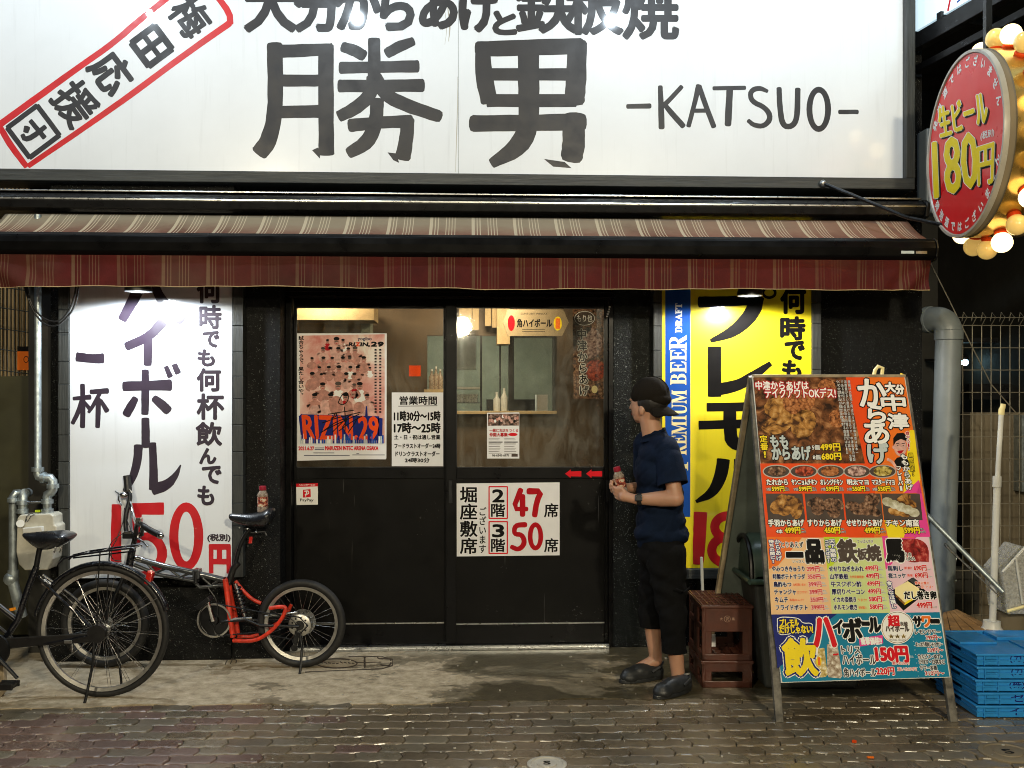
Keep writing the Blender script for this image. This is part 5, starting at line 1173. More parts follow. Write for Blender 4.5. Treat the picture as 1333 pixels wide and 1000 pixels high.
poly(S, [(1004, 800), (1223, 797), (1236, 881), (1018.5, 888)], 'teal', 1); poly(S, [(1004, 800), (1090, 799), (1060, 822), (1040, 850), (1012, 870), (1010, 845)], 'navyblue', 1.3)
for cx, cy, rx, ry, m_ in ((1020, 530, 26, 16, 'f_gold'), (1040, 522, 22, 18, 'f_orange'), (1012, 553, 22, 12, 'f_gold'), (1046, 552, 16, 20, 'f_gold'), (1076, 505, 12, 12, 'f_orange'), (1090, 545, 12, 12, 'f_orange'), (996, 512, 14, 9, 'f_karaage'), (1035, 574, 24, 10, 'f_karaage')):
    ell(S, cx, cy, rx, ry, m_, 1.3 + cx * 1e-4, n=11, rot=random.uniform(-.5, .5))
# top left block
t = (980, 485, 8.33)
bt('中津からあげは', *T_(t, 30, 95, 600, 185), 'white_print', .35, 'dred_print', 1.3); bt('テイクアウトOKデス!', *T_(t, 130, 168, 895, 275), 'white_print', .35, 'dred_print', 1.3)
vtxt(S, '定番!', bx(t, 80, 680, 165, 930), 'yellow_print', .3, 'dark_print', .9, lay=3, sk=.09)
bt('もも', *T_(t, 190, 685, 375, 805), 'silver_print', .75, 'dark_print', 1.2); bt('からあげ', *T_(t, 208, 800, 625, 950), 'silver_print', .75, 'dark_print', 1.2)
bt('5個', *T_(t, 640, 785, 722, 840), 'white_print', .1, 'dark_print', .7); bt('499円', *T_(t, 732, 770, 945, 848), 'yellow_print', .45, 'dark_print', .8)
bt('8個', *T_(t, 650, 893, 732, 945), 'white_print', .1, 'dark_print', .7); bt('680円', *T_(t, 745, 873, 955, 950), 'yellow_print', .45, 'dark_print', .8)
t = (1090, 485, 6.061)
for ch, b in (('か', (168, 55, 380, 265)), ('ら', (243, 262, 375, 395)), ('あ', (215, 388, 400, 560)), ('げ', (242, 560, 402, 715)), ('大', (378, 80, 455, 155)), ('分', (462, 100, 522, 170)), ('中', (348, 180, 535, 300)), ('津', (398, 325, 558, 445))):
    bt(ch, *T_(t, *b), 'white_print' if ch != 'げ' else 'silver_print', 1.2 if ch in 'からあげ' else .9, 'dark_print', 1.6, n=8)
cols = ['唐揚げの聖地と呼ばれる大分県中津市は日本一', '消費量が多い唐揚げの激戦区です。中津出身の特製', 'である秘伝だれの風味が自慢の唐揚げは醤油、生姜', 'くりと漬け込みカラッと揚げる唐揚げはビール', 'やハイボールと相性抜群です']
for i, c in enumerate(cols):
    x = 1108.5 - i * 4.3; vtxt(S, c, (x, 495, x + 3.5, 495 + len(c) * 4.6), 'white_print', 0, 'dark_print', .25, lay=3, sk=.115, n=4)
# cartoon staff head: plain drawn cook
t = (1090, 485, 6.061)
ell(S, 497, 590, 50, 72, 'pskin2', 3, tr=t, n=24); poly(S, [(442, 580), (440, 520), (470, 480), (520, 476), (556, 510), (556, 560), (540, 540), (500, 525), (462, 545)], 'dark_print', 3.6, tr=t); ell(S, 442, 590, 8, 14, 'pskin2', 2.8, tr=t)
for x in (475, 520): poly(S, [(x - 14, 560), (x + 12, 556), (x + 12, 561), (x - 14, 565)], 'dark_print', 3.9, tr=t); ell(S, x, 578, 7, 3, 'dark_print', 4, tr=t, n=10)
poly(S, [(470, 620), (525, 612), (505, 640), (485, 640)], 'dred_print', 4, tr=t); poly(S, [(448, 700), (470, 672), (510, 665), (560, 690), (570, 740), (470, 752)], 'dark_print', 2.5, tr=t); stroke(S, [(470, 760, 22), (430, 700, 20), (395, 685, 22)], 'pskin2', 2.9, tr=t, key='print')
vtxt(S, '食やろー!', bx(t, 540, 465, 575, 620), 'dred_print', .15, 'white_print', .6, lay=4, sk=.1)
vtxt(S, '期間限定!', bx(t, 570, 635, 605, 820), 'yellow_print', .1, 'dark_print', .7, lay=4, sk=.13)
vtxt(S, 'ももからあげ', bx(t, 515, 640, 575, 930), 'white_print', .3, 'dark_print', .8, lay=4, sk=.17); vtxt(S, 'フレーバー', bx(t, 470, 735, 515, 935), 'white_print', .3, 'dark_print', .8, lay=4, sk=.12)
# five plates
t = (990, 600, 5.796)
for cx, f, nm, pr in ((120, 'f_brown', 'たれから', '599円'), (325, 'f_red', 'ヤンニョムチキン', '599円'), (530, 'f_orange', 'オレンジチキン', '599円'), (728, 'f_pink', '明太マヨ', '550円'), (920, 'f_yell', 'マスタードマヨ', '550円')):
    ell(S, cx, 80, 104, 50, 'sign_grey', 2, tr=t); ell(S, cx, 80, 96, 43, 'plate', 2.4, tr=t); ell(S, cx + random.uniform(-6, 6), 78, 72, 38, f, 3, tr=t, n=9); ell(S, cx - 20, 70, 40, 26, f, 3.3, tr=t, n=7)
    w_ = 24 * len(nm) if len(nm) > 5 else 40 * len(nm); bt(nm, *T_(t, cx - w_ / 2 + 5, 140, cx + w_ / 2 + 5, 182), 'white_print', .35, 'dark_print', .8, lay=4)
    bt('5個', *T_(t, cx - 76, 203, cx - 42, 226), 'white_print', 0, 'dark_print', .35, lay=4); bt(pr, *T_(t, cx - 35, 193, cx + 58, 230), 'yellow_print', .35, 'dark_print', .8, lay=4); bt('税込', *T_(t, cx + 66, 200, cx + 92, 212), 'white_print', 0, 'dark_print', .3, lay=4); bt('605円', *T_(t, cx + 64, 216, cx + 96, 229), 'white_print', 0, 'dark_print', .3, lay=4)
for x0, x1, f, nm, n0, n1, pr, p0, p1 in ((38, 330, 'f_gold', '手羽からあげ', 58, 325, '499円', 182, 298), (332, 628, 'f_brown', 'すりからあげ', 355, 612, '450円', 482, 598), (628, 918, 'f_brown', 'せせりからあげ', 648, 918, '499円', 785, 898), (912, 1215, 'f_gold', 'チキン南蛮', 945, 1192, '599円', 1085, 1198)):
    d = 24; pz(t, [(x0, 247), (x1 - 14, 247), (x1 + 8, 448), (x0 + d - 4, 448)], 'plate', 2)
    cx = (x0 + x1) / 2 + 6
    for k in range(7): ell(S, cx + random.uniform(-95, 95), 345 + random.uniform(-55, 50), random.uniform(45, 70), random.uniform(30, 52), f, 2.3 + k * .06, tr=t, n=9, rot=random.uniform(-.6, .6))
    if nm == 'チキン南蛮':
        for a, b in ((960, 310), (1010, 330), (1060, 350), (1110, 368), (1155, 390)): ell(S, a, b, 46, 34, 'f_white', 3 + a * 1e-4, tr=t, n=11, rot=.3)
    if nm[0] == '手': ell(S, 140, 340, 72, 52, 'f_orange' if False else 'f_gold', 3, tr=t, rot=-.4); ell(S, 270, 360, 46, 80, 'f_gold', 3.1, tr=t)
    bt(nm, *T_(t, n0, 443, n1, 494), 'white_print', .4, 'dark_print', .9, lay=4); bt(pr, *T_(t, p0, 500, p1, 548), 'yellow_print', .45, 'dark_print', .9, lay=4); bt('税込', *T_(t, p1 + 8, 508, p1 + 32, 522), 'white_print', 0, 'dark_print', .3, lay=4); bt('549円', *T_(t, p1 + 6, 528, p1 + 44, 546), 'white_print', 0, 'dark_print', .3, lay=4)
bt('4本', *T_(t, 118, 516, 165, 548), 'white_print', .2, 'dark_print', .7, lay=4)
# lists
t = (1000, 695, 9.09)
vtxt(S, 'からあげ', bx(t, 82, 65, 150, 320), 'white_print', .25, 'navyblue', .9, lay=3, sk=.1); vtxt(S, '待ちの間に!', bx(t, 15, 70, 78, 350), 'white_print', .25, 'navyblue', .9, lay=3, sk=.1)
bt('とりあえず', *T_(t, 150, 95, 415, 165), 'dark_print', .2, 'white_print', .6); bt('一', *T_(t, 215, 220, 410, 278), 'dark_print', .8, 'white_print', 1.0); bt('品', *T_(t, 450, 80, 640, 340), 'dark_print', 2.2, 'white_print', 1.0); bt('いっぴん', *T_(t, 290, 308, 425, 345), 'dark_print', .05, 'white_print', .4)
for i, (nm, x1, pr, note, nx) in enumerate((('やみつききゅうり', 428, '299円', '', 0), ('特製ポテトサラダ', 435, '350円', '', 0), ('鳥酢もつ', 272, '399円', '九州定番つまみ!', 440), ('チャンジャ', 325, '399円', 'カラウマ!', 460), ('キムチ', 232, '350円', '本格キムチ!', 420), ('フライドポテト', 465, '399円', '', 0))):
    y = 385 + i * 91; x0 = 45 + i * 9; bt(nm, *T_(t, x0, y, x1, y + 62), 'navy_print', .3, 'white_print', .35); px_ = 455 + i * 11; bt(pr, *T_(t, px_, y, px_ + 150, y + 62), 'red_print', .35, 'white_print', .35)
    bt('税込', *T_(t, px_ + 158, y + 8, px_ + 195, y + 26), 'dark_print', 0, 'white_print', .2); bt('385円', *T_(t, px_ + 158, y + 38, px_ + 210, y + 56), 'dark_print', 0, 'white_print', .2)
    if note: bt(note, *T_(t, x1 + 18, y + 18, nx, y + 50), 'vermil', .05)
vtxt(S, '天下無敵の', bx(t, 728, 62, 800, 335), 'white_print', .25, 'navyblue', .9, lay=3, sk=.1); vtxt(S, 'コテさばき!', bx(t, 675, 70, 728, 345), 'white_print', .2, 'navyblue', .9, lay=3, sk=.1)
bt('鉄', *T_(t, 825, 70, 1045, 335), 'plate', 1.6, 'white_print', .9); bt('板', *T_(t, 1055, 175, 1165, 305), 'plate', .8, 'white_print', .6)
t = (1110, 695, 9.09)
bt('焼', *T_(t, 165, 135, 330, 320), 'plate', 1.2, 'white_print', .7); bt('てっぱんやき', *T_(t, 50, 68, 240, 110), 'dark_print', .05, 'white_print', .3)
for i, (nm, x1, pr, note, nx) in enumerate((('せせりねぎまみれ', 1125, '499円', '', 0), ('山芋鉄板', 945, '499円', '九州定番鉄板!', 1135), ('牛スジポン酢', 1100, '499円', '', 0), ('厚切りベーコン', 1140, '499円', '', 0), ('イカの姿焼き', 1040, '580円', 'うまか!', 1165), ('ホルモン焼き', 1050, '580円', '特製!', 1160))):
    tt_ = (1000, 695, 9.09); y = 382 + i * 91; x0 = 720 + i * 11; bt(nm, *T_(tt_, x0, y, x1, y + 64), 'navy_print', .3, 'white_print', .35); px_ = 145 + i * 11.5; bt(pr, *T_(t, px_, y - 6, px_ + 150, y + 58), 'red_print', .35, 'white_print', .35)
    bt('税込', *T_(t, px_ + 156, y + 4, px_ + 190, y + 22), 'dark_print', 0, 'white_print', .2); bt('549円', *T_(t, px_ + 156, y + 34, px_ + 208, y + 52), 'dark_print', 0, 'white_print', .2)
    if note: bt(note, *T_(tt_, x1 + 20, y + 20, nx, y + 54), 'vermil', .05)
ell(S, 730, 200, 165, 140, 'f_meat', 2, tr=t); poly(S, [(560, 65), (770, 62), (900, 200), (900, 335), (700, 325), (570, 240)], 'f_meat', 2.3, tr=t)
bt('馬', *T_(t, 395, 75, 590, 325), 'dark_print', 2.0, 'white_print', 1.2); bt('うま', *T_(t, 610, 225, 690, 268), 'dark_print', .1, 'white_print', .6); bt('UMA', *T_(t, 630, 275, 735, 315), 'dark_print', .1, 'white_print', .6)
for y, nm, x0, x1, pr, p0, note in ((378, '馬刺し', 412, 590, '690円', 722, '新鮮!'), (465, '桜ユッケ', 422, 625, '690円', 736, '美味!')):
    bt(nm, *T_(t, x0, y, x1, y + 60), 'navy_print', .3, 'white_print', .35); bt(pr, *T_(t, p0, y - 6, p0 + 148, y + 58), 'red_print', .35, 'white_print', .35); bt(note, *T_(t, x1 + 20, y + 10, p0 - 25, y + 44), 'vermil', .05); bt('759円', *T_(t, p0 + 155, y + 36, p0 + 205, y + 52), 'dark_print', 0, 'white_print', .2)
pz(t, [(410, 710), (700, 520), (880, 690), (600, 910)], 'dark_print', 2); pz(t, [(665, 548), (715, 515), (780, 565), (730, 600)], 'ink', 2.2); pz(t, [(500, 640), (650, 560), (790, 650), (760, 720), (615, 815), (500, 705)], 'cream_print', 2.5); pz(t, [(500, 705), (615, 815), (612, 845), (510, 745)], 'f_gold', 2.7); pz(t, [(615, 815), (760, 720), (755, 760), (612, 845)], 'yellow_print', 2.7)
vtxt(S, '食べなほ損し', bx(t, 425, 560, 490, 885), 'white_print', .25, 'navyblue', 1.0, lay=4, sk=.2)
bt('だし巻き卵', *T_(t, 610, 680, 985, 775), 'dark_print', .55, 'white_print', .8, lay=4); bt('簡単自慢の', *T_(t, 735, 565, 900, 600), 'vermil', .1, 'white_print', .3, lay=4); bt('一品です!', *T_(t, 760, 612, 945, 648), 'vermil', .1, 'white_print', .3, lay=4); bt('499円', *T_(t, 755, 810, 935, 880), 'red_print', .45, 'white_print', .35, lay=4); bt('549円', *T_(t, 945, 860, 995, 876), 'dark_print', 0, 'white_print', .2)
# drinks band
t = (1005, 795, 5.672)
bt('プレモル', *T_(t, 58, 62, 195, 112), 'yellow_print', .45, 'navy_print', 1.2, lay=3.5); bt('だけじゃない!', *T_(t, 52, 108, 300, 168), 'yellow_print', .45, 'navy_print', 1.2, lay=3.5)
for st in ([(38, 60, 6), (75, 45, 6), (200, 55, 6), (225, 95, 6), (300, 90, 6), (300, 150, 6), (190, 160, 6), (60, 185, 6), (40, 150, 6), (38, 60, 6)],): stroke(S, st, 'white_print', 2.6, tr=t, key='print')
bt('飲', *T_(t, 85, 210, 325, 475), 'yellow_print', 2.0, 'navyblue', 2.2, lay=4.2, n=8); bt('飲', *T_(t, 85, 210, 325, 475), 'white_print', 5.2, lay=3.2, n=12)
bt('ハ', *T_(t, 305, 55, 460, 265), 'red_print', 2.0, 'white_print', 1.4, lay=4); bt('イ', *T_(t, 450, 70, 520, 168), 'dark_print', 1.2, 'white_print', 1.2, lay=4); bt('ボ', *T_(t, 525, 60, 660, 225), 'dark_print', 1.8, 'white_print', 1.2, lay=4); bt('ー', *T_(t, 665, 85, 715, 108), 'dark_print', 1.2, 'white_print', 1.2, lay=4); bt('ル', *T_(t, 715, 55, 800, 158), 'dark_print', 1.4, 'white_print', 1.2, lay=4)
ell(S, 925, 125, 122, 122, 'white_print', 5, tr=t); ell(S, 925, 125, 114, 114, 'brass', 5.2, tr=t, w=4); bt('超', *T_(t, 855, 35, 940, 115), 'red_print', .8, lay=6); bt('炭酸', *T_(t, 945, 82, 1000, 112), 'plate', .2, lay=6); bt('ハイボール', *T_(t, 838, 110, 1010, 155), 'plate', .5, lay=6); bt('★★★', *T_(t, 858, 172, 990, 205), 'brass', .2, lay=6); bt('SPECIAL SELECT', *T_(t, 865, 212, 985, 224), 'plate', 0, lay=6)
for k in range(15): ell(S, 1018 + k * 4.6, 35 + k * 32, 3, 3, 'white_print', 2, tr=t, n=6)
for ch, x0, x1, m in (('サ', 1042, 1105, 'dark_print'), ('ワ', 1110, 1168, 'orange_print'), ('ー', 1172, 1232, 'dark_print')): bt(ch, *T_(t, x0, 45 if ch != 'ー' else 65, x1, 118 if ch != 'ー' else 92), m, 1.1, 'white_print', 1.0, lay=4)
pz(t, [(640, 205), (815, 180), (820, 240), (648, 265)], 'pink_print', 2); bt('衝撃価格!!', *T_(t, 655, 195, 808, 252), 'white_print', .4, lay=3)
bt('トリス', *T_(t, 512, 262, 650, 318), 'ink', .35, 'white_print', .9, lay=4); bt('ハイボール', *T_(t, 520, 325, 765, 398), 'ink', .4, 'white_print', .9, lay=4.4); bt('150円', *T_(t, 765, 265, 1000, 378), 'red_print', 1.3, 'white_print', 1.0, lay=4.6); bt('濃いめ200円', *T_(t, 885, 375, 1010, 400), 'red_print', .05, 'white_print', .5, lay=5)
bt('角ハイボール', *T_(t, 530, 425, 765, 488), 'ink', .35, 'white_print', .9, lay=4); bt('220円', *T_(t, 770, 420, 900, 475), 'red_print', .5, 'white_print', .7, lay=4); bt('濃いめ270円', *T_(t, 925, 418, 1065, 445), 'red_print', .05, 'white_print', .5, lay=4); bt('税込', *T_(t, 1008, 330, 1045, 350), 'white_print', 0)
for y, s_, m, x0, x1 in ((140, 'レモンサワー', 'ink', 1055, 1240), (182, '299円～', 'dred_print', 1135, 1250), (232, 'たっぷり果肉レモンサワー', 'ink', 1062, 1258), (275, '339円～', 'dred_print', 1148, 1262), (322, 'カルピス・ゆず・', 'ink', 1078, 1255), (360, 'かぼす・白桃など', 'ink', 1085, 1275), (405, 'サワー各種', 'ink', 1092, 1215), (445, '310円～', 'dred_print', 1130, 1270)):
    bt(s_, *T_(t, x0, y, x1, y + 34), m, .25, 'white_print', .6, lay=4)
# two glasses
pz(t, [(288, 285), (385, 275), (410, 470), (395, 490), (330, 495), (318, 480)], 'f_drink', 3); pz(t, [(405, 250), (480, 240), (520, 480), (505, 500), (420, 492), (408, 475)], 'f_drink2', 3.4); ell(S, 440, 235, 22, 16, 'f_drink2', 3.6, tr=t); pz(t, [(448, 320), (488, 315), (490, 328), (450, 332)], 'red_print', 4); ell(S, 345, 375, 20, 36, 'yellow_print', 4, tr=t); pz(t, [(335, 345), (355, 345), (358, 405), (338, 405)], 'orange_print', 4.3)
S.flush()

# ================================================================== crates, bin and clutter on the right
def local_pt(px, py, d, z0=None): return D(px, py, d)
def crate_proto(h, lab, solid):
    w_, dp = .27, .385
    T = thing('beer_crate', lab, 'crate', (0, 0, 0), 'brown beer crates beside the man', local=True)
    a = MB(); r = .02
    for x in (0, w_ - r):
        for y in (0, dp - r): a.box(x, x + r, y, y + r, 0, h)
    a.box(0, w_, 0, .012, 0, .035); a.box(0, w_, dp - .012, dp, 0, .035); a.box(0, .012, 0, dp, 0, .035); a.box(w_ - .012, w_, 0, dp, 0, .035)
    a.box(0, w_, .001, .013, solid, h - .001); a.box(0, w_, dp - .013, dp - .001, solid, h - .001); a.box(.001, .013, 0, dp, solid, solid + .03); a.box(w_ - .013, w_ - .001, 0, dp, solid, solid + .03); a.box(0, .052, .0015, .0125, .03, h - .002); a.box(w_ - .052, w_, .0015, .0125, .03, h - .002); a.box(0, .052, dp - .0125, dp - .0015, .03, h - .002); a.box(w_ - .052, w_, dp - .0125, dp - .0015, .03, h - .002); a.box(.001, .013, 0, dp, h - .03, h - .001); a.box(w_ - .013, w_ - .001, 0, dp, h - .03, h - .001)
    a.box(.001, .013, .13, .25, .03, h - .02); a.box(w_ - .013, w_ - .001, .13, .25, .03, h - .02); pass
    a.build('crate_shell', M['brown_crate'], T, bevel=.003)
    b = MB(); b.box(-.006, w_ + .006, -.006, .010, h - .014, h + .002); b.box(-.006, w_ + .006, dp - .01, dp + .006, h - .014, h + .002); b.box(-.006, .010, .01, dp - .01, h - .014, h + .002); b.box(w_ - .01, w_ + .006, .01, dp - .01, h - .014, h + .002); b.build('rim', M['brown_crate'], T, bevel=.003)
    g = MB()
    for k in range(1, 5): g.box(.012 + k * .0485, .018 + k * .0485, .01, dp - .01, h - .03, h - .006)
    for k in range(1, 6): g.box(.01, w_ - .01, .004 + k * .062, .010 + k * .062, h - .03, h - .007)
    g.build('bottle_divider', M['brown_crate'], T)
    return T
CR = crate_proto(.295, 'taller brown plastic beer crate, topmost of the two beside the man', .155)
p = D(914, 895.5, 5.16); p.z = 0
CR.location = p + UP * .145; CR.rotation_euler.z = -YAW
C2 = crate_proto(.143, 'lower and shallower brown beer crate standing on the ground beside the man', .085); C2.location = p; C2.rotation_euler.z = -YAW
lid = MB(); w_, dp = .27, .385
for k in range(9): lid.box(.0 + k * .0325, .008 + k * .0325, .0, dp, .297, .302)
for k in range(10): lid.box(.0, w_, k * .0418, .007 + k * .0418, .2965, .3015)
lid.build('top_lattice', M['brown_crate'], CR); g = MB(); g.lathe([(.021, 0), (.021, .0012)], (.135, -.0005, .235), (0, -1, 0), n=24)
S = Surf((0, 0, 0), (1, 0, 0), (0, 0, 1)); S.n = Vector((0, -1, 0)); M['faded'] = simple('faded_print', (.34, .22, .16), .5)
ell(S, .135, .225, .0165, .0165, 'faded', 1, mode='uv', w=.0026); txt(S, '沢', (.127, .234, .143, .216), 'faded', .0005, mode='uv'); txt(S, '大', (.096, .232, .110, .218), 'faded', .0005, mode='uv'); txt(S, '黒', (.160, .232, .174, .218), 'faded', .0005, mode='uv')
for o in S.flush(CR): pass
for k, (x, y) in enumerate(((.09, .12), (.15, .2))):
    pp = p + RT * (.10 if k == 0 else .17) + FW * .33
wp = MB(); wp.obox(p + RT * .105 + FW * .30 + UP * .18, RT * .03, FW * .004, UP * .035); o = wp.build('paper_scrap', M['paper']); tag(o, 'white paper scrap showing through the upper brown crate', 'paper')
o = MB().tube([p + RT * .12 + FW * .52, p + RT * .095 + FW * .50 + UP * .62], .009, 8).build('white_stick', M['white_plastic'], smooth=True); tag(o, 'thin white stick standing behind the brown beer crates', 'stick')
# blue crates
def blue_proto():
    w_, dp, h = .62, .46, .063
    T = thing('bread_crate', 'blue plastic bread crate', 'crate', (0, 0, 0), 'stacked blue crates', local=True)
    a = MB(); t_ = .008
    a.box(0, w_, 0, t_, .004, h - .012); a.box(0, w_, dp - t_, dp, .004, h - .012); a.box(0, t_, t_, .17, .004, h - .012); a.box(0, t_, .29, dp - t_, .004, h - .012); a.box(0, t_, .17, .29, .004, .022); a.box(w_ - t_, w_, t_, dp - t_, .004, h - .012); a.box(t_, w_ - t_, t_, dp - t_, .004, .010)
    a.build('crate_shell', M['blue_crate'], T, bevel=.002)
    b = MB(); b.box(-.010, w_ + .01, -.010, .008, h - .012, h - .001); b.box(-.01, w_ + .01, dp - .008, dp + .01, h - .012, h - .001); b.box(-.01, .008, .008, dp - .008, h - .012, h - .001); b.box(w_ - .008, w_ + .01, .008, dp - .008, h - .012, h - .001); b.build('rim', M['blue_crate'], T, bevel=.003)
    c = MB(); c.box(-.006, w_ + .006, -.006, .0, .028, .033); c.box(-.006, -.0002, .0, dp, .028, .032)
    for x in (.03, .10, .52, .59): c.box(x, x + .005, -.007, .0, .004, h - .013)
    c.build('rib', M['blue_crate'], T)
    d = MB(); d.box(.035, .095, -.004, -.0003, .010, .024); d.box(.038, .092, -.0055, -.0045, .036, .048); d.build('label_holder', M['blue_crate'], T)
    return T
BC = blue_proto(); p = D(1272, 935, 4.67); p.z = 0; stack = [BC] + [copy_tree(BC) for _ in range(4)]
labs = ['bottom blue crate of the stack, on the pavement', 'second blue crate from the bottom of the stack', 'middle blue crate of the stack of five', 'fourth blue crate from the bottom, under the open top one', 'topmost blue crate of the stack, open top showing its floor']
offs = [0, .006, -.004, .004, 0]
wr = ['(カ)トイ', '(カ)トシ', '(株)スシ', 'セシ3', 'イモヨ']
for i, o in enumerate(stack):
    o.location = p + UP * (.063 * i) + RT * offs[i]; o.rotation_euler.z = -YAW + R((-.6, .5, 0, -.7, .3)[i]); o['label'] = labs[i]
    S = Surf((0, -.0005, 0), (1, 0, 0), (0, 0, 1)); S.n = Vector((0, -1, 0)); txt(S, wr[4 - i], (.16, .055, .33, .015), 'navyblue', .0006, mode='uv', lay=.4)
    for q in S.flush(o): q.name = 'handwriting'
tp = MB(); tp.box(.02, .60, .02, .44, .045, .05); tp.box(.02, .21, .22, .44, .05, .062); tp.box(.30, .60, .10, .28, .05, .058); tp.box(.25, .60, .30, .44, .05, .066); tp.build('folded_wall', M['blue_crate'], stack[4], bevel=.003)
# wheelie bin behind the board
BN = thing('trash_bin', 'dark green plastic trash bin standing inside the menu board behind the brown crates', 'bin', tuple(D(1050, 870, 5.15)))
b0 = D(990, 887, 5.12); b0.z = 0; w_, dp = .56, .30
def rect(o, x0, x1, y0, y1, z): return [o + RT * x0 + FW * y0 + UP * z, o + RT * x1 + FW * y0 + UP * z, o + RT * x1 + FW * y1 + UP * z, o + RT * x0 + FW * y1 + UP * z]
mb = MB(); lo = rect(b0, .03, w_ - .03, .02, dp - .02, .0); hi = rect(b0, -.04, w_ + .03, -.02, dp + .02, .58)
mb.add(lo + hi, [(0, 3, 2, 1), (0, 1, 5, 4), (1, 2, 6, 5), (2, 3, 7, 6), (3, 0, 4, 7)]); mb.build('bin_body', M['bin_grey'], BN, bevel=.02, seg=3)
mb = MB()
for a, b2 in ((0, 1), (1, 2), (2, 3), (3, 0)):
    q = rect(b0, -.065, w_ + .05, -.045, dp + .04, .585); mb.cyl(q[a], q[b2], .016)
mb.build('bin_rim', M['green_bin'], BN, smooth=True)
mb = MB(); N = 10; vs = []; fs = []
for k in range(N + 1):
    a = PI * k / N; y = dp / 2 - math.cos(a) * (dp / 2 + .03); z = .59 + math.sin(a) ** .8 * .21
    vs += [b0 + RT * (-.045) + FW * y + UP * z, b0 + RT * (-.02) + FW * y + UP * (z + .02), b0 + RT * (w_ + .02) + FW * y + UP * (z + .02)]
for k in range(N):
    for j in range(2): fs.append((k * 3 + j, k * 3 + j + 1, k * 3 + j + 4, k * 3 + j + 3))
fs.append(tuple(k * 3 for k in range(N + 1))); mb.add(vs, fs); mb.build('bin_lid', M['green_bin'], BN, smooth=True)
mb = MB(); mb.tube([b0 + RT * -.055 + FW * (dp / 2 - math.cos(PI * k / N) * (dp / 2 + .035)) + UP * (.59 + math.sin(PI * k / N) ** .8 * .215) for k in range(N + 1)], .013, 8); mb.build('lid_edge', M['black_plastic'], BN, smooth=True)
S = Surf(b0 + RT * -.012, -FW, UP, BN); txt(S, 'ゴミ', (-.20, .42, -.10, .18), 'silver_print', .002, mode='uv', lay=2) if False else None
for st in ([(1003, 822, 1.2), (1006, 828, 1.5), (1010, 822, 1.2)], [(1004, 838, 1.4), (1008, 832, 1.4), (1010, 842, 1.4), (1005, 850, 1.4)], [(1008, 852, 1.2), (1011, 858, 1.2)]):
    Sx = Surf(b0 + RT * -.015 - FW * .03 + UP * .2, RT, UP, BN); stroke(Sx, st, 'silver_print', 1, key='lettering'); Sx.flush()
# long handled dustpan
DPn = thing('dustpan', 'long handled metal dustpan with clear scratched bin leaning at the right edge', 'dustpan', tuple(D(1322, 800, 5.3)))
MB().tube([D(1204, 668, 5.45), D(1306, 771, 5.2)], .014, 10).build('handle', M['galv'], DPn, smooth=True)
q = [D(1305, 745, 5.2), D(1334, 712, 5.2), D(1400, 730, 5.2), D(1400, 800, 5.2), D(1312, 800, 5.2)]
MB().prism(q, FW * .22).build('pan_body', M['clear'], DPn, bevel=.008)
MB().tube([D(1322, 724, 5.19), D(1331, 786, 5.19)], .007, 6).build('pan_rib', M['white_plastic'], DPn); MB().tube([D(1305, 745, 5.19), D(1334, 712, 5.19), D(1400, 730, 5.19)], .006, 6).build('pan_edge', M['white_plastic'], DPn)
MB().tube([D(1311, 796, 5.19), D(1400, 770, 5.17)], .009, 6).build('pan_edge', M['cream_print'], DPn)
bm_ = MB().tube([D(1230, 708, 5.28), D(1237, 716, 5.28), D(1306, 781, 5.12)], [.008, .007, .0035], 8).build('broom_rod', M['steel'], smooth=True); tag(bm_, 'thin metal rod with a pale grip just below the dustpan handle', 'rod')
# white pole with base
WP = thing('signal_pole', 'slim white plastic pole in a round white foot beside the blue crates', 'pole', tuple(D(1292, 826, 5.25)))
MB().tube([D(1292, 812, 5.25), D(1298, 628, 5.25)], .0185, 14).build('pole', M['white_plastic'], WP, smooth=True); MB().tube([D(1298, 630, 5.25), D(1303.5, 538, 5.25)], .0135, 14).build('upper_pole', M['white_plastic'], WP, smooth=True)
MB().tube([D(1297.6, 634, 5.25), D(1298.2, 620, 5.25)], .023, 14).build('pole_joint', M['white_plastic'], WP, smooth=True)
mb = MB(); mb.tube([D(1303.5, 540, 5.25), D(1304, 533, 5.25), D(1305, 530, 5.25)], [.016, .016, .012], 12); mb.tube([D(1305, 532, 5.25), D(1306, 526, 5.25)], .014, 12); mb.build('pole_fitting', M['cream_print'], WP, smooth=True)
b = D(1291, 826, 5.25); b.z = 0; z_ = D(1291, 808, 5.25).z; mb = MB(); mb.lathe([(.14, 0), (.15, .05), (.06, z_ - .05), (.046, z_ - .03), (.044, z_)], tuple(b), n=24); mb.build('foot', M['white_plastic'], WP, smooth=True)
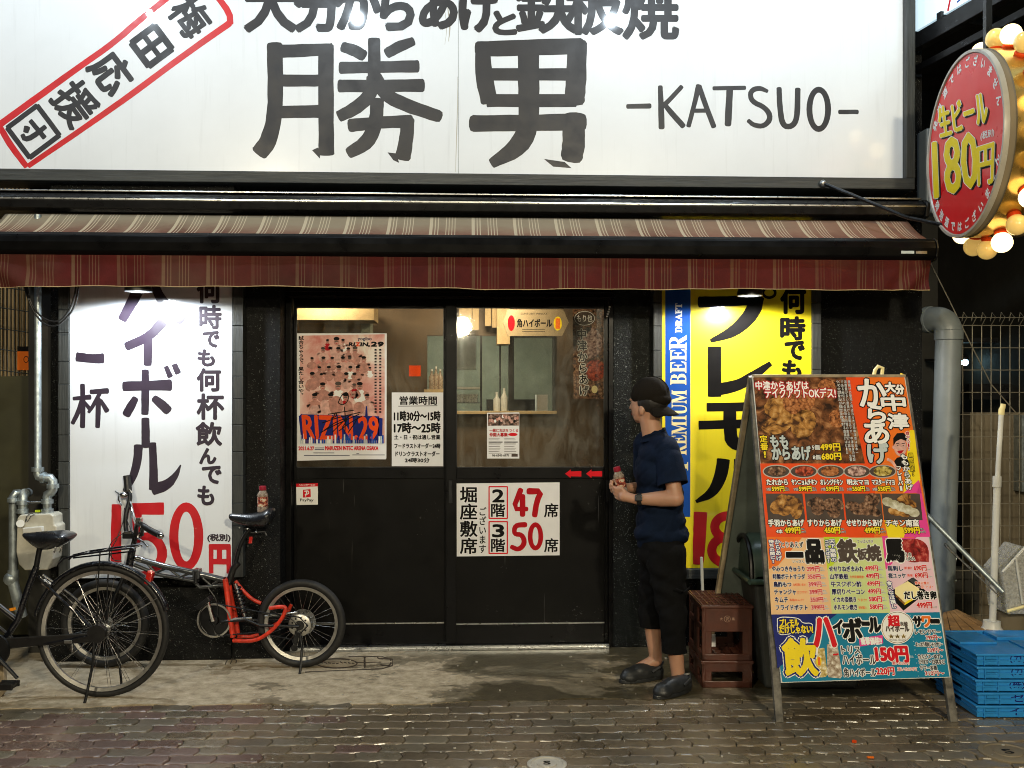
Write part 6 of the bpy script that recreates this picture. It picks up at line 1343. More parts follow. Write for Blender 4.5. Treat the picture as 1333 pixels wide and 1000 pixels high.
# plank box behind the crates
PB = thing('plank_box', 'low brown wooden plank lid lying behind the blue crates', 'wooden lid', tuple(D(1250, 820, 5.5)))
c0 = D(1228, 797, 5.75); c1 = D(1246, 793, 5.75); e0 = D(1222, 822, 5.2); e1 = D(1300, 820, 5.2)
for k in range(5):
    a0, a1 = k / 5 + .008, (k + 1) / 5 - .008; mb = MB(); q = [c0.lerp(c1, a0), c0.lerp(c1, a1), e0.lerp(e1, a1), e0.lerp(e1, a0)]; mb.prism(q, UP * -.015); mb.build('plank', M['cardboard'], PB, bevel=.002)
pz0 = D(1222, 822, 5.2); mb = MB(); q = [e0, e1, D(1296, 800, 5.5), c0]; mb.prism([Vector((v.x, v.y, 0)) + UP * 0 for v in (e0, e1)] + [e1 - UP * .02, e0 - UP * .02], FW * .3); mb.build('box_body', M['darkwall'], PB)
o = MB().lathe([(.07, 0), (.085, .36), (.088, .37), (.075, .37), (.07, .3)], tuple(Vector((*D(1316, 800, 5.35).xy, 0))), n=20).build('bucket', M['brownslab'], smooth=True); tag(o, 'dull brown bucket behind the blue crates beside the white pole', 'bucket')
# litter
o = MB().obox(G(1133, 987) + UP * .004, RT * .014, FW * .006, UP * .003).build('cigarette_butt', M['orange_print']); tag(o, 'small orange butt on the wet pavers in front of the menu board', 'litter')
o = MB().obox(G(1112, 967) + UP * .006, (.006, .004, 0), (-.004, .006, 0), UP * .005).build('litter_scrap', M['vermil']); tag(o, 'tiny brown leaf on the wet ground below the menu board', 'litter')
# round markers in the ground
def marker(px, py, r, label, mt):
    c = G(px, py); T = thing('ground_marker', label, 'marker', tuple(c)); mb = MB(); mb.lathe([(r, -.02), (r, .003), (r * .93, .006), (r * .82, .006), (r * .78, .001), (r * .3, .001)], tuple(c), n=36); mb.build('marker_ring', M[mt], T, smooth=True)
    mb = MB(); mb.lathe([(r * .5, .0015), (r * .48, .005), (r * .2, .006)], tuple(c), n=24); mb.build('marker_centre', M[mt], T, smooth=True); S = Surf(c + UP * .0065, RT, FW, T); txt(S, 'S', (-r * .16, r * .22, r * .16, -r * .22), 'dark_print', .002, mode='uv', lay=.3); S.flush()
marker(712, 995, .085, 'round pale survey marker set into the pavers at the bottom centre', 'sign_grey'); marker(1312, 980, .12, 'round rusty valve cover set into the pavers at the bottom right', 'brownslab')
# ================================================================== bicycles
random.seed(51)
def make_wheel(T, c, Ro, tw, rimw, nsp, tyre_m, rim_m, hub_r=.018, flat=False, a0=0, dsp=.03):
    """wheel in the x-z plane at local centre c; Ro outer radius, tw tyre width"""
    c = Vector(c)
    m = MB(); Rr = Ro - tw * 1.0; m.lathe([(Rr - rimw, -.007), (Rr - rimw, .007), (Rr + .002, .012), (Rr + .002, -.012), (Rr - rimw, -.007)], (0, 0, 0), (0, 1, 0), n=64, cap0=False, cap1=False)
    wh = m.build('wheel', M[rim_m], T, smooth=True); wh.location = c
    ty = MB(); prof = []
    for k in range(13):
        a = 2 * PI * k / 12; prof.append((Ro - tw / 2 + math.cos(a) * tw / 2, math.sin(a) * tw / 2 * .95))
    ty.lathe(prof, (0, 0, 0), (0, 1, 0), n=72, cap0=False, cap1=False); ty.build('tyre', M[tyre_m], wh, smooth=True)
    h = MB(); h.lathe([(.008, -.05), (.008, -.03), (hub_r + .012, -.03), (hub_r + .012, -.026), (hub_r, -.022), (hub_r, .022), (hub_r + .012, .026), (hub_r + .012, .03), (.008, .03), (.008, .05)], (0, 0, 0), (0, 1, 0), n=20); h.build('hub', M['steel'], wh, smooth=True)
    s = MB(); Ri = Rr - rimw; s.tube([(hub_r + .008, .026, 0), (math.cos(.32) * Ri, .004, math.sin(.32) * Ri)], .0012, 5); s0 = s.build('spoke', M['chrome'], wh); s0.rotation_euler = (0, a0, 0)
    s = MB(); s.tube([(hub_r + .008, -.026, 0), (math.cos(.32) * Ri, -.004, -math.sin(.32) * Ri)], .0012, 5); s1 = s.build('spoke', M['chrome'], wh); s1.rotation_euler = (0, a0 + .1, 0)
    for k in range(1, nsp // 2):
        inst(s0, wh, (0, 0, 0), (0, a0 + 4 * PI * k / nsp, 0)); inst(s1, wh, (0, 0, 0), (0, a0 + .1 + 4 * PI * k / nsp, 0))
    return wh
# ---------------- city bicycle
dC = 5.0; px0 = 133.6
CB = thing('city_bicycle', 'black city bicycle with rear rack and red reflector at the left edge', 'bicycle', tuple(D(px0, HY, dC) - UP * H), rz=-YAW, local=True)
cb = lambda x, y, o=0.0: Vector(((x - px0) / F * dC, o, H + (HY - y) / F * dC))      # photo pixel -> bicycle frame
k = lambda x, y, o=0.0: cb(x / 2.942, 600 + y / 2.942, o)
hub = cb(133.6, 821); Ro = hub.z
rw = make_wheel(CB, hub, Ro, .034, .016, 36, 'rubber', 'silver_rim')
def arc(c, r, a0, a1, n, y=0): return [Vector((c.x + r * math.cos(R(a0 + (a1 - a0) * i / n)), c.y + y, c.z + r * math.sin(R(a0 + (a1 - a0) * i / n)))) for i in range(n + 1)]
def fender(name, c, r, a0, a1, w_, T, mt):
    p = arc(c, r, a0, a1, 30); vs = []; fs = []
    for i, q in enumerate(p):
        d = (q - c).normalized()
        for s_, dr in ((-1, -.014), (-.8, -.002), (0, .003), (.8, -.002), (1, -.014)): vs.append(q + d * dr + Vector((0, s_ * w_ / 2, 0)))
    for i in range(30):
        for j in range(4): fs.append((i * 5 + j, i * 5 + j + 1, i * 5 + j + 6, i * 5 + j + 5))
    m = MB(); m.add(vs, fs); o = m.build(name, M[mt], T, smooth='all'); md = o.modifiers.new('t', 'SOLIDIFY'); md.thickness = .0015; return o
fn = fender('rear_mudguard', hub, Ro + .014, 168, 18, .05, CB, 'black_paint')
rf = MB(); p = k(573, 447); rf.obox(p + Vector((0, -.0, 0)), (.015, 0, -.006), (0, .02, 0), (.009, 0, .034)); rf.build('reflector', M['reflector'], CB, bevel=.006); rf = MB(); p = k(552, 455); rf.obox(p, (.014, 0, -.004), (0, .016, 0), (.004, 0, .018)); rf.build('reflector_mount', M['black_plastic'], CB, bevel=.004)
bb = k(0, 712); sp_top = k(150, 335); fr = MB()
fr.tube([bb, k(68, 610), k(110, 480), k(140, 405)], .0165, 12); fr.build('seat_tube', M['black_paint'], CB, smooth=True)
fr = MB(); fr.tube([k(138, 410), k(150, 345), k(155, 325)], .0135, 10); fr.build('seat_post', M['dark_steel'], CB, smooth=True)
for o in (-.055, .055):
    fr = MB(); fr.tube([bb + Vector((.03, o * .5, 0)), k(200, 688, o), k(393, 652, o)], .009, 8); fr.build('chain_stay', M['black_paint'], CB, smooth=True)
    fr = MB(); fr.tube([k(155, 440, o * .4), k(250, 520, o), k(390, 648, o)], .0075, 8); fr.build('seat_stay', M['black_paint'], CB, smooth=True)
hd = Vector((bb.x - .47, 0, .82)); ht = Vector((bb.x - .42, 0, .96)); fx = Vector((bb.x - .60, 0, Ro))
for a, b2, r_ in ((k(68, 612), hd + Vector((.01, 0, .05)), .014), (bb, hd, .018), (k(58, 690), (k(58, 690) + hd * 2) / 3, .009)):
    fr = MB(); fr.tube([a, (a + b2) / 2 - UP * .02, b2], r_, 10); fr.build('frame_tube', M['black_paint'], CB, smooth=True)
fr = MB(); fr.tube([hd - UP * .04, ht], .02, 10); fr.build('head_tube', M['black_paint'], CB, smooth=True)
fr = MB(); fr.tube([ht, ht + Vector((.02, 0, .12)), ht + Vector((-.01, 0, .15))], .012, 8); fr.tube([ht + Vector((.12, -.27, .17)), ht + Vector((.0, -.2, .17)), ht + Vector((-.01, 0, .15)), ht + Vector((.0, .2, .17)), ht + Vector((.12, .27, .17))], .011, 8); fr.build('handlebar', M['chrome'], CB, smooth=True)
for o in (-.05, .05): fr = MB(); fr.tube([hd - UP * .04, hd + Vector((-.03, o, -.12)), fx + Vector((0, o, 0))], .012, 8); fr.build('fork_blade', M['black_paint'], CB, smooth=True)
make_wheel(CB, fx, Ro, .034, .016, 36, 'rubber', 'silver_rim'); fender('front_mudguard', fx, Ro + .014, 150, 20, .05, CB, 'black_paint')
# saddle
def saddle(T, f, d=1):
    """f: list of (x, z, halfwidth, halfheight) sections"""
    vs = []; fs = []; n = 12
    for x, z, hw, h_ in f:
        for q in range(n):
            a = 2 * PI * q / n; c_, s_ = math.cos(a), math.sin(a); vs.append((x, hw * c_ * (1 if s_ > -.2 else .92), z + h_ * (s_ if s_ > 0 else s_ * 1.0)))
    for i in range(len(f) - 1):
        for q in range(n): fs.append((i * n + q, i * n + (q + 1) % n, (i + 1) * n + (q + 1) % n, (i + 1) * n + q))
    fs += [tuple(range(n))[::-1], tuple((len(f) - 1) * n + q for q in range(n))]
    m = MB(); m.add(vs, fs); o = m.build('saddle', M['saddle'], T, smooth='all'); s_ = o.modifiers.new('s', 'SUBSURF'); s_.levels = 1; s_.render_levels = 1; return o
def sec(fn, lst): return [(fn(x, y).x, fn(x, y).z, hw, hh_) for x, y, hw, hh_ in lst]
saddle(CB, sec(k, [(88, 282, .012, .008), (94, 286, .024, .012), (125, 300, .036, .036), (165, 308, .055, .054), (210, 301, .085, .048), (250, 293, .10, .040), (272, 290, .09, .018), (276, 290, .05, .006)]))
sp = MB()
for x in (225, 245): sp.tube([k(x, 325, -.04), k(x + 4, 338, -.04), k(x - 4, 345, -.04)], .005, 6)
sp.build('saddle_spring', M['steel'], CB, smooth=True)
rk = MB()
for o in (-.055, .055): rk.tube([k(245, 385, o), k(262, 368, o), k(330, 352, o), k(430, 338, o), k(520, 328, o), k(530, 332, o)], .0052, 8)
for x, y in ((262, 369), (330, 353), (400, 343), (470, 335), (524, 329)): rk.tube([k(x, y, -.055), k(x, y, .055)], .0042, 6)
rk.tube([k(280, 372, 0), k(520, 345, 0)], .0045, 6); rk.build('rear_rack', M['black_paint'], CB, smooth=True)
for o in (-.06, .06): m = MB(); m.tube([k(402, 345, o), k(392, 500, o), k(392, 650, o)], .0035, 6); m.build('rack_stay', M['dark_steel'], CB)
for o in (-.035, .035): m = MB(); m.tube([k(612, 520, o), k(393, 655, o)], .0022, 5); m.build('mudguard_stay', M['steel'], CB)
m = MB(); m.prism([k(40, 668, -.062), k(395, 648, -.062), k(408, 664, -.062), k(395, 682, -.062), k(40, 708, -.062), k(10, 700, -.062)], (0, .014, 0)); m.build('chain_case', M['black_plastic'], CB, bevel=.005)
m = MB(); m.lathe([(.085, -.075), (.088, -.065)], tuple(bb), (0, 1, 0), n=36); m.build('chainring', M['dark_steel'], CB)
m = MB(); m.tube([bb + Vector((0, -.08, 0)), k(100, 815, -.085)], [.012, .009], 8); m.build('crank_arm', M['dark_steel'], CB, smooth=True)
m = MB(); c = k(75, 832, -.12); m.box(c.x - .042, c.x + .042, -.16, -.09, c.z - .012, c.z + .012); m.box(c.x - .046, c.x + .046, -.165, -.155, c.z - .016, c.z + .016); m.box(c.x - .046, c.x + .046, -.095, -.085, c.z - .016, c.z + .016); o = m.build('pedal', M['black_plastic'], CB, bevel=.003)
m = MB(); m.obox(k(60, 563, -.03), (.012, 0, .003), (0, .008, 0), (-.003, 0, .007)); m.build('amber_reflector', M['amber'], CB)
m = MB(); m.tube([k(385, 640, -.07), k(380, 760, -.075), k(358, 890, -.09), k(344, 962, -.12), k(352, 966, -.115)], .0075, 8); m.tube([k(420, 670, .07), k(432, 780, .08), k(438, 900, .10)], .0065, 8); m.tube([k(344, 962, -.12), k(375, 935, -.02), k(438, 905, .10)], .006, 8); m.build('kickstand', M['dark_steel'], CB, smooth=True)
m = MB(); m.obox(k(285, 680, -.07), (.02, 0, 0), (0, .006, 0), (0, 0, .008)); m.obox(k(300, 705, -.07), (.006, 0, 0), (0, .006, 0), (0, 0, .02)); m.build('stand_lock', M['steel'], CB, bevel=.003)
m = MB(); m.obox(k(188, 470, -.02), (.022, 0, -.014), (0, .012, 0), (.005, 0, .012)); m.tube([k(205, 485, -.04), k(300, 560, -.06), k(345, 620, -.06)], .003, 6); m.tube([k(150, 440, -.02), k(180, 440, -.03), k(200, 460, -.04)], .003, 6); m.build('rim_brake', M['chrome'], CB, smooth=True)
m = MB(); m.lathe([(.046, -.078), (.046, -.045)], tuple(hub), (0, 1, 0), n=24); m.build('drum_brake', M['black_plastic'], CB, smooth=True)
# white post at the left edge
o = MB().prism([D(-8, 832, 5.05), D(3, 832, 5.05), D(6, 900, 5.0), D(-4, 915, 5.0)], FW * .03).build('white_board_foot', M['lightwood'], bevel=.003); tag(o, 'pale wooden leg standing at the extreme left edge', 'wooden leg')
# ---------------- folding bicycle
dF = 5.55; px1 = 392.3
FB = thing('folding_bicycle', 'small wheeled black folding bicycle with red wrapped rear tubes behind the city bicycle', 'bicycle', tuple(D(px1, HY, dF) - UP * H), rz=-YAW, local=True)
fb = lambda x, y, o=0.0: Vector(((x - px1) / F * dF, o, H + (HY - y) / F * dF))
a1 = lambda x, y, o=0.0: fb(110 + x / 6.665, 610 + y / 6.665, o * (.45 if o > .03 else 1))      # handlebar close-up
a2 = lambda x, y, o=0.0: fb(250 + x / 4.0, 640 + y / 4.0, o)          # rear half close-up
hR = fb(392.5, 811.5); hR.z = hR.z; Ro2 = hR.z; hF = fb(137, 811.5)
w2 = make_wheel(FB, hR, Ro2, .046, .016, 28, 'rubber', 'silver_rim', .02); w3 = make_wheel(FB, hF, Ro2, .046, .016, 28, 'rubber', 'silver_rim', .02)
m = MB(); m.lathe([(.06, -.052), (.065, -.048), (.062, -.040), (.03, -.038)], tuple(hR), (0, 1, 0), n=30); m.build('sprocket', M['silver_rim'], FB, smooth=True)
m = MB()
for q_ in range(9):
    an = 2 * PI * q_ / 9; m.lathe([(.006, -.0535), (.006, -.0525)], tuple(hR + Vector((math.cos(an) * .044, 0, math.sin(an) * .044))), (0, 1, 0), n=10)
m.lathe([(.026, -.056), (.028, -.050)], tuple(hR), (0, 1, 0), n=24); m.build('sprocket_hole', M['black_plastic'], FB)
m = MB(); m.lathe([(.075, .035), (.075, .038)], tuple(hR), (0, 1, 0), n=30); m.build('brake_disc', M['steel'], FB)
for kk in range(18):
    pass
tube = lambda nm, pts, r, mt, n=10: MB().tube(pts, r, n).build(nm, M[mt], FB, smooth=True)
tube('main_tube', [a1(455, 782), a1(700, 850), a1(960, 905), a2(20, 425), a2(165, 460)], .0175, 'grey_paint', 12)
tube('lower_tube', [a1(430, 835), a1(640, 920), a1(950, 975), a2(40, 500), a2(185, 485)], .011, 'grey_paint')
for p, q in ((a1(520, 800), a1(620, 905)), (a1(720, 860), a1(620, 905)), (a1(720, 860), a1(830, 945)), (a1(930, 900), a1(830, 945)), (a2(45, 440), a2(100, 490)), (a2(150, 455), a2(100, 490))): tube('truss_strut', [p, q], .007, 'grey_paint', 8)
for o in (-.02, .02): tube('frame_hinge', [a1(978, 885, o), a1(975, 985, o)], .013, 'dark_steel', 8)
m = MB(); p = a1(978, 910); m.box(p.x - .02, p.x + .02, -.03, .03, p.z - .028, p.z + .028); m.build('hinge_block', M['grey_paint'], FB, bevel=.006)
m = MB(); m.lathe([(.0185, 0), (.0185, .045)], tuple(a1(440, 776)), tuple(a1(700, 850) - a1(455, 782)), n=14); m.build('tube_collar', M['chrome'], FB, smooth=True)
tube('head_tube', [a1(385, 860), a1(410, 720)], .022, 'black_paint', 14); tube('steering_post', [a1(405, 730), a1(440, 600), a1(450, 560)], .015, 'dark_steel', 12)
for o in (-.045, .045): tube('fork_blade', [a1(395, 840, o * .5), a1(365, 930, o), hF + Vector((0, o, 0))], .012, 'dark_steel')
fender('front_mudguard', hF, Ro2 + .012, 100, 35, .05, FB, 'black_plastic') if False else None
bar = [a1(325, 190, .16), a1(365, 240, .13), a1(360, 310, .10), a1(345, 400, .05), a1(345, 500, .02), a1(365, 565, 0), a1(420, 585, -.02), a1(480, 570, -.05), a1(505, 480, -.10), a1(560, 445, -.14), a1(620, 460, -.18)]
tube('handlebar', chaikin(bar), .0135, 'dark_steel', 10)
tube('handlebar_brace', chaikin([a1(365, 290, .10), a1(400, 370, .05), a1(450, 430, -.03), a1(510, 465, -.10)]), .0095, 'chrome', 10)
tube('grip', [a1(315, 75, .20), a1(322, 120, .185), a1(335, 205, .165)], [.023, .021, .022], 'black_plastic', 12); tube('grip', [a1(615, 465, -.18), a1(700, 500, -.21), a1(795, 532, -.24)], [.017, .0175, .019], 'black_plastic', 12)
m = MB(); m.sphere(tuple(a1(795, 532, -.243)), .019, 12, 8); m.build('grip_end', M['chrome'], FB, smooth='all')
m = MB(); m.sphere(tuple(a1(300, 238, .14)), .026, 14, 10, sc=(1.1, .8, .75)); m.obox(a1(335, 220, .15), (.02, 0, .012), (0, .014, 0), (-.006, 0, .012)); m.build('bell', M['chrome'], FB, smooth=True)
tube('brake_lever', [a1(290, 330, .12), a1(255, 280, .14), a1(250, 235, .17), a1(215, 205, .19)], .005, 'chrome', 8)
tube('brake_lever', [a1(560, 430, -.15), a1(590, 500, -.17), a1(570, 560, -.19), a1(640, 590, -.22), a1(690, 620, -.25)], .005, 'chrome', 8)
m = MB(); m.obox(a1(425, 575, -.02), (.05, 0, 0), (0, .022, 0), (0, 0, .018)); m.build('stem_clamp', M['dark_steel'], FB, bevel=.006)
m = MB(); m.obox(a1(555, 425, -.14), (.016, 0, 0), (0, .014, 0), (0, 0, .016)); m.build('lever_clamp', M['chrome'], FB, bevel=.004); m = MB(); m.obox(a1(590, 520, -.16), (.010, 0, 0), (0, .012, 0), (0, 0, .022)); m.build('gear_shifter', M['dark_steel'], FB, bevel=.004)
m = MB(); m.obox(a1(400, 548, -.03), (.026, 0, .004), (0, .012, 0), (0, 0, .008)); m.build('clamp_lever', M['chrome'], FB, bevel=.004)
for pl in ([(320, 350, .1), (330, 450, .02), (300, 600, -.02), (240, 700, -.02), (250, 790, -.02), (330, 800, -.01)], [(330, 400, .08), (430, 520, -.05), (480, 620, -.06), (470, 730, -.05), (400, 790, -.02)], [(340, 560, 0), (250, 620, -.03), (225, 720, -.03), (260, 780, -.02)]):
    tube('brake_cable', chaikin([a1(*p) for p in pl]), .0026, 'cable', 6)
# rear half
tube('seat_tube', [a2(190, 480), a2(215, 400), a2(240, 370)], .019, 'black_plastic', 12); tube('seat_post', chaikin([a2(222, 395), a2(240, 310), a2(265, 245), a2(300, 195)]), .0125, 'dark_steel', 10)
saddle(FB, sec(a2, [(193, 128, .015, .010), (198, 132, .024, .022), (235, 140, .030, .030), (290, 148, .045, .038), (350, 150, .07, .048), (395, 135, .085, .060), (420, 118, .08, .045), (430, 108, .04, .020)]))
m = MB()
for x, y in ((260, 182), (300, 188), (345, 205)): m.sphere(tuple(a2(x, y, -.05)), .005, 8, 6)
m.build('saddle_rivet', M['steel'], FB); tube('saddle_rail', [a2(270, 190, 0), a2(310, 215, 0), a2(380, 210, 0), a2(388, 230, 0)], .006, 'dark_steel', 8)
m = MB(); m.obox(a2(310, 250, -.02), (.010, 0, .0), (0, .006, 0), (.002, 0, .020)); m.build('rear_light', M['reflector'], FB, bevel=.004)
for o in (-.045, .045):
    tube('red_tube', chaikin([a2(180, 452, o * .6), a2(192, 540, o * .6), a2(210, 650, o), a2(225, 748, o)]), [.0165] * 10 if False else .0155, 'red_tube')
tube('red_swing_arm', chaikin([a2(225, 765, -.045), a2(330, 768, -.055), a2(400, 735, -.06), a2(470, 670, -.062), a2(505, 600, -.062), a2(490, 585, -.06), a2(415, 597, -.055)]), .0115, 'red_tube')
tube('red_swing_arm', chaikin([a2(218, 470, .03), a2(260, 525, .03), a2(310, 570, .03), a2(350, 588, .035)]), .0105, 'red_tube'); tube('red_swing_arm', chaikin([a2(225, 765, .045), a2(330, 768, .055), a2(470, 670, .06), a2(505, 600, .06)]), .0105, 'red_tube')
m = MB(); pth = []
for i in range(61):
    t_ = i / 60; c = a2(232, 500).lerp(a2(272, 635), t_); u = (a2(272, 635) - a2(232, 500)).normalized(); v = Vector((0, 1, 0)); w_ = u.cross(v); an = t_ * 2 * PI * 7; pth.append(c + (v * math.cos(an) + w_ * math.sin(an)) * .022)
m.tube(pth, .005, 6); m.build('shock_spring', M['dark_steel'], FB, smooth=True); tube('shock_absorber', [a2(225, 480), a2(275, 650)], .011, 'steel')
tube('chain_stay', [a2(160, 670, -.05), a2(290, 655, -.055), a2(370, 685, -.06), a2(570, 690, -.06)], .008, 'dark_steel'); tube('chain_stay', [a2(160, 670, .05), a2(370, 685, .06), a2(570, 690, .06)], .008, 'dark_steel')
tube('cross_brace', [a2(160, 672, -.05), a2(240, 652, -.05), a2(325, 648, -.05)], .007, 'steel'); tube('cross_brace', [a2(390, 640, -.05), a2(470, 628, -.055), a2(560, 618, -.055)], .006, 'steel')
cr = a2(130, 660); m = MB(); m.lathe([(.088, -.058), (.098, -.058), (.098, -.052), (.088, -.052), (.088, -.058)], tuple(cr), (0, 1, 0), n=40, cap0=False, cap1=False); m.build('chain_guard_ring', M['silver_rim'], FB, smooth=True)
m = MB(); m.lathe([(.03, -.05), (.085, -.05), (.085, -.046), (.03, -.046), (.03, -.05)], tuple(cr), (0, 1, 0), n=40, cap0=False, cap1=False); m.build('chainring', M['dark_steel'], FB)
tube('bottom_bracket', [cr + Vector((0, -.06, 0)), cr + Vector((0, .06, 0))], .022, 'dark_steel', 14); tube('crank_arm', [cr + Vector((0, -.07, 0)), a2(105, 560, -.08)], [.012, .009], 'chrome', 8); tube('crank_arm', [cr + Vector((0, .07, 0)), a2(165, 760, .08)], [.012, .009], 'dark_steel', 8)
m = MB(); m.obox(a2(100, 555, -.12), (.035, 0, .028), (0, .035, 0), (-.008, 0, .010)); m.build('pedal', M['dark_steel'], FB, bevel=.003); m = MB(); m.obox(a2(165, 765, .12), (.045, 0, 0), (0, .035, 0), (0, 0, .011)); m.build('pedal', M['dark_steel'], FB, bevel=.003)
m = MB(); ch = [a2(150, 760 - 185, -.055), a2(400, 620, -.06), hR + Vector((0, -.06, .05)), hR + Vector((.05, -.06, 0)), hR + Vector((0, -.06, -.05)), a2(545, 760, -.06), a2(350, 720, -.058), a2(150, 740, -.055)]; m.tube(ch, .004, 5); m.build('chain', M['dark_steel'], FB)
m = MB(); m.obox(a2(555, 745, -.06), (.012, 0, -.01), (0, .008, 0), (.012, 0, .035)); m.lathe([(.02, -.065), (.02, -.055)], tuple(a2(545, 800)), (0, 1, 0), n=14); m.build('derailleur', M['dark_steel'], FB, bevel=.002)
for i, pl in enumerate(([(120, 560), (60, 600), (55, 680), (95, 725)], [(100, 490), (150, 560), (150, 640), (120, 720), (180, 745)], [(380, 620), (440, 640), (520, 640), (560, 680)])): tube('brake_cable', chaikin([a2(x, y, -.06) for x, y in pl]), .003, 'cable', 6)
tube('kickstand', [a2(575, 720, -.07), a2(588, 800, -.08), a2(588, 900, -.12), a2(578, 968, -.16)], .0075, 'dark_steel', 8); m = MB(); m.obox(a2(577, 972, -.16), (.012, 0, 0), (0, .012, 0), (0, 0, .004)); m.build('stand_foot', M['black_plastic'], FB)
# drinks bottle on the saddle
def drink(name, base, rot, label, s=1.0, cat='bottle'):
    T = thing(name, label, cat, tuple(base)); T.rotation_euler = rot; ORG[T] = Vector((0, 0, 0))
    m = MB(); m.lathe([(.026 * s, 0), (.030 * s, .004 * s), (.030 * s, .03 * s), (.0285 * s, .036 * s), (.0285 * s, .085 * s), (.030 * s, .09 * s), (.029 * s, .10 * s), (.019 * s, .118 * s), (.0165 * s, .122 * s)], n=24); m.build('bottle_body', M['bottle'], T, smooth=True)
    m = MB(); m.lathe([(.026 * s, .004 * s), (.0275 * s, .008 * s), (.0265 * s, .052 * s)], n=24); m.build('drink', M['drinkliq'], T, smooth=True)
    m = MB(); m.lathe([(.0293 * s, .034 * s), (.0293 * s, .086 * s)], n=24, cap0=False, cap1=False); m.build('wrapper', M['wrapper'], T, smooth=True)
    m = MB(); m.lathe([(.019 * s, .122 * s), (.0195 * s, .124 * s), (.0185 * s, .144 * s), (.016 * s, .146 * s)], n=24); m.build('bottle_cap', M['redcap'], T, smooth=True); return T
M['drinkliq'] = simple('dark_red_drink', (.10, .015, .012), .2, coat=.5); M['redcap'] = simple('dark_red_cap', (.30, .012, .03), .35)
t_ = NT('bottle_wrapper_print'); v = t_.co(); n = t_.noise(v, 45, 3); t_.set(col=t_.ramp(n, [(.38, (.12, .02, .015)), (.47, (.38, .10, .06)), (.56, (.60, .50, .36)), (.7, (.2, .03, .02))], 'CONSTANT'), rough=.25, coat=.6); M['wrapper'] = t_.m
bs = D(342, 668, dF) ; drink('drink_bottle', bs + UP * .004, (0, 0, 0), 'small red capped drink bottle standing on the folding bicycle saddle', 1.05)

# ================================================================== the man
dP = 5.22; pxP = 860
MAN = thing('person', 'man in navy polo shirt, cropped black trousers and backwards cap holding a bottle', 'person', tuple(D(pxP, HY, dP) - UP * H), rz=-YAW, local=True)
pm_ = lambda x, y, o=0.0: Vector(((x - pxP) / F * dP, o, H + (HY - y) / F * dP))
g = lambda x, y, o=0.0: pm_(780 + x / 2.222, 470 + y / 2.222, o)       # figure close-up
def blob(name, parts, mat, parent, vox=.006, sm=6, mod=None):
    """parts: ('c', p0, r0, p1, r1[, (sx,sy,sz)]) tapered limbs, ('e', c, (rx,ry,rz)[, euler]) ellipsoids -> one continuous skin"""
    m = MB()
    for p in parts:
        if p[0] == 'c':
            a, r0, b, r1 = Vector(p[1]), p[2], Vector(p[3]), p[4]; n = max(2, int((b - a).length / .02) + 1)
            m.tube([a.lerp(b, i / n) for i in range(n + 1)], [r0 + (r1 - r0) * i / n for i in range(n + 1)], 16); m.sphere(a, r0, 16, 12); m.sphere(b, r1, 16, 12)
        else:
            mm = MB(); mm.sphere((0, 0, 0), 1, 20, 14); ro = Matrix.Identity(3)
            if len(p) > 3:
                from mathutils import Euler
                ro = Euler([R(q) for q in p[3]]).to_matrix()
            m.add([Vector(p[1]) + ro @ Vector((v[0] * p[2][0], v[1] * p[2][1], v[2] * p[2][2])) for v in mm.v], mm.f)
    o = m.build(name, mat, parent); r = o.modifiers.new('r', 'REMESH'); r.mode = 'VOXEL'; r.voxel_size = vox; r.use_smooth_shade = True
    s = o.modifiers.new('s', 'SMOOTH'); s.factor = .6; s.iterations = sm
    bpy.context.view_layer.update()
    me = bpy.data.meshes.new_from_object(o.evaluated_get(bpy.context.evaluated_depsgraph_get())); o.modifiers.clear(); o.data = me; me.materials.clear(); me.materials.append(mat); me.polygons.foreach_set('use_smooth', [True] * len(me.polygons))
    if mod:
        for v in me.vertices: v.co = mod(v.co)
    return o
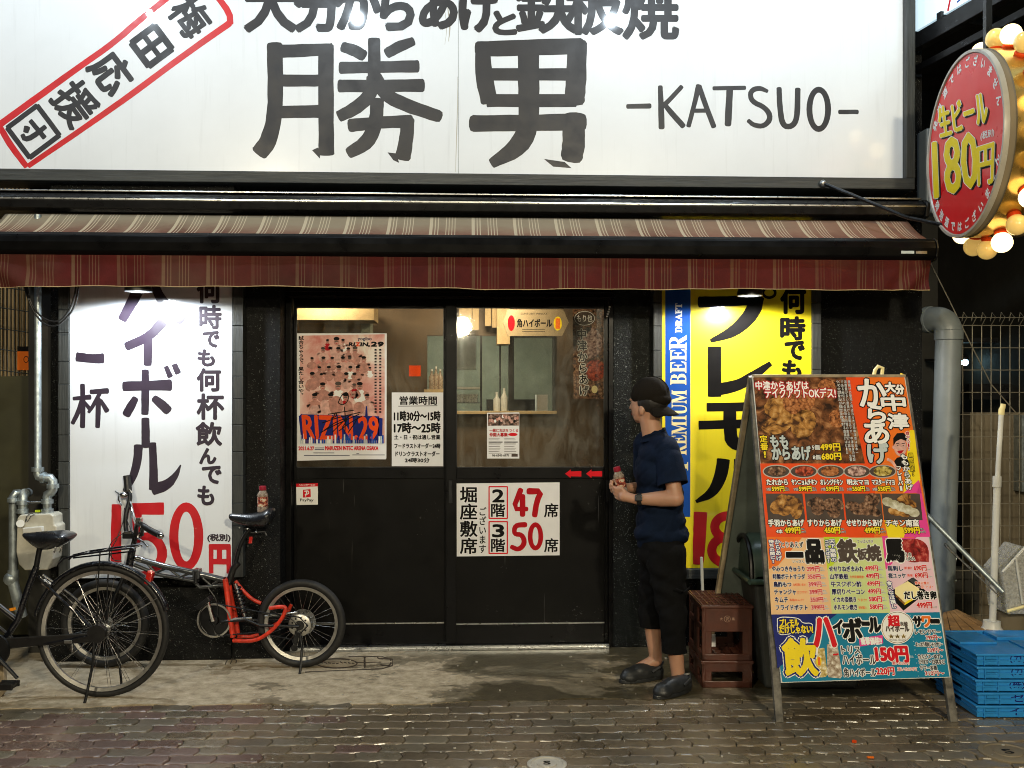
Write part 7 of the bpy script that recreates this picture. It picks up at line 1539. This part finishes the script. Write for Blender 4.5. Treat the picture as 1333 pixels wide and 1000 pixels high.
# y: + away from the viewer. he faces left (-x), a little away
nearS = g(188, 262, -.10); farS = g(150, 250, .20)
elb = g(206, 388, -.17); wri = g(100, 395, -.10)
felb = g(160, 380, .26); fwri = g(92, 372, .10)
hipc = g(182, 545, .05); headc = g(146, 118, .06); HR = Matrix.Rotation(-.60, 3, 'Z'); HY_ = (0, 0, -34.4)
neck0 = g(165, 215, .06); neck1 = g(150, 165, .06)
farA = g(172, 880, .10); nearA = g(222, 905, -.08)
farK = g(160, 745, .12); nearK = g(205, 745, -.07)
body = [('e', headc + HR @ Vector((.012, 0, .015)), (.098, .078, .105), HY_), ('e', headc + HR @ Vector((-.033, 0, -.030)), (.064, .064, .088), HY_), ('e', headc + HR @ Vector((-.045, 0, -.085)), (.040, .046, .030), HY_), ('c', headc + HR @ Vector((-.012, 0, -.085)), .044, headc + HR @ Vector((-.060, 0, -.096)), .022),
        ('c', headc + HR @ Vector((-.092, 0, -.004)), .009, headc + HR @ Vector((-.106, 0, -.034)), .0105), ('e', headc + HR @ Vector((-.089, 0, -.062)), (.009, .022, .007), HY_), ('e', headc + HR @ Vector((-.087, 0, -.074)), (.009, .019, .006), HY_), ('e', headc + HR @ Vector((-.088, 0, .012)), (.014, .045, .014), HY_),
        ('e', headc + HR @ Vector((-.004, -.072, -.048)), (.016, .009, .027), HY_), ('e', headc + HR @ Vector((-.004, .072, -.048)), (.018, .010, .030), HY_),
        ('c', neck0 + Vector((0, 0, -.05)), .060, neck1, .056), ('c', neck1, .056, headc + HR @ Vector((.02, 0, -.05)), .058), ('c', nearS, .042, elb, .042), ('c', elb, .044, elb.lerp(wri, .35), .043), ('c', elb.lerp(wri, .35), .043, wri, .027), ('c', farS, .042, felb, .042), ('c', felb, .043, fwri, .027),
        ('e', g(176, 335, .05), (.080, .125, .22)), ('e', hipc + Vector((0, 0, .03)), (.085, .115, .13)), ('c', hipc + Vector((0, .08, 0)), .070, farK, .050), ('c', hipc + Vector((0, -.08, 0)), .070, nearK, .050), ('c', farK, .052, farA, .034), ('e', farK.lerp(farA, .36) + Vector((.010, 0, 0)), (.044, .042, .09)), ('c', nearK, .052, nearA, .035), ('e', nearK.lerp(nearA, .36) + Vector((.010, 0, 0)), (.045, .043, .09)),
        ('c', farA, .036, g(120, 905, .10), .03), ('c', nearA, .036, g(185, 950, -.10), .03)]
# hands: palm, four bent fingers of different lengths and a thumb from the side
def hand(wr, palm, fdir, curl, side, thumb, s=1.0):
    P = []; P.append(('c', wr, .026, palm, .028)); P.append(('e', palm, (.036 * s, .030 * s, .030 * s)))
    for i, (off, ln) in enumerate(((-.027, .062), (-.009, .070), (.009, .066), (.027, .052))):
        b = palm + side * off + fdir * .026; k1 = b + fdir * ln * .42 + curl * .006; k2 = k1 + (fdir * .55 + curl * .85).normalized() * ln * .36; k3 = k2 + (curl * 1.0 - fdir * .35).normalized() * ln * .30
        P += [('c', b, .0098, k1, .0092), ('c', k1, .0092, k2, .0085), ('c', k2, .0085, k3, .0075)]
    tb = palm + thumb * .022 - fdir * .012; t1 = tb + (thumb * .8 + fdir * .7).normalized() * .032; t2 = t1 + (fdir * .9 + curl * .5).normalized() * .028
    P += [('c', tb, .013, t1, .0108), ('c', t1, .0105, t2, .009)]
    return P
bot = g(62, 350, -.03)       # bottle the hands hold
np_ = g(70, 388, -.075); fp_ = g(66, 368, .055)
body += hand(wri, np_, Vector((-.75, .25, .25)).normalized(), Vector((.15, .95, .1)).normalized(), Vector((.15, .2, -.95)).normalized(), Vector((-.3, -.2, .95)).normalized())
body += hand(fwri, fp_, Vector((-.85, -.2, .1)).normalized(), Vector((.1, -.95, .05)).normalized(), Vector((0, 0, -1)), Vector((-.2, 0, 1)).normalized())
bo = blob('body', body, M['skin'], MAN, .0048, 5)
for s_ in (-1, 1):
    m = MB(); m.sphere(headc + HR @ Vector((-.0765, s_ * .030, -.002)), .0120, 12, 8); m.build('eye', M['faded'], MAN, smooth='all'); m = MB(); m.sphere(headc + HR @ Vector((-.0838, s_ * .031, -.002)), .0060, 10, 8); m.build('iris', M['dark_print'], MAN, smooth='all')
    m = MB(); m.tube([headc + HR @ Vector((-.096, s_ * .012, .020)), headc + HR @ Vector((-.092, s_ * .035, .026)), headc + HR @ Vector((-.074, s_ * .052, .018))], .0035, 6); m.build('eyebrow', M['hair'], MAN)
m = MB(); m.tube([headc + HR @ Vector((-.094, -.014, -.068)), headc + HR @ Vector((-.098, 0, -.067)), headc + HR @ Vector((-.094, .014, -.068))], .0022, 6); m.build('mouth', M['dred_print'], MAN)
# hair below the cap, cap worn backwards
blob('hair', [('e', headc + HR @ Vector((.022, 0, .002)), (.094, .083, .082), HY_), ('e', headc + HR @ Vector((.055, 0, -.045)), (.052, .062, .045), HY_), ('c', headc + HR @ Vector((-.022, -.064, .01)), .011, headc + HR @ Vector((-.020, -.066, -.018)), .005)], M['hair'], MAN, .006, 2)
def capmod(v):
    return v
cp_c = headc + HR @ Vector((.012, 0, .026))
blob('cap', [('e', cp_c + HR @ Vector((.004, 0, .018)), (.110, .089, .094), HY_), ('e', cp_c + HR @ Vector((.035, 0, -.012)), (.088, .078, .047), HY_), ('e', cp_c + HR @ Vector((-.045, 0, .005)), (.062, .078, .052), HY_)], M['cap'], MAN, .006, 3, lambda v: v + Vector((0, 0, .0015 * math.sin(v.x * 90) * math.sin(v.y * 80))))
vs = []; fs = []; Nn = 12
for j in range(5):
    for i in range(Nn + 1):
        a = R(-68 + 136 * i / Nn); r0 = .082; ex = .066 * (j / 4) * max(.0, math.cos(a)) ** .6
        b_ = headc + HR @ Vector((.012, 0, 0)); vs.append(b_ + HR @ Vector(((r0 + ex) * math.cos(a) * 1.06 + .012, (r0 * .98 + ex * .3) * math.sin(a), -.028 - .045 * (j / 4) - .012 * (math.sin(a) ** 2))))
for j in range(4):
    for i in range(Nn): q = j * (Nn + 1) + i; fs.append((q, q + 1, q + Nn + 2, q + Nn + 1))
m = MB(); m.add(vs, fs); o = m.build('cap_brim', M['cap'], MAN, smooth='all'); md = o.modifiers.new('t', 'SOLIDIFY'); md.thickness = .005; md = o.modifiers.new('s', 'SUBSURF'); md.levels = 1; md.render_levels = 1
m = MB(); m.sphere(cp_c + Vector((.004, 0, .112)), .008, 10, 6, sc=(1, 1, .6)); m.build('cap_button', M['cap'], MAN, smooth='all')
m = MB(); m.tube([cp_c + HR @ Vector((.004, 0, .0)) + HR @ Vector((math.cos(R(a)) * .112, 0, math.sin(R(a)) * .0955 + .018)) for a in range(10, 171, 10)], .0018, 5); m.build('cap_seam', M['cap'], MAN)
# shirt
def fold(v):
    n = math.sin(v.z * 38 + v.x * 24 + 2.0 * math.sin(v.y * 14 + v.z * 9)) * .0046 + math.sin(v.z * 17 - v.x * 40 + v.y * 11) * .0050 + max(0, math.sin(v.z * 62 - v.x * 55 + 3 * math.sin(v.y * 9 + v.z * 6))) ** 3 * .0045
    lo = max(0, min(1, (g(0, 430).z - v.z) / .15 + .3)); return v + Vector((n * (.5 + lo), n * .5, 0))
chest = g(172, 300, .05); sh = [('c', nearS + Vector((0, .03, .02)), .070, farS + Vector((0, -.03, .02)), .068), ('c', g(176, 262, .05), .10, g(168, 232, .055), .072), ('c', nearS + Vector((0, .02, .0)), .074, g(168, 226, .055), .055), ('c', farS + Vector((0, -.02, .0)), .070, g(168, 226, .055), .055), ('e', g(178, 272, .05), (.120, .205, .085)), ('e', g(172, 320, .05), (.128, .185, .14)), ('e', g(180, 400, .05), (.132, .175, .17)), ('e', g(180, 465, .05), (.136, .172, .14)), ('c', g(172, 505, .05), .118, g(176, 525, .05), .120), ('e', g(182, 500, .05), (.150, .172, .085)), ('c', g(170, 232, .055), .066, g(168, 215, .055), .064),
      ('c', nearS + Vector((0, .01, .005)), .074, nearS.lerp(elb, .22), .066), ('c', farS, .072, farS.lerp(felb, .2), .066)]
shirt = blob('polo_shirt', sh, M['polo'], MAN, .0065, 7, None)
zc = g(0, 541).z; zn = g(0, 208).z
def cut_mesh(o, planes):
    import bmesh
    bm = bmesh.new(); bm.from_mesh(o.data)
    for co, no, cond in planes:
        geom = [f for f in bm.faces if cond(f.calc_center_median())]; es = {e for f in geom for e in f.edges}; vv = {v for f in geom for v in f.verts}
        bmesh.ops.bisect_plane(bm, geom=list(vv) + list(es) + geom, plane_co=co, plane_no=no, clear_outer=True)
    bm.to_mesh(o.data); bm.free()
sd = (elb - nearS).normalized(); cutp = nearS.lerp(elb, .70); sdf = (felb - farS).normalized(); cutf = farS.lerp(felb, .66)
cut_mesh(shirt, [((0, 0, zc), (0, 0, -1), lambda c: True), ((0, 0, zn + .012), (0, 0, 1), lambda c: True)])
for v in shirt.data.vertices: v.co = fold(v.co)
md = shirt.modifiers.new('t', 'SOLIDIFY'); md.thickness = .004; md.offset = -1
for S0, E0 in ((nearS, elb), (farS, felb)):
    m = MB(); dd = E0 - S0; n_ = 22; pts = [S0 + dd * (-.06 + .76 * i / n_) for i in range(n_ + 1)]; rs = [.060 + .014 * min(1, i / 5) + .006 * (i / n_) for i in range(n_ + 1)]
    m.tube(pts, rs, 28, caps=False); o = m.build('sleeve', M['polo'], MAN, smooth='all')
    for v in o.data.vertices: v.co = fold(v.co)
    md = o.modifiers.new('t', 'SOLIDIFY'); md.thickness = .004; md.offset = -1
cl = MB(); cc = g(163, 215, .055)
vs = []; fs = []
for j, (rr_, dz) in enumerate(((.068, -.016), (.063, .014), (.060, .020), (.072, -.010), (.077, -.020))):
    for i in range(25):
        a = R(18 - 18 + 360 * i / 24); vs.append(cc + Vector((math.cos(a) * rr_ * 1.0 + .0, math.sin(a) * rr_ * 1.02, dz - .016 * (math.cos(a) * -1 + 0) * -1 * .0 + .022 * math.cos(a))))
for j in range(4):
    for i in range(24): q = j * 25 + i; fs.append((q, q + 1, q + 26, q + 25))
cl.add(vs, fs); cl.build('collar', M['polo'], MAN, smooth='all')
# trousers
def tfold(v):
    n = math.sin(v.z * 46 + v.x * 30 + 2 * math.sin(v.z * 11)) * .0050 + max(0, math.sin(v.z * 38 - v.x * 26 + 2.5 * math.sin(v.y * 12))) ** 3 * .006 + math.sin(v.z * 90 + v.x * 20) * .0012; return v + Vector((n, n * .6, 0))
tr = [('e', g(180, 545, .05), (.128, .155, .14)), ('c', hipc + Vector((.005, .085, -.02)), .108, farK + Vector((.0, 0, .03)), .076), ('c', hipc + Vector((.012, -.085, -.02)), .112, nearK + Vector((.0, 0, .03)), .078), ('c', farK + Vector((0, 0, .03)), .076, farK + Vector((.008, 0, -.10)), .062), ('c', nearK + Vector((0, 0, .03)), .078, nearK + Vector((.012, 0, -.17)), .061)]
trs = blob('cropped_trousers', tr, M['trousers'], MAN, .0075, 5)
cut_mesh(trs, [((0, 0, g(0, 783).z), (0, 0, -1), lambda c: c.y > .03), ((0, 0, g(0, 832).z), (0, 0, -1), lambda c: c.y <= .03), ((0, 0, g(0, 505).z), (0, 0, 1), lambda c: True)])
for v in trs.data.vertices: v.co = tfold(v.co)
md = trs.modifiers.new('t', 'SOLIDIFY'); md.thickness = .004; md.offset = -1
m = MB(); pk = g(228, 640, -.17)
m.tube([g(205, 640, -.185), g(228, 648, -.182), g(245, 640, -.16)], .004, 6); m.build('pocket_flap', M['trousers'], MAN)
# clogs
def clog(name, heel, toe, sole_z):
    d = (toe - heel); L_ = d.length; d.normalize(); s_ = Vector((-d.y, d.x, 0)); o = heel
    parts = [('c', o + d * .045 + UP * .045, .046, o + d * (L_ * .45) + UP * .045, .050), ('c', o + d * (L_ * .45) + UP * .043, .050, o + d * (L_ - .055) + UP * .035, .044), ('e', o + d * (L_ - .06) + UP * .03, (.055, .052, .034), (0, 0, math.degrees(math.atan2(d.y, d.x)))), ('e', o + d * (L_ * .52) + UP * .06, (.07, .046, .034), (0, 0, math.degrees(math.atan2(d.y, d.x)))), ('c', o + d * .03 + UP * .02, .032, o + d * (L_ - .05) + UP * .02, .036)]
    c = blob(name, parts, M['clog'], MAN, .005, 4, lambda v: Vector((v.x, v.y, max(v.z, sole_z + .002 + (0.0 if v.z > sole_z + .02 else 0)))))
    m = MB(); pts = []
    for i in range(24):
        a = 2 * PI * i / 24; lx = math.cos(a); ly = math.sin(a); w_ = .047 * (1 + .12 * lx) ; pts.append(o + d * (L_ / 2 + lx * (L_ / 2 + .004)) + s_ * (ly * w_))
    m.prism([Vector((p.x, p.y, sole_z + .001)) for p in pts], UP * .020); m.build('sole', M['clog'], MAN, bevel=.004)
    m = MB(); m.tube([o + d * .10 + s_ * .052 + UP * .055, o + d * .05 + s_ * .05 + UP * .075, o - d * .004 + UP * .085, o + d * .05 - s_ * .05 + UP * .075, o + d * .10 - s_ * .052 + UP * .055], .008, 6); m.build('heel_strap', M['clog'], MAN, smooth=True)
    m = MB()
    for i in range(3):
        for j in (-1, 0, 1): m.sphere(o + d * (L_ - .06 - .03 * i) + s_ * (.024 * j) + UP * (.068 - .012 * abs(j) + .009 * i), .0055, 8, 6)
    m.build('vent_hole', M['dark_print'], MAN)
def gz(x, y, z, o): p = g(x, y, o); p.z = z; return p
clog('clog', gz(194, 900, 0, .13), gz(62, 900, 0, .02), 0.0); clog('clog', gz(252, 940, 0, -.10), gz(140, 960, 0, -.26), 0.0)
# watch
wc = wri.lerp(elb, .10); ax = (elb - wri).normalized(); u, v_, _ = frame(ax)
m = MB(); m.lathe([(.0325, -.012), (.034, -.010), (.034, .010), (.0325, .012)], tuple(wc), tuple(ax), n=26, cap0=False, cap1=False); m.build('watch_strap', M['black_plastic'], MAN, smooth=True)
m = MB(); cdir = Vector((-.1, -.93, .3)).normalized(); cdir = (cdir - ax * cdir.dot(ax)).normalized(); sd2 = ax.cross(cdir); m.obox(wc + cdir * .036, ax * .019, sd2 * .017, cdir * .005); m.build('watch_case', M['black_plastic'], MAN, bevel=.003); m = MB(); m.obox(wc + cdir * .0418, ax * .014, sd2 * .013, cdir * .0006); m.build('watch_face', M['saddle'], MAN)
wb = MAN.location + Matrix.Rotation(-YAW, 3, 'Z') @ (bot + Vector((.012, .035, -.062))); drink('drink_bottle', wb, (R(4), R(-14), 0), 'brown drink bottle held in the hands of the man', 1.02)
